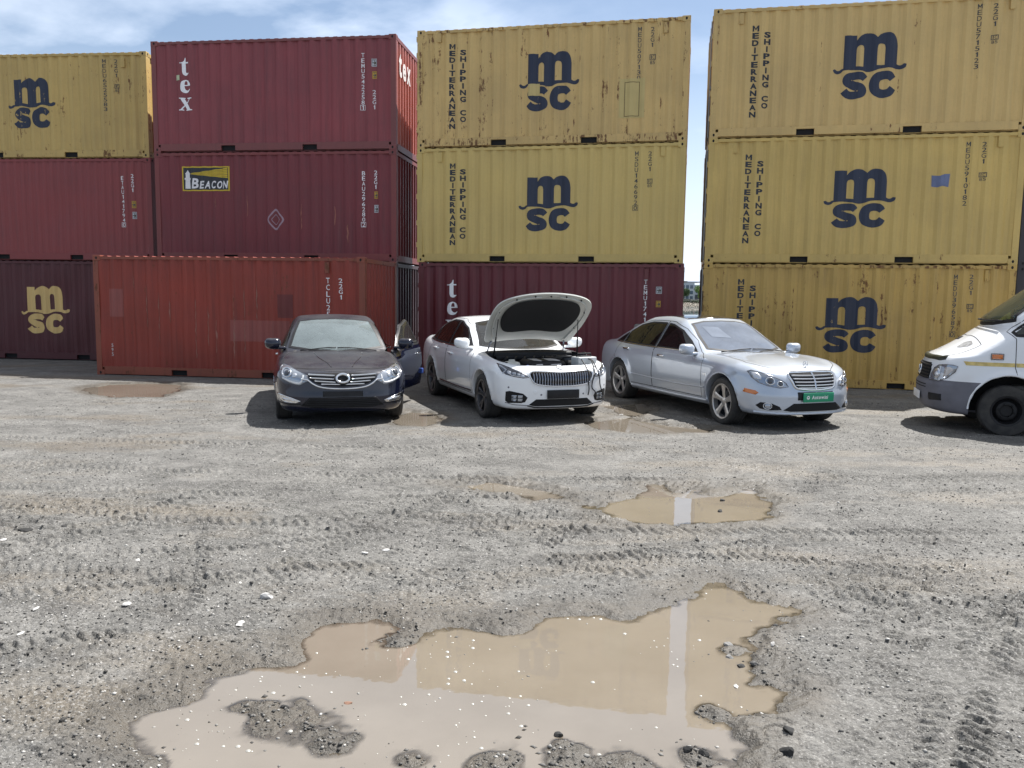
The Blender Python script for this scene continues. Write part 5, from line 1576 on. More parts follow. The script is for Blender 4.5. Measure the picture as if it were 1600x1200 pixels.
def build_sedan(name, label, loc, heading, P, K):
    """P: shape curves, K: outlines of windows, doors, lamps; returns root, body"""
    lo, hi = (min(a for a, _ in P['plan']) - .1, -1.06, .1), (1.1, 1.06, 1.6)
    B = CarBody(P, lo, hi, K.get('step', .02))
    root = thing(name, label, 'car', (loc[0], loc[1], K.get('z', 0)), heading, 'parked cars in front of the containers')
    mat = K['paint']
    if K.get('hood_smooth'): K['hood'] = cat_rom(K['hood'], 4, True)
    keep = {}
    # openings
    glass = K['side_glass']; tint = K['side_tint']
    for poly in K['windows']:
        for v in ('s+', 's-'): B.cut(v, poly, None, .016)
    B.cut('f', K['screen'], lambda C: C[:, 0] < -.2, .018)
    B.cut('r', K['backlight'], lambda C: (C[:, 0] < -2) & (C[:, 2] > .9), .018)
    doors = []
    for poly in K['doors']:
        for v in ('s+', 's-'): doors.append((v, poly, B.cut(v, poly)))
    hood_m = B.cut('t', K['hood'], lambda C: (C[:, 0] > -.75) & (C[:, 2] > .62))
    boot_m = B.cut('t', K['boot'], lambda C: (C[:, 0] < -2.6) & (C[:, 2] > .7))
    body = B.mesh(B.left, 'body', mat, root)
    res = dict(root=root, B=B, body=body, doors=[], hood_m=hood_m)
    for i, (v, poly, m) in enumerate(doors):
        sg = 1 if v == 's+' else -1
        opened = K.get('open_door') and i == 0
        xf = None
        if opened:
            hx, hy, ang = K['open_door']
            xf = Matrix.Translation((hx, hy, 0)) @ Matrix.Rotation(RAD(-ang), 4, 'Z') @ Matrix.Translation((-hx, -hy, 0))
        o = B.mesh(m, 'door', mat, root, xf, .035 if opened else 0, MT['interior'])
        if opened: o['label'] = 'front door swung open'
        def put(mb, nm, mt, auto=None, par=None):
            if xf is not None: mb.v = [tuple(xf @ Vector(p)) for p in mb.v]
            return mb.build(nm, mt, par or o, True if auto is None else False, auto)
        res['doors'].append((o, v, xf))
        for w in K['windows_of'][i // 2]:
            wp = K['windows'][w]
            put(B.patch(wp, v, .0015, .06, 0), 'window', tint)
            put(B.line(wp, v, .03, .003, 0, closed=True), 'window_seal', MT['black_plastic'])
        if not opened: put(B.line(poly, v, .009, .0015, 0, closed=True), 'door_gap', MT['gap'])
        hx_, hz = K['handles'][i // 2]
        l, n = B.hit(v, hx_, hz)
        hb = MB(); M = Matrix.Translation(l)
        hb.rbox((-.10, -.012 if sg > 0 else -.034, -.016), (.10, .034 if sg > 0 else .012, .016), .012, M)
        put(hb, 'door_handle', K.get('handle_mat', mat), 40)
    for k, wp in enumerate(K['windows']):
        if any(k in q for q in K['windows_of']): continue
        for v in ('s+', 's-'):
            B.patch(wp, v, .0015, .06, 0).build('quarter_window', tint, root, True); B.line(wp, v, .03, .003, 0, closed=True).build('window_seal', MT['black_plastic'], root, True)
    if K.get('belt_trim'):
        for v in ('s+', 's-'): B.line(K['belt_trim'], v, .022, .004, .006, smooth=True).build('window_trim', K['trim_mat'], root, True)
    ws = B.patch(K['screen'], 'f', .002, .07, 0).build('windscreen', K['screen_mat'], root, True)
    B.line(K['screen'], 'f', .045, .004, 0, closed=True).build('windscreen_seal', MT['black_plastic'], ws, True)
    bl = B.patch(K['backlight'], 'r', .002, .07, 0).build('rear_window', tint, root, True)
    B.line(K['backlight'], 'r', .04, .004, 0, closed=True).build('window_seal', MT['black_plastic'], bl, True)
    if not K.get('hood_open'):
        h = B.mesh(hood_m, 'bonnet', mat, root); res['hood'] = h
        B.line(K['hood'], 't', .010, .0015, 0, closed=True).build('bonnet_gap', MT['gap'], h, True)
    b = B.mesh(boot_m, 'boot_lid', mat, root); B.line(K['boot'], 't', .009, .0015, 0, closed=True).build('boot_gap', MT['gap'], b, True)
    for q in ((lambda p: p), mir):
        B.patch(q([(.52, .86), (.60, .91), (.70, .91), (.73, .85), (.68, .79), (.54, .79)]), 'r', .004, .05).build('tail_lamp', MT['red_lens'], root, True)
    # wipers
    for q in (((-.555, .0), (-.60, .60)), ((-.575, -.56), (-.565, -.02))) if not K.get('hood_open') else ():
        pts = [B.hit('t', q[0][0] * (1 - t) + q[1][0] * t + K.get('wiper_dx', 0), q[0][1] * (1 - t) + q[1][1] * t)[0] + Vector((.01, 0, .018)) for t in np.linspace(0, 1, 8)]
        MB().tube(pts, .009, 6).build('wiper', MT['black_plastic'], root, True)
    # wheels
    R, rr, wd, yc = K['wheel']
    for xw in (0, -K['wb']):
        for s in (1, -1): add_wheel(root, xw, s, R, rr, wd, yc, K['rim_style'], K['rim_mat'], K.get('steer', 0) if xw == 0 else 0, -K.get('z', 0))
    arch_lips(B, root, P['arches'], mat)
    # dark wheel houses and underbody
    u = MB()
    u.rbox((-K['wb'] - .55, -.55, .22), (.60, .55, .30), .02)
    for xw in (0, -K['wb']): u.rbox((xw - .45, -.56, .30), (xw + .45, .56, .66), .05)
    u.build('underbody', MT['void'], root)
    interior(root, K.get('dash_x', -.72), K.get('dash_z', .98), K.get('seats', (-1.75, -2.65)), .38)
    for v, s in (('s+', 1), ('s-', -1)):
        if K.get('mirror'):
            mx, my, mz = K['mirror']; xf = res['doors'][0][2] if (s > 0 and K.get('open_door')) else None
            par = res['doors'][0 if s > 0 else 1][0]
            c = Vector((mx, s * my, mz))
            o = mirror_part(root, c, s, K.get('mirror_mat', mat), par, scale=K.get('mirror_scale', 1))
            if xf is not None:
                o.matrix_local = xf
    return res

def both(fn):
    for s in (1, -1): fn(s, (lambda p: p) if s > 0 else mir)

def ball_on(B, view, a, b, r, mat, name, parent, flat=.5, off=.0):
    l, n = B.hit(view, a, b); m = MB()
    M = Matrix.Translation(l + n * off) @ n.to_track_quat('Z', 'Y').to_matrix().to_4x4()
    m.ball((0, 0, 0), (r, r, r * flat), M, 20, 12); return m.build(name, mat, parent, True)

def ring_on(B, view, a, b, ra, rb, t, mat, name, parent, off=.008):
    pts = [(a + ra * math.cos(q), b + rb * math.sin(q)) for q in np.linspace(0, 2 * math.pi, 33)[:-1]]
    return B.line(pts, view, t, off, t * .5, closed=True, step=.02).build(name, mat, parent, True)

SIDE = [(.16, .88), (.28, .955), (.42, .985), (.58, 1.0), (.72, .998), (.84, .982), (.95, .945), (1.1, .88), (1.3, .8)]

# ---- dark blue sedan, driver's door open
def build_blue():
    P = dict(plan=[(-3.95, .70), (-3.6, .86), (-3, .915), (-2, .93), (-.5, .93), (.2, .92), (.6, .875), (1.0, .78)], section=SIDE,
             front=[(.15, .86), (.28, .955), (.40, .978), (.52, .965), (.64, .955), (.74, .94), (.80, .90), (.88, .72), (1.0, .4)],
             rear=[(.15, -3.75), (.4, -3.88), (.6, -3.9), (.9, -3.86), (1.15, -3.75)],
             top=[(-3.95, .98), (-3.7, 1.08), (-3.3, 1.06), (-2, .99), (-1, .98), (-.6, .965), (-.2, .935), (.2, .89), (.55, .84), (.80, .785), (.95, .72)],
             roof=[(-4, .92), (-3.65, 1.05), (-3.2, 1.24), (-2.8, 1.39), (-2.4, 1.465), (-2.0, 1.488), (-1.6, 1.46), (-1.3, 1.385), (-1.0, 1.255), (-.7, 1.075), (-.52, .96), (-.42, .86), (-.3, .55), (.3, .2)],
             glass_plan=[(-3.6, .74), (-3, .83), (-2, .875), (-1.2, .875), (-.5, .82), (0, .75)], front_curve=(.50, 3.2), rear_curve=(.3, 3), arches=[(0, .33, .365), (-2.76, .33, .365)],
             crown=.05, fender=.012, dome=.018, screen_curve=.28, roof_mid=-2.0, roof_crown=.035, belt=.98, tumble=.52, k_shoulder=.13, k_front=.10)
    K = dict(paint=paint('navy_paint', (.005, .007, .022, 1), .2, .5, .03, .16, (.050, .049, .050, 1), .75), side_glass=None,
             side_tint=glass_mat('tinted_glass_blue', (.30, .33, .33, 1), .03), screen_mat=glass_mat('dusty_windscreen', (.50, .58, .58, 1), .30, .03, (.42, .50, .52, 1)),
             windows=[[(-.86, 1.0), (-1.10, 1.16), (-1.42, 1.31), (-1.78, 1.385), (-1.86, 1.39), (-1.86, 1.0)], [(-1.92, 1.0), (-1.92, 1.392), (-2.4, 1.375), (-2.78, 1.29), (-2.86, 1.02)], [(-2.92, 1.03), (-2.86, 1.26), (-3.08, 1.17), (-3.25, 1.06)]],
             windows_of=[[0], [1]], doors=[[(-.50, .30), (-.52, .88), (-.82, .98), (-1.075, 1.165), (-1.40, 1.33), (-1.80, 1.41), (-1.89, 1.41), (-1.89, .30)], [(-1.90, .30), (-1.90, 1.43), (-2.42, 1.415), (-2.84, 1.32), (-2.90, .98), (-2.98, .72), (-2.56, .50), (-2.42, .30)]],
             screen=[(-.715, 1.005), (-.4, .972), (0, .962), (.4, .972), (.715, 1.005), (.65, 1.20), (.565, 1.385), (.3, 1.415), (0, 1.425), (-.3, 1.415), (-.565, 1.385), (-.65, 1.20)],
             backlight=[(-.60, 1.10), (.60, 1.10), (.48, 1.36), (-.48, 1.36)],
             hood=[(-.50, -.72), (0, -.80), (.40, -.80), (.62, -.66), (.76, -.44), (.83, -.2), (.845, 0), (.83, .2), (.76, .44), (.62, .66), (.40, .80), (0, .80), (-.50, .72)],
             boot=[(-3.42, -.66), (-3.85, -.62), (-3.88, 0), (-3.85, .62), (-3.42, .66)], handles=[(-1.70, .84), (-2.62, .87)], handle_mat=MT['chrome'], trim_mat=MT['chrome'],
             belt_trim=[(-.84, .985), (-1.5, .985), (-2.2, .985), (-2.8, 1.0), (-3.26, 1.035)],
             wheel=(.33, .235, .225, .80), wb=2.76, rim_style='multi', rim_mat=MT['alloy'], mirror=(-.80, .97, 1.055), open_door=(-.50, .90, 24), mirror_scale=1.0)
    r = build_sedan('sedan', 'dusty dark blue sedan with its front door open, before the orange-red container', (-2.575, 12.08), RAD(-75.2), P, K)
    B, root = r['B'], r['root']
    # grille: black field, chrome bars that fall away to the sides, chrome lip under it
    gp_ = [(-.47, .735), (-.3, .745), (0, .75), (.3, .745), (.47, .735), (.44, .665), (.34, .605), (.2, .575), (0, .565), (-.2, .575), (-.34, .605), (-.44, .665)]
    g = B.patch(gp_, 'f', .004, .05).build('grille', MT['void'], root, True)
    for z, w0, w1 in ((.715, .11, .46), (.672, .12, .44), (.632, .10, .375), (.598, .0, .29)):
        for s in ((1, -1) if w0 else (1,)):
            B.line([(s * w0, z - .004), (s * (w0 + w1) / 2, z + .004), (s * w1, z + .012)] if w0 else [(-w1, z + .006), (0, z), (w1, z + .006)], 'f', .020, .006, .014).build('grille_bar', MT['chrome'], g, True)
    B.line([(-.55, .665), (-.47, .655), (-.40, .605), (-.3, .562), (-.12, .540), (.12, .540), (.3, .562), (.40, .605), (.47, .655), (.55, .665)], 'f', .026, .006, .014, smooth=True).build('grille_surround', MT['chrome'], root, True)
    B.line([(-.62, .80), (-.3, .795), (0, .795), (.3, .795), (.62, .80)], 'f', .014, .003, 0, smooth=True).build('bonnet_gap', MT['gap'], root, True)
    ring_on(B, 'f', 0, .672, .085, .050, .034, MT['chrome'], 'emblem', root, .022)
    ball_on(B, 'f', 0, .672, .095, MT['void'], 'emblem_base', root, .12, .004)
    def side(s, q):
        hp = q([(.45, .655), (.49, .725), (.60, .775), (.71, .825), (.79, .84), (.835, .80), (.84, .72), (.80, .655), (.69, .605), (.575, .585), (.52, .62)])
        l = B.patch(hp, 'f', .004, .04).build('headlight', MT['lens'], root, True)
        ring_on(B, 'f', s * .745, .745, .056, .056, .016, MT['chrome'], 'lamp_ring', l, .012)
        ball_on(B, 'f', s * .745, .745, .044, MT['lamp_dark'], 'lamp_projector', l, .4, .006)
        ball_on(B, 'f', s * .645, .715, .034, MT['lamp_silver'], 'lamp_reflector', l, .4, .004)
        B.line(q([(.53, .72), (.545, .655), (.585, .612), (.69, .628), (.80, .675)]), 'f', .026, .006, .008, smooth=True).build('daylight_strip', MT['white_print'], l, True)
        B.line(hp, 'f', .010, .005, .003, closed=True).build('lamp_rim', MT['dark_chrome'], l, True)
        f = B.patch(q([(.57, .365), (.60, .335), (.80, .345), (.875, .40), (.885, .455), (.83, .445), (.68, .405)]), 'f', .005, .04).build('fog_lamp_trim', MT['chrome'], root, True)
        B.patch(q([(.60, .362), (.79, .368), (.82, .405), (.70, .390)]), 'f', .009, .04).build('fog_lamp', MT['lamp_silver'], f, True)
        B.line(q([(.56, .325), (.70, .315), (.86, .33)]), 'f', .012, .003, 0, smooth=True).build('bumper_crease', MT['gap'], root, True)
    both(side)
    lg = B.patch([(-.55, .30), (-.44, .40), (.44, .40), (.55, .30), (.40, .275), (-.40, .275)], 'f', .004, .05).build('lower_grille', MT['void'], root, True)
    for z in (.30, .325, .35, .375): B.line([(-.50 + (z - .3) * .6, z), (.50 - (z - .3) * .6, z)], 'f', .010, .006, .008).build('lower_grille_bar', MT['black_plastic'], lg, True)
    B.line([(-.56, .30), (-.45, .412), (0, .416), (.45, .412), (.56, .30)], 'f', .016, .004, .006).build('lower_grille_lip', MT['black_plastic'], root, True)
    B.patch([(-.27, .43), (.27, .43), (.27, .505), (-.27, .505)], 'f', .006, .06).build('plate_holder', MT['black_plastic'], root, True)
    for s in (1, -1): B.line([(-.35, s * .36), (.1, s * .30), (.5, s * .19), (.70, s * .145)], 't', .016, .002, .006, smooth=True).build('bonnet_ridge', K['paint'], r['hood'], True)
    o, v, xf = r['doors'][0]
    m = MB(); l, n = B.hit('s+', -1.865, .52); m.rbox((l.x - .015, l.y - .005, l.z - .04), (l.x + .035, l.y + .035, l.z + .05), .008)
    m.v = [tuple(xf @ Vector(p)) for p in m.v]; m.build('door_edge_guard', simple('blue_foam', (.05, .12, .45, 1), .7), o, auto=40)

# ---- white sedan with its bonnet up
def build_white():
    P = dict(plan=[(-4.05, .70), (-3.7, .86), (-3, .925), (-2, .935), (-.5, .935), (.2, .925), (.6, .88), (.97, .78)], section=SIDE,
             front=[(.15, .84), (.24, .92), (.36, .935), (.50, .945), (.62, .945), (.74, .925), (.82, .88), (.90, .72), (1.0, .4)],
             rear=[(.15, -3.85), (.4, -4.0), (.6, -4.02), (.9, -3.98), (1.0, -4.0), (1.15, -3.9)],
             top=[(-4.05, .98), (-3.8, 1.07), (-3.4, 1.06), (-2, 1.0), (-1, 1.0), (-.6, .985), (-.2, .955), (.2, .915), (.55, .865), (.80, .805), (.95, .73)],
             roof=[(-4.05, .95), (-3.7, 1.07), (-3.3, 1.24), (-2.9, 1.385), (-2.5, 1.452), (-2.05, 1.472), (-1.65, 1.445), (-1.35, 1.37), (-1.0, 1.22), (-.7, 1.07), (-.52, .965), (-.42, .86), (-.3, .55), (.3, .2)],
             glass_plan=[(-3.7, .72), (-3, .83), (-2, .875), (-1.2, .87), (-.5, .80), (0, .74)], front_curve=(.50, 3.2), rear_curve=(.3, 3), arches=[(0, .34, .375), (-2.855, .34, .375)],
             crown=.05, fender=.014, screen_curve=.28, roof_mid=-2.05, roof_crown=.035, belt=.965, tumble=.52, k_shoulder=.13, k_front=.09)
    K = dict(paint=paint('white_paint', (.83, .85, .87, 1), .0, .03, .12, .25, (.30, .27, .23, 1), .03), side_glass=None,
             side_tint=glass_mat('privacy_glass_white', (.015, .014, .014, 1), .012), screen_mat=glass_mat('clean_windscreen', (.35, .38, .4, 1), .05, .015),
             windows=[[(-.84, .985), (-1.08, 1.12), (-1.40, 1.275), (-1.76, 1.365), (-1.86, 1.378), (-1.90, .99)], [(-1.95, .99), (-1.91, 1.382), (-2.3, 1.385), (-2.7, 1.315), (-2.86, 1.255), (-2.90, 1.005)], [(-2.94, 1.01), (-2.90, 1.235), (-3.12, 1.13), (-3.33, 1.03)]],
             windows_of=[[0], [1]], doors=[[(-.52, .30), (-.54, .90), (-.76, .98), (-1.0, 1.13), (-1.36, 1.31), (-1.76, 1.415), (-1.88, 1.42), (-1.93, .99), (-1.93, .30)], [(-1.94, .30), (-1.94, .99), (-1.89, 1.42), (-2.35, 1.42), (-2.75, 1.34), (-2.93, 1.24), (-2.95, .98), (-3.05, .74), (-2.68, .52), (-2.50, .30)]],
             screen=[(-.66, 1.02), (-.4, .99), (0, .98), (.4, .99), (.66, 1.02), (.60, 1.19), (.525, 1.36), (.3, 1.395), (0, 1.405), (-.3, 1.395), (-.525, 1.36), (-.60, 1.19)],
             backlight=[(-.60, 1.10), (.60, 1.10), (.48, 1.36), (-.48, 1.36)],
             hood=[(-.46, -.70), (-.3, -.755), (0, -.80), (.35, -.79), (.52, -.73), (.64, -.60), (.715, -.42), (.755, -.2), (.765, 0), (.755, .2), (.715, .42), (.64, .60), (.52, .73), (.35, .79), (0, .80), (-.3, .755), (-.46, .70), (-.44, .45), (-.42, .2), (-.415, 0), (-.42, -.2), (-.44, -.45)],
             hood_smooth=True,
             boot=[(-3.55, -.66), (-3.95, -.62), (-3.98, 0), (-3.95, .62), (-3.55, .66)], handles=[(-1.66, .85), (-2.62, .88)], trim_mat=MT['chrome'],
             belt_trim=[(-.80, .968), (-1.5, .972), (-2.2, .978), (-2.9, .988), (-3.36, 1.015)], hood_open=True, z=.025,
             wheel=(.34, .245, .24, .805), wb=2.855, rim_style='split', rim_mat=simple('dark_machined_rim', (.17, .17, .18, 1), .28, .85, mott=.2), mirror=(-.80, .985, 1.06))
    r = build_sedan('sedan', 'white sedan with its bonnet raised over the open engine bay', (.40, 12.50), RAD(-69.2), P, K)
    B, root, wh = r['B'], r['root'], K['paint']
    hinge = Matrix.Translation((-.52, 0, 1.105)) @ Matrix.Rotation(RAD(-44.5), 4, 'Y') @ Matrix.Translation((.50, 0, -.985))
    under = simple('bonnet_underside', (.55, .56, .53, 1), .45, mott=.06)
    hd = B.mesh(r['hood_m'], 'bonnet', wh, root, hinge, .020, under); hd['label'] = 'raised bonnet with black lining'
    lp = cat_rom([(-.20, -.42), (-.06, -.57), (.20, -.63), (.44, -.57), (.58, -.40), (.625, 0), (.58, .40), (.44, .57), (.20, .63), (-.06, .57), (-.20, .42), (-.17, 0)], 5, True)
    lin = B.patch(lp, 't', -.036, .06, 0); lin.v = [tuple(hinge @ Vector(p)) for p in lin.v]; lin.f = [tuple(reversed(q)) for q in lin.f]
    ln = lin.build('bonnet_lining', simple('lining', (.012, .012, .013, 1), .9), hd, True)
    for a, b in ((.62, .52), (.62, -.52), (.70, .25), (.70, 0), (.70, -.25), (.30, .70), (.30, -.70), (-.1, .68), (-.1, -.68)):
        bt = MB(); l, nn = B.hit('t', a, b); q = hinge @ (l - nn * .03); bt.ball(q, .014, None, 8, 6); bt.build('rubber_buffer', MT['black_plastic'], hd, True)
    rb = MB()                                         # pressed ribs of the underside frame
    for a in (1, -1):
        pth = [(-.40, a * .60), (-.05, a * .695), (.28, a * .715), (.50, a * .63), (.63, a * .43), (.685, a * .15)]
        P3 = [hinge @ (B.hit('t', *q)[0] - B.hit('t', *q)[1] * .030) for q in cat_rom(pth, 5)]
        rb.tube(P3, .012, 8)
    rb.build('underside_rib', under, hd, True)
    for s in (1, -1):
        a = Vector((-.10, s * .70, .86)); l, nn = B.hit('t', .12, s * .66); b = hinge @ (l - nn * .03)
        mid = a + (b - a) * .55
        st = MB(); st.tube([a, mid], .013, 8); st.tube([mid, b], .007, 8); st.build('gas_strut', MT['black_plastic'], root, True)
        hh = MB(); q = hinge @ Vector((-.44, s * .62, .93)); hh.tube([(-.55, s * .66, .90), q], .014, 6); hh.build('bonnet_hinge', MT['dark_chrome'], root, True)
    # engine bay
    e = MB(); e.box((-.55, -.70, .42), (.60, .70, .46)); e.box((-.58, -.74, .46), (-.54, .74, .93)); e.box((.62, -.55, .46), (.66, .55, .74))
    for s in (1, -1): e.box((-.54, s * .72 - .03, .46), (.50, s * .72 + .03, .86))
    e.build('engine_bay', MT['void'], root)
    c = MB(); c.rbox((-.54, -.72, .86), (-.30, .72, .945), .03); c.rbox((-.30, -.60, .82), (-.24, .60, .90), .02); c.build('cowl_panel', MT['black_plastic'], root, auto=40)
    fr = MB(); fr.rbox((.50, -.52, .735), (.70, .52, .772), .012); fr.build('radiator_cover', MT['black_plastic'], root, auto=40)
    ec = MB(); ec.rbox((-.12, -.30, .66), (.42, .30, .86), .07); eo = ec.build('engine_cover', MT['black_plastic'], root, auto=50)
    tr = MB()
    for y0, y1 in ((-.22, -.10), (.02, .20)):
        tr.add([(.34, y0, .863), (.36, y1, .863), (.02, y1 + .05, .866), (.0, y0 + .03, .866), (.425, y0 + .01, .80), (.43, y1, .80)], [(0, 1, 2, 3), (4, 5, 1, 0)])
    tr.build('cover_trim', simple('trim_silver', (.62, .62, .64, 1), .35, .4), eo)
    rv = MB(); rv.rbox((.18, -.66, .66), (.40, -.44, .85), .04); rv.lathe([(.0, .02), (.045, .02), (.05, .0), (.05, -.03)], 16, Matrix.Translation((.30, -.55, .86)) @ Matrix.Rotation(RAD(90), 4, 'X'))
    rv.build('coolant_tank', simple('tank_plastic', (.55, .54, .48, 1), .5), root, auto=40)
    ab = MB(); ab.rbox((.05, .32, .62), (.46, .60, .84), .05); ab.tube([(.20, .34, .78), (.24, .30, .84), (-.16, .20, .84)], .05, 10); ab.build('air_box', MT['black_plastic'], root, auto=40)
    ba = MB(); ba.rbox((-.22, .38, .66), (.02, .64, .89), .02); ba.build('battery', simple('battery_case', (.04, .045, .055, 1), .5), root, auto=40)
    hs = MB()
    for k in range(7):
        y = -.5 + .15 * k; hs.tube([(-.24, y, .80), (-.16, y + .05, .88), (-.06, y - .03, .84)], .016, 6)
    hs.build('hose', MT['black_plastic'], root, True)
    bc = MB(); bc.ball((.46, -.36, .79), (.03, .03, .02)); bc.build('blue_cap', simple('cap_blue', (.03, .08, .5, 1), .4), root, True)
    # face
    gp_ = [(-.49, .715), (-.42, .745), (-.2, .738), (0, .728), (.2, .738), (.42, .745), (.49, .715), (.47, .64), (.40, .575), (.2, .545), (0, .54), (-.2, .545), (-.40, .575), (-.47, .64)]
    g = B.patch(gp_, 'f', .004, .05).build('grille', MT['void'], root, True)
    for k in range(23):
        y = -.44 + .88 * k / 22; t = abs(y) / .46
        zt = .735 - .006 * (1 - t) - .012 * max(0, t - .85) * 6; zb = .548 + .05 * t ** 3
        B.line([(y, zb), (y * .985, (zb + zt) / 2), (y, zt)], 'f', .022, .002, .016).build('grille_slat', MT['dark_chrome'], g, True)
    B.line(gp_, 'f', .020, .006, .012, closed=True, smooth=True).build('grille_surround', MT['chrome'], root, True)
    em = B.patch([(.052 * math.cos(q), .795 + .024 * math.sin(q)) for q in np.linspace(0, 2 * math.pi, 25)[:-1]], 'f', .006, .05).build('emblem', MT['white_print'], root, True)
    ring_on(B, 'f', 0, .795, .052, .024, .008, MT['chrome'], 'emblem_ring', em, .006)
    x = B.hit('f', 0, .795)[0].x + .016; t = MB(); flat_text(t, 'KIA', -.029, .785, .019, x, .03, 1.1); t.build('emblem_letters', MT['dark_chrome'], em)
    def side(s, q):
        hp = q([(.505, .665), (.53, .70), (.60, .74), (.70, .785), (.78, .825), (.83, .845), (.845, .80), (.83, .74), (.79, .70), (.70, .672), (.58, .655)])
        l = B.patch(hp, 'f', .004, .04).build('headlight', MT['lamp_dark'], root, True)
        B.line(q([(.825, .82), (.775, .765), (.82, .715)]), 'f', .022, .006, .004).build('daylight_strip', MT['lens'], l, True)
        for yy, zz in ((.745, .730), (.69, .712), (.635, .698), (.585, .685)):
            B.patch(q([(yy - .022, zz - .018), (yy + .022, zz - .016), (yy + .020, zz + .024), (yy - .020, zz + .018)]), 'f', .008, .04).build('lamp_cube', MT['lens'], l, True)
        B.line(q([(.52, .672), (.60, .672), (.72, .69), (.77, .735), (.74, .765)]), 'f', .012, .007, .004).build('lamp_strip', MT['lamp_silver'], l, True)
        fp = q([(.55, .315), (.60, .30), (.76, .295), (.79, .325), (.79, .455), (.75, .470), (.58, .435), (.52, .38)])
        f = B.patch(fp, 'f', .004, .04).build('fog_lamp_bay', MT['void'], root, True)
        for a in (.615, .69):
            for b in (.345, .392): B.patch(q([(a - .03, b - .018), (a + .03, b - .018), (a + .03, b + .018), (a - .03, b + .018)]), 'f', .010, .04).build('fog_lamp', MT['lens'], f, True)
        B.line(q([(.50, .265), (.60, .27), (.70, .275), (.79, .30)]), 'f', .014, .004, .004, smooth=True).build('bumper_trim', MT['dark_chrome'], root, True)
        for a, b in ((.33, .42), (.76, .52)): ball_on(B, 'f', s * a, b, .014, MT['grey_plastic'], 'parking_sensor', root, .3)
        v = 's+' if s > 0 else 's-'
        B.line([(-.55, .335), (-1.4, .325), (-2.35, .335)], v, .03, .004, .006).build('sill_trim', MT['dark_chrome'], root, True)
    both(side)
    B.patch([(-.50, .275), (-.40, .355), (.40, .355), (.50, .275), (.42, .255), (-.42, .255)], 'f', .004, .05).build('lower_grille', MT['void'], root, True)
    B.line([(-.52, .262), (-.41, .238), (0, .235), (.41, .238), (.52, .262)], 'f', .020, .004, .010).build('bumper_lip', MT['black_plastic'], root, True)
    plate(root, B, .425, .50, .125, MT['black_plastic'])
    ball_on(B, 'f', -.42, .46, .03, wh, 'tow_cap', root, .1)
    # jump starter resting on the corner of the engine bay, with its leads
    js = thing('jump_starter', 'grey jump starter box with black leads on the white sedan front corner', 'jump starter', (0, 0, 0))
    js.matrix_world = root.matrix_world
    js.location = (root.location.x, root.location.y, root.location.z); js.rotation_euler = root.rotation_euler
    b = MB(); M = Matrix.Translation((.57, .50, .775)) @ Matrix.Rotation(RAD(12), 4, 'Z')
    b.rbox((-.10, -.17, 0), (.10, .17, .155), .02, M); b.build('case', simple('booster_case', (.42, .44, .45, 1), .4), js, auto=40)
    b = MB(); b.rbox((-.06, -.10, .155), (.06, .10, .168), .006, M); b.tube([M @ Vector((0, -.14, .15)), M @ Vector((0, -.12, .20)), M @ Vector((0, .12, .20)), M @ Vector((0, .14, .15))], .011, 8); b.build('carry_handle', MT['black_plastic'], js, auto=40)
    def xf_(y, z, o=.025):
        l, n_ = B.hit('f', y, z); return l + n_ * o
    for pts in ([M @ Vector((.09, -.12, .13)), M @ Vector((.16, -.13, .08)), xf_(.42, .70), xf_(.40, .58), xf_(.405, .48, .03), xf_(.39, .40, .035)],
                [M @ Vector((.09, .05, .13)), M @ Vector((.17, .06, .07)), xf_(.60, .66), xf_(.62, .54), xf_(.66, .44, .03), xf_(.70, .38, .03)],
                [M @ Vector((.09, .0, .13)), M @ Vector((.16, .02, .10)), xf_(.52, .70), xf_(.47, .60), xf_(.46, .50, .03), xf_(.52, .44, .03), xf_(.50, .38, .03)],
                [M @ Vector((-.06, .1, .14)), M @ Vector((-.2, .16, .2)), M @ Vector((-.45, .12, .12)), M @ Vector((-.60, -.02, .09))]):
        t = MB(); t.tube(cat_rom([tuple(p) for p in pts], 6), .009, 7); t.build('lead', MT['black_plastic'], js, True)

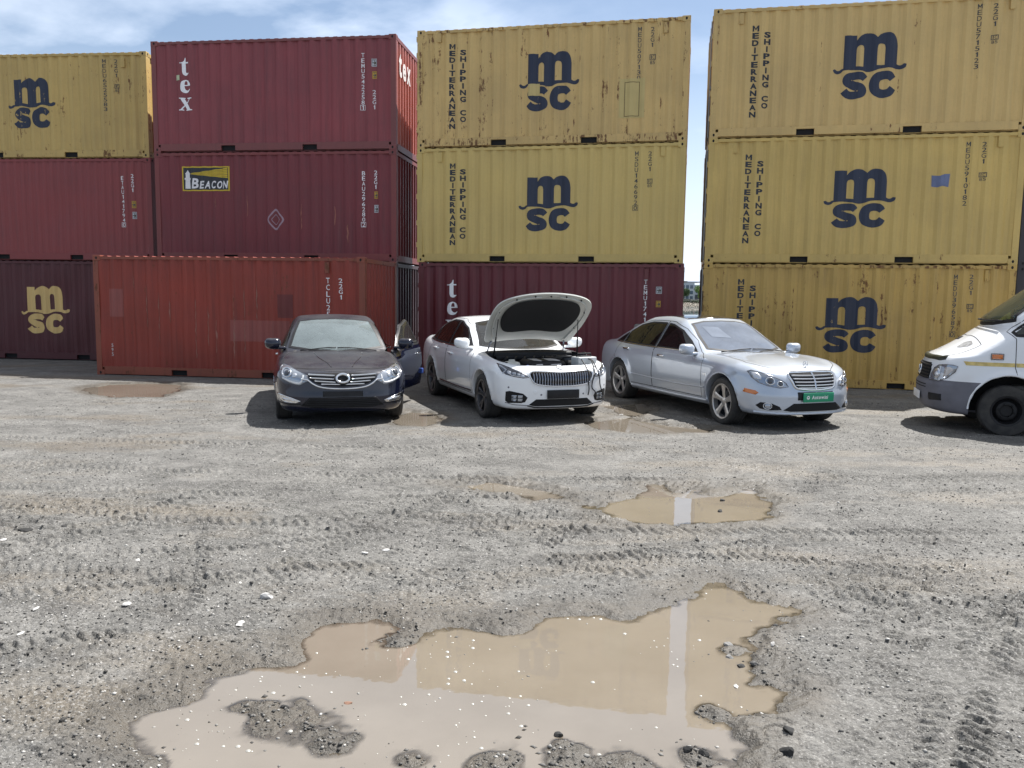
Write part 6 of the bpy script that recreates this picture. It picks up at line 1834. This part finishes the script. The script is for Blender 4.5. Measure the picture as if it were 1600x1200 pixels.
# ---- silver sedan
def build_silver():
    P = dict(plan=[(-4.35, .70), (-4.0, .85), (-3.2, .93), (-2.4, .925), (-.6, .925), (.2, .93), (.6, .88), (.93, .78)], section=SIDE,
             front=[(.15, .82), (.22, .90), (.34, .915), (.46, .915), (.56, .895), (.68, .865), (.78, .83), (.86, .72), (.95, .45), (1.05, .2)],
             rear=[(.15, -4.15), (.4, -4.29), (.6, -4.31), (.9, -4.26), (1.1, -4.2)],
             top=[(-4.4, .90), (-4.2, 1.0), (-3.8, 1.05), (-3.2, 1.05), (-2, 1.0), (-1, 1.0), (-.6, 1.0), (-.2, .975), (.2, .94), (.5, .89), (.74, .825), (.90, .74)],
             roof=[(-4.3, .90), (-3.95, 1.05), (-3.5, 1.22), (-3.05, 1.385), (-2.6, 1.50), (-2.1, 1.522), (-1.65, 1.495), (-1.35, 1.41), (-1.0, 1.235), (-.7, 1.09), (-.52, .985), (-.42, .86), (-.3, .55), (.3, .2)],
             glass_plan=[(-4.0, .70), (-3.3, .82), (-2.2, .875), (-1.2, .87), (-.5, .80), (0, .74)], front_curve=(.55, 3.2), rear_curve=(.3, 3), arches=[(0, .34, .385), (-3.165, .34, .385)], flare=.032,
             crown=.06, fender=.022, dome=.012, screen_curve=.28, roof_mid=-2.1, roof_crown=.035, belt=.965, tumble=.52, k_shoulder=.13, k_front=.11)
    K = dict(paint=paint('silver_paint', (.47, .515, .585, 1), .38, .25, .08, .28, (.28, .25, .21, 1), .03), side_glass=None, z=.035,
             side_tint=glass_mat('privacy_glass_silver', (.015, .015, .016, 1), .015), screen_mat=glass_mat('hazy_windscreen', (.42, .46, .50, 1), .30, .04, (.46, .53, .66, 1)),
             windows=[[(-.86, .99), (-1.10, 1.13), (-1.42, 1.28), (-1.76, 1.365), (-1.90, 1.38), (-1.98, .995)], [(-2.05, .995), (-1.98, 1.385), (-2.45, 1.385), (-2.85, 1.32), (-3.12, 1.20), (-3.20, 1.01)], [(-3.25, 1.01), (-3.17, 1.18), (-3.38, 1.09), (-3.52, 1.02)]],
             windows_of=[[0], [1]], doors=[[(-.54, .32), (-.56, .90), (-.78, .985), (-1.02, 1.14), (-1.38, 1.315), (-1.76, 1.415), (-1.93, 1.425), (-2.02, .99), (-2.02, .32)], [(-2.03, .32), (-2.03, .99), (-1.94, 1.425), (-2.48, 1.42), (-2.90, 1.35), (-3.20, 1.21), (-3.28, .99), (-3.36, .76), (-2.98, .55), (-2.78, .32)]],
             screen=[(-.66, 1.03), (-.4, 1.005), (0, .995), (.4, 1.005), (.66, 1.03), (.60, 1.21), (.525, 1.39), (.3, 1.43), (0, 1.44), (-.3, 1.43), (-.525, 1.39), (-.60, 1.21)],
             backlight=[(-.60, 1.10), (.60, 1.10), (.48, 1.36), (-.48, 1.36)],
             hood=[(-.50, -.68), (0, -.74), (.30, -.74), (.52, -.62), (.66, -.46), (.72, -.40), (.745, 0), (.72, .40), (.66, .46), (.52, .62), (.30, .74), (0, .74), (-.50, .68)],
             boot=[(-3.80, -.66), (-4.22, -.60), (-4.25, 0), (-4.22, .60), (-3.80, .66)], handles=[(-1.74, .86), (-2.96, .90)], handle_mat=MT['chrome'], trim_mat=MT['chrome'],
             belt_trim=[(-.82, .975), (-1.5, .98), (-2.2, .982), (-3.0, .992), (-3.55, 1.01)],
             wheel=(.352, .255, .25, .80), wb=3.165, rim_style='five', rim_mat=MT['alloy'], mirror=(-.84, 1.01, 1.02), steer=RAD(-3), seats=(-1.85, -3.0))
    r = build_sedan('sedan', 'silver limousine with a bright green number plate, before the yellow container', (3.93, 12.15), RAD(-69.4), P, K)
    B, root, sv = r['B'], r['root'], K['paint']
    # dark glass roof
    m = B.patch([(-1.62, -.50), (-1.55, 0), (-1.62, .50), (-2.75, .52), (-2.80, 0), (-2.75, -.52)], 't', .003, .08).build('glass_roof', simple('roof_glass', (.02, .02, .022, 1), .12, coat=.6), root, True)
    gp_ = [(-.385, .78), (-.2, .795), (0, .80), (.2, .795), (.385, .78), (.36, .66), (.31, .585), (.15, .56), (0, .555), (-.15, .56), (-.31, .585), (-.36, .66)]
    g = B.patch(gp_, 'f', .004, .05).build('grille', MT['void'], root, True)
    for k, z in enumerate((.755, .712, .668, .625, .588)):
        w = .365 - .012 * k - (.03 if k == 4 else 0)
        B.line([(-w, z), (-w / 2, z - .004), (0, z - .006), (w / 2, z - .004), (w, z)], 'f', .021, .004, .016).build('grille_bar', MT['chrome'], g, True)
    B.line([(0, .565), (0, .79)], 'f', .016, .006, .018).build('grille_spine', MT['chrome'], g, True)
    B.line(gp_, 'f', .030, .006, .014, closed=True, smooth=True).build('grille_surround', MT['chrome'], root, True)
    # three-pointed star standing on the bonnet
    l, n = B.hit('t', .66, 0); s_ = MB(); cz = l.z + .055
    s_.tube([(l.x, .040 * math.cos(q), cz + .040 * math.sin(q)) for q in np.linspace(0, 2 * math.pi, 25)], .0045, 6, False)
    for k in range(3):
        a = math.pi / 2 + k * 2 * math.pi / 3; s_.tube([(l.x, 0, cz), (l.x, .039 * math.cos(a), cz + .039 * math.sin(a))], [.008, .003], 6)
    s_.tube([(l.x, 0, l.z), (l.x, 0, cz - .036)], .007, 6); s_.build('bonnet_star', MT['chrome'], root, True)
    def side(s, q):
        hp = q([(.43, .605), (.45, .65), (.50, .69), (.60, .74), (.72, .79), (.80, .815), (.84, .80), (.825, .725), (.77, .655), (.68, .615), (.54, .588)])
        l = B.patch(hp, 'f', .004, .04).build('headlight', MT['lens'], root, True)
        for a, b, rr in ((.645, .678, .047), (.53, .642, .036)):
            ring_on(B, 'f', s * a, b, rr, rr, .018, MT['chrome'], 'lamp_ring', l, .008); ball_on(B, 'f', s * a, b, rr * .8, MT['lamp_dark'], 'lamp_projector', l, .45, .006)
        B.patch(q([(.74, .69), (.80, .71), (.82, .78), (.77, .79), (.73, .74)]), 'f', .007, .04).build('lamp_reflector', MT['lamp_silver'], l, True)
        B.line(hp, 'f', .010, .005, .003, closed=True).build('lamp_rim', MT['dark_chrome'], l, True)
        v = 's+' if s > 0 else 's-'
        B.patch([(.46, .515), (.63, .485), (.66, .515), (.62, .545), (.48, .565)], v, .006, .05).build('side_marker', MT['amber'], root, True)
        fp = q([(.52, .285), (.66, .275), (.76, .295), (.80, .34), (.76, .385), (.66, .38), (.55, .33)])
        f = B.patch(fp, 'f', .004, .04).build('bumper_intake', MT['void'], root, True)
        ball_on(B, 'f', s * .685, .335, .042, MT['lens'], 'fog_lamp', f, .4, .006); ring_on(B, 'f', s * .685, .335, .044, .044, .012, MT['chrome'], 'fog_ring', f, .008)
        B.line([(-.44, .475), (-1.4, .455), (-2.72, .475)], v, .028, .002, .010, smooth=True).build('side_strip', sv, root, True)
        B.line([(-.40, .275), (-1.4, .262), (-2.75, .275)], v, .05, .002, .014, smooth=True).build('sill', sv, root, True)
        t = MB(); P0 = B.hit(v, -.47, .67)
        for i, ch in enumerate('V12'):
            vv, ff, gw, gh = glyph(ch, .02)
            w_ = .032; x0 = -.43 - i * .042 if s > 0 else -.52 + i * .042
            pts = []
            for a, b in vv:
                px = x0 - a / gw * w_ if s > 0 else x0 + a / gw * w_
                pts.append(B.hit(v, px, .655 + b / gh * .034)[0] + Vector((0, s * .004, 0)))
            t.add(pts, ff)
        t.build('badge_letters', MT['chrome'], root)
    both(side)
    B.patch([(-.50, .28), (-.36, .375), (.36, .375), (.50, .28), (.40, .262), (-.40, .262)], 'f', .004, .05).build('lower_grille', MT['void'], root, True)
    B.line([(-.80, .245), (-.5, .232), (0, .228), (.5, .232), (.80, .245)], 'f', .035, .003, .014, smooth=True).build('bumper_lip', sv, root, True)
    B.patch([(-.30, .42), (.30, .42), (.30, .53), (-.30, .53)], 'f', .006, .06).build('plate_holder', MT['black_plastic'], root, True)
    p, x = plate(root, B, .458, .52, .13, simple('green_plate', (.012, .27, .14, 1), .4, mott=.05), .02, .034)
    t = MB(); flat_text(t, 'Autowini', -.105, .434, .052, x + .002, .03, .92, .10, .12); t.add([(x + .002, -.165 + .026 * math.cos(q), .458 + .026 * math.sin(q)) for q in np.linspace(0, 2 * math.pi, 21)[:-1]], [tuple(range(20))])
    t.build('plate_lettering', MT['white_print'], p)
    t = MB(); t.add([(x + .0032, -.165 + .012 * math.cos(q), .462 + .010 * math.sin(q)) for q in np.linspace(0, 2 * math.pi, 13)[:-1]], [tuple(range(12))]); t.build('plate_mark', bpy.data.materials['green_plate'], p)
    # sheets of paper behind the screen
    for pts, lab in (([(-.43, 1.20), (-.14, 1.185), (-.19, 1.345), (-.43, 1.355)], 'large paper sheet on the silver limousine windscreen'),):
        f = B.patch(pts, 'f', .005, .06, 0)
        tag(f.build('paper_sheet', simple('dull_paper', (.20, .225, .27, 1), .95, spec=0.0, mott=.15, scale=3), None, True), lab, 'paper sheet')
        o = SC.objects['paper_sheet']; o.location = root.location; o.rotation_euler = root.rotation_euler

# ---- white van
def build_van():
    P = dict(plan=[(-4.9, .86), (-4.5, .95), (-3, .967), (-1, .967), (0, .96), (.4, .93), (.75, .82), (1.05, .66)],
             section=[(.16, .94), (.3, .985), (.5, 1.0), (.8, 1.0), (1.0, .99), (1.2, .985), (1.4, .97), (2.0, .93), (2.6, .88)],
             front=[(.2, .84), (.34, .95), (.50, .99), (.66, .99), (.70, .965), (.84, .945), (.96, .92), (1.05, .865), (1.14, .7), (1.3, .45), (1.5, .2)],
             rear=[(.2, -4.75), (.5, -4.8), (1.5, -4.78), (2.3, -4.70), (2.6, -4.6)],
             top=[(-5, 1.3), (-1, 1.38), (-.2, 1.50), (.15, 1.52), (.30, 1.475), (.5, 1.36), (.7, 1.225), (.86, 1.085), (1.0, .95)],
             roof=[(-5.2, 2.25), (-4.7, 2.36), (-3, 2.42), (-1.6, 2.42), (-1.1, 2.40), (-.85, 2.33), (-.55, 2.16), (-.15, 1.86), (.28, 1.49), (.36, 1.38), (.46, 1.0), (.9, .4)],
             glass_plan=[(-5, .93), (-3, .955), (-1, .955), (-.4, .93), (.15, .86), (.5, .8)], front_curve=(.42, 2.6), rear_curve=(.05, 4), arches=[(0, .37, .47), (-3.55, .37, .47)], flare=.03,
             crown=.05, screen_curve=.16, roof_mid=-2.0, roof_crown=.02, belt=1.34, tumble=.16, k_shoulder=.10, k_front=.10, k_roof=.14, roof_norm=.75, bottom=[(-5, .3), (1, .26)])
    B = CarBody(P, (-5.0, -1.12, .15), (1.15, 1.12, 2.6), .024)
    root = thing('van', 'white van with grey bumper and faded yellow stripe, cut off at the right edge', 'van', (7.12, 12.02, 0), RAD(161.8), None)
    wm = paint('van_white', (.80, .82, .85, 1), .0, .03, .22, .35, (.26, .23, .20, 1), .04)
    win = [(-.02, 1.44), (-.26, 1.64), (-.62, 1.95), (-.86, 2.07), (-1.22, 2.09), (-1.22, 1.40), (-.06, 1.395)]
    scr = [(-.78, 1.60), (-.4, 1.545), (0, 1.53), (.4, 1.545), (.78, 1.60), (.74, 1.90), (.68, 2.19), (.3, 2.235), (0, 2.245), (-.3, 2.235), (-.68, 2.19), (-.74, 1.90)]
    for v in ('s+', 's-'): B.cut(v, win, None, .02)
    B.cut('f', scr, lambda C: C[:, 2] > 1.47, .02)
    bm_ = (B.C[:, 2] < .73) & (B.C[:, 0] > .30); B.snap_plane(bm_, 2, .73); bumper = B.take(bm_)
    door = [(-.10, .80), (-.06, .95), (-.05, 1.35), (.04, 1.44), (-.22, 1.68), (-.60, 2.0), (-.84, 2.13), (-1.28, 2.15), (-1.28, .42), (-.56, .42), (-.50, .60), (-.34, .80)]
    dm = {v: B.cut(v, door) for v in ('s+', 's-')}
    hood = [(.40, -.74), (.60, -.69), (.78, -.56), (.86, -.25), (.87, 0), (.86, .25), (.78, .56), (.60, .69), (.40, .74), (.33, .74), (.38, 0), (.33, -.74)]
    hm = B.cut('t', hood, lambda C: (C[:, 0] > .1) & (C[:, 2] > .8))
    B.mesh(B.left, 'body', wm, root); B.mesh(bumper, 'bumper', MT['grey_plastic'], root); h = B.mesh(hm, 'bonnet', wm, root)
    B.line(hood, 't', .009, .002, 0, closed=True).build('bonnet_gap', MT['gap'], h, True)
    gl = glass_mat('van_glass', (.66, .88, .74, 1), .05, .03, (.34, .42, .36, 1)); dark = glass_mat('van_side_glass', (.40, .48, .44, 1), .04)
    ws = B.patch(scr, 'f', .003, .08, 0).build('windscreen', gl, root, True); B.line(scr, 'f', .05, .004, 0, closed=True).build('windscreen_seal', MT['black_plastic'], ws, True)
    ystripe = simple('faded_yellow', (.60, .46, .17, 1), .5, mott=.25, scale=14)
    for v, s in (('s+', 1), ('s-', -1)):
        d = B.mesh(dm[v], 'door', wm, root)
        B.line(door, v, .009, .002, 0, closed=True).build('door_gap', MT['gap'], d, True)
        B.patch(win, v, .002, .08, 0).build('window', dark, d, True); B.line(win, v, .045, .004, 0, closed=True).build('window_seal', MT['black_plastic'], d, True)
        l, n = B.hit(v, -1.18, 1.10); hb = MB(); hb.rbox((l.x - .09, l.y - .03, l.z - .03), (l.x + .09, l.y + .03, l.z + .03), .012); hb.build('door_handle', MT['black_plastic'], d, auto=40)
        B.patch([(.53, .965), (.56, 1.018), (-.05, 1.018), (-.055, .965)], v, .003, .06, .004).build('stripe', ystripe, root, True)
        B.patch([(-.07, .965), (-.065, 1.018), (-1.26, 1.018), (-1.26, .965)], v, .003, .06, .004).build('stripe', ystripe, d, True)
        B.patch([(-1.31, .965), (-1.31, 1.018), (-4.4, 1.018), (-4.4, .965)], v, .003, .08, .004).build('stripe', ystripe, root, True)
        mk = B.patch([(.23, 1.07), (.23, 1.13), (.10, 1.13), (.10, 1.07)], v, .010, .05).build('side_marker', MT['amber'], root, True)
        B.line([(.24, 1.06), (.24, 1.14), (.09, 1.14), (.09, 1.06)], v, .008, .008, .004, closed=True).build('marker_frame', MT['black_plastic'], mk, True)
        q = (lambda p: p) if s > 0 else mir
        hp = q([(.46, .715), (.47, .79), (.52, .89), (.60, .94), (.72, .955), (.80, .955), (.845, .94), (.835, .86), (.77, .765), (.66, .712)])
        hl = B.patch(hp, 'f', .006, .04).build('headlight', MT['lens'], root, True)
        B.line(hp, 'f', .010, .007, .004, closed=True).build('lamp_rim', MT['dark_chrome'], hl, True)
        B.patch(q([(.72, .77), (.77, .80), (.82, .89), (.78, .925), (.72, .91)]), 'f', .010, .04).build('indicator', simple('clear_lens', (.55, .52, .50, 1), .1, coat=1), hl, True)
        ball_on(B, 'f', s * .60, .82, .075, MT['lamp_silver'], 'lamp_reflector', hl, .3, .006)
        B.patch(q([(.50, .42), (.74, .44), (.74, .53), (.50, .53)]), 'f', .004, .05).build('bumper_recess', MT['black_plastic'], root, True)
        mirror_part(root, Vector((-1.0, s * 1.06, 1.58)), s, MT['black_plastic'], None, scale=1.35)
    g = B.patch([(-.42, .72), (.42, .72), (.45, .85), (.40, .955), (-.40, .955), (-.45, .85)], 'f', .005, .05).build('grille', MT['void'], root, True)
    for z in (.74, .785, .83, .875, .92): B.line([(-.43, z), (0, z), (.43, z)], 'f', .024, .004, .016).build('grille_bar', MT['black_plastic'], g, True)
    gd = MB(); gd = B.line([(.73, -.64), (.80, -.52), (.855, -.25), (.865, 0), (.855, .25), (.80, .52), (.73, .64)], 't', .085, .003, .022, smooth=True); gd.build('bonnet_deflector', simple('camouflage_deflector', (.03, .035, .025, 1), .35, mott=.6, scale=12), root, True)
    ring_on(B, 'f', 0, .83, .075, .075, .014, MT['chrome'], 'emblem', root, .03)
    st = MB(); x = B.hit('f', 0, .83)[0].x + .036
    for k in range(3):
        a = math.pi / 2 + k * 2 * math.pi / 3; st.tube([(x, 0, .83), (x, .072 * math.cos(a), .83 + .072 * math.sin(a))], [.012, .004], 6)
    st.build('emblem_star', MT['chrome'], root, True)
    for z in (.60, .64): B.line([(-.42, z), (0, z), (.42, z)], 'f', .014, .003, 0).build('bumper_slot', MT['void'], root, True)
    p, x = plate(root, B, .46, .52, .115, MT['white_print'], 0, .02)
    # scraped paint and black cowl, wipers
    scuff = simple('bare_primer', (.27, .27, .27, 1), .7, mott=.4, scale=30)
    B.patch([(.48, .36), (.58, .40), (.55, .49), (.47, .60), (.41, .61), (.40, .48), (.43, .42)], 't', .003, .04, 0).build('scraped_paint', scuff, h, True)
    B.patch([(.64, -.30), (.70, -.27), (.72, -.16), (.66, -.20)], 't', .003, .04, 0).build('scraped_paint', scuff, h, True)
    B.patch([(.40, -.42), (.46, -.40), (.47, -.10), (.405, -.08)], 't', .004, .05).build('bonnet_vent', MT['black_plastic'], root, True)
    for y0, y1 in ((-.6, .02), (.02, .62)):
        pts = [B.hit('f', y0 + (y1 - y0) * t, 1.57)[0] + Vector((.03, 0, .02)) for t in np.linspace(0, 1, 8)]
        MB().tube(pts, .012, 6).build('wiper', MT['black_plastic'], root, True)
    for xw in (0, -3.55):
        for s in (1, -1): add_wheel(root, xw, s, .352, .205, .235, .85, 'steel', MT['black_plastic'])
    arch_lips(B, root, P['arches'], wm, .03, .36)
    u = MB(); u.rbox((-4.6, -.60, .30), (.72, .60, .42), .03)
    for xw in (0, -3.55): u.rbox((xw - .5, -.60, .42), (xw + .45, .60, .80), .05)
    u.build('underbody', MT['void'], root)
    m = MB(); m.rbox((-4.5, -.9, .60), (-.1, .9, .70), .03); m.build('cabin_floor', MT['interior'], root)
    m = MB(); m.rbox((-.58, -.76, 1.0), (.0, .76, 1.38), .08); m.build('dashboard', MT['interior'], root, auto=40)
    for sy in (-.5, .5):
        m = MB(); m.rbox((-1.5, sy - .26, .75), (-1.0, sy + .26, .95), .06); M = Matrix.Translation((-1.5, sy, .9)) @ Matrix.Rotation(RAD(-12), 4, 'Y')
        m.rbox((-.07, -.25, 0), (.07, .25, .68), .06, M); m.rbox((-.05, -.13, .69), (.06, .13, .90), .05, M); m.build('car_seat', MT['seat'], root, auto=50)
    m = MB(); c = Vector((-.78, .5, 1.32)); M = Matrix.Translation(c) @ Matrix.Rotation(RAD(-45), 4, 'Y')
    m.tube([M @ Vector((0, .21 * math.cos(t), .21 * math.sin(t))) for t in np.linspace(0, 2 * math.pi, 25)], .018, 8, False); m.ball((0, 0, 0), (.03, .08, .07), M); m.build('steering_wheel', MT['black_plastic'], root, auto=50)
    m = MB(); m.box((-1.62, -.80, .7), (-1.58, .80, 2.2)); m.build('bulkhead', MT['interior'], root)
    pm = simple('pale_green_paper', (.42, .62, .54, 1), .8, mott=.06)
    for k, (x0, y0, a, lab) in enumerate(((-.20, .38, .3, 'loose sheet of paper on the van dashboard, nearer the door'), (-.16, .02, -.4, 'loose sheet of paper on the van dashboard, farther from the door'))):
        m = MB(); m.rbox((-.15, -.105, 0), (.15, .105, .004), .0015, None, 1)
        for i, vv in enumerate(m.v): m.v[i] = (vv[0], vv[1], vv[2] + .05 * max(0, vv[0]))
        o = m.build('paper_sheet', pm, None)
        o.location = root.matrix_basis @ Vector((x0 - .02, y0, 1.392)); o.rotation_euler = (RAD(3), RAD(-5), RAD(161.8) + a); tag(o, lab, 'paper sheet', 'papers on the van dashboard')

build_blue(); build_white(); build_silver(); build_van()
# ------------------------------------------------------------------ across the water: seen only through the gap between two stacks
def build_far():
    wm = NT('harbour_water'); wm.set(Roughness=.03, IOR=1.33); wm.bsdf.inputs['Base Color'].default_value = (.10, .14, .16, 1)
    wm.bump(wm.noise(1.2, 4, .6, (1, .35, 1)), .06, .05)
    m = MB(); m.add([(-400, 30.3, -.8), (500, 30.3, -.8), (500, 237, -.8), (-400, 237, -.8)], [(0, 1, 2, 3)])
    tag(m.build('water', wm.mat), 'calm pale harbour water beyond the yard', 'water', kind='structure')
    m = MB(); m.box((-60, 29.8, -3), (60, 30.3, -.012)); tag(m.build('quay', simple('quay_concrete', (.32, .31, .29, 1), .9, mott=.2)), 'concrete quay edge', 'quay', kind='structure')
    m = MB(); r = random.Random(4); n = 90
    pts = [(-400 + i * 10, 234 + r.uniform(-.6, .6), -.95) for i in range(n + 1)] + [(-400 + i * 10, 240 + r.uniform(-1, 1), .35) for i in range(n + 1)] + [(-400 + i * 10, 900, 1.2) for i in range(n + 1)]
    m.add(pts, [(k * (n + 1) + i, k * (n + 1) + i + 1, (k + 1) * (n + 1) + i + 1, (k + 1) * (n + 1) + i) for k in range(2) for i in range(n)])
    tag(m.build('far_shore', simple('shore_soil', (.20, .19, .15, 1), .95, mott=.3, scale=.3)), 'low far shore', 'shore', kind='structure')
    rr = np.random.default_rng(12); k = 2600
    pos = np.stack([rr.uniform(20, 90, k), rr.uniform(232.6, 238.5, k), np.zeros(k)], 1); pos[:, 2] = -.85 + (pos[:, 1] - 232.6) * .2
    V, F = stone_mesh(k, pos, rr.uniform(.12, .30, k), 15, .8)
    tag(link_mesh('rocks', tri_mesh('rocks', V, F), simple('bank_rock', (.27, .24, .20, 1), .9, mott=.5, scale=.7)), 'stone bank of the far shore', 'rocks', kind='stuff')
    # bushes along the bank: one mass
    k = 9000; px = rr.uniform(20, 95, k); h = 1.5 * fbm(px, px * 0, .25, 2, 5) + .5
    P = np.stack([px, rr.uniform(240, 243.5, k), .5 + rr.random(k) * h], 1)
    tag(leaf_cloud('bank_bushes', P, .26, simple('bush_leaf', (.055, .085, .035, 1), .8, mott=.5, scale=1.5), rr), 'dark bushes along the far bank', 'bushes', kind='stuff')
    # office block
    b = thing('office_building', 'pale office building far across the water, seen through the gap', 'building', (58.5, 262, .8))
    wall = simple('pale_cladding', (.42, .47, .54, 1), .5, mott=.06); win = simple('dark_window', (.10, .14, .20, 1), .1)
    m = MB(); m.box((-9, 0, 0), (-.6, 12, 6.0)); m.box((-.6, 1.5, 0), (10, 12, 5.2)); m.build('wall', wall, b)
    m = MB(); m.box((-9.3, -.3, 6.0), (-3.0, 12, 6.35)); m.box((-3.0, .4, 6.0), (2.0, 9, 6.25)); m.build('roof', simple('roof_dark', (.12, .12, .13, 1), .8), b)
    for z in (.5, 2.2, 4.0):
        for i in range(6):
            m = MB(); x = -8.6 + 1.32 * i; m.box((x, -.08, z), (x + .95, .06, z + 1.1)); m.build('window', win, b)
    for z in (2.6, 3.7):
        for i in range(7):
            m = MB(); x = .2 + 1.35 * i; m.box((x, 1.42, z), (x + 1.0, 1.56, z + .75)); m.build('window', win, b)
    m = MB(); m.box((.0, 1.40, .0), (9.6, 1.54, 2.1)); m.build('dark_ground_floor', simple('shade_wall', (.06, .07, .09, 1), .6), b)
    def tree(x, y, h, w, lab, col):
        t = thing('tree', lab, 'tree', (x, y, .5), 0, 'trees on the far shore')
        m = MB(); m.tube([(0, 0, 0), (.1, 0, h * .35), (.05, .1, h * .75)], [.16, .12, .05], 8)
        for a in range(5): m.tube([(.08, 0, h * (.3 + .07 * a)), (w * .5 * math.cos(a * 1.9), w * .5 * math.sin(a * 1.9), h * (.55 + .07 * a))], [.06, .02], 6)
        m.build('trunk', simple('bark', (.09, .07, .05, 1), .9), t)
        k = 5200; c = []
        blobs = [(rr.normal(0, w * .33), rr.normal(0, w * .3), h * rr.uniform(.42, .95), w * rr.uniform(.22, .42)) for _ in range(11)]
        for bx, by, bz, br in blobs:
            q = rr.normal(0, 1, (k // 11, 3)); q /= np.linalg.norm(q, axis=1, keepdims=True); q *= (rr.random((k // 11, 1)) ** .4) * br
            c.append(q + np.array([bx, by, bz]))
        o = leaf_cloud('crown', np.concatenate(c), .17, simple('leaf', col, .7, mott=.4, scale=2), rr); o.parent = t
    tree(58.2, 252, 4.4, 3.0, 'round light green tree before the far office building', (.16, .26, .06, 1))
    tree(63.5, 254, 3.9, 2.8, 'darker green tree right of the round light one, far across the water', (.06, .10, .04, 1))
    tree(52.5, 253, 3.6, 2.6, 'small tree at the left end of the far office building', (.07, .12, .05, 1))
    # railing on the far bank and the wire fence on the quay
    t = thing('railing', 'thin dark railing along the far bank', 'railing', (57, 239.4, .55)); m = MB()
    for z in (.9, .45): m.tube([(-30, 0, z), (30, 0, z)], .06, 6)
    m.build('rail', MT['steel'], t)
    for i in range(13):
        m = MB(); m.tube([(-30 + 5 * i, 0, -.1), (-30 + 5 * i, 0, 1.0)], .07, 6); m.build('post', MT['steel'], t)
    t = thing('wire_fence', 'thin wire mesh fence on the quay behind the gap', 'fence', (6.5, 29.4, 0)); m = MB()
    for z in np.linspace(.1, 1.22, 6): m.tube([(-4, 0, z), (4, 0, z)], .004, 4)
    for i in range(41): m.tube([(-4 + .2 * i, 0, .05), (-4 + .2 * i, 0, 1.22)], .004, 4)
    m.build('mesh', MT['steel'], t)
    for i in range(5):
        m = MB(); m.tube([(-4 + 2 * i, 0, -.05), (-4 + 2 * i, 0, 1.35)], .03, 8); m.build('post', MT['steel'], t)

def leaf_cloud(name, P, s, mat, rr):
    k = len(P); a = rr.normal(0, 1, (k, 3)); a /= np.linalg.norm(a, axis=1, keepdims=True); b = rr.normal(0, 1, (k, 3)); b = np.cross(a, b); b /= np.linalg.norm(b, axis=1, keepdims=True)
    z = s * rr.uniform(.6, 1.4, (k, 1))
    V = np.stack([P + a * z, P + b * z * .6, P - a * z, P - b * z * .6], 1).reshape(-1, 3)
    return link_mesh(name, tri_mesh(name, V, np.arange(4 * k).reshape(-1, 4)), mat)

build_far()
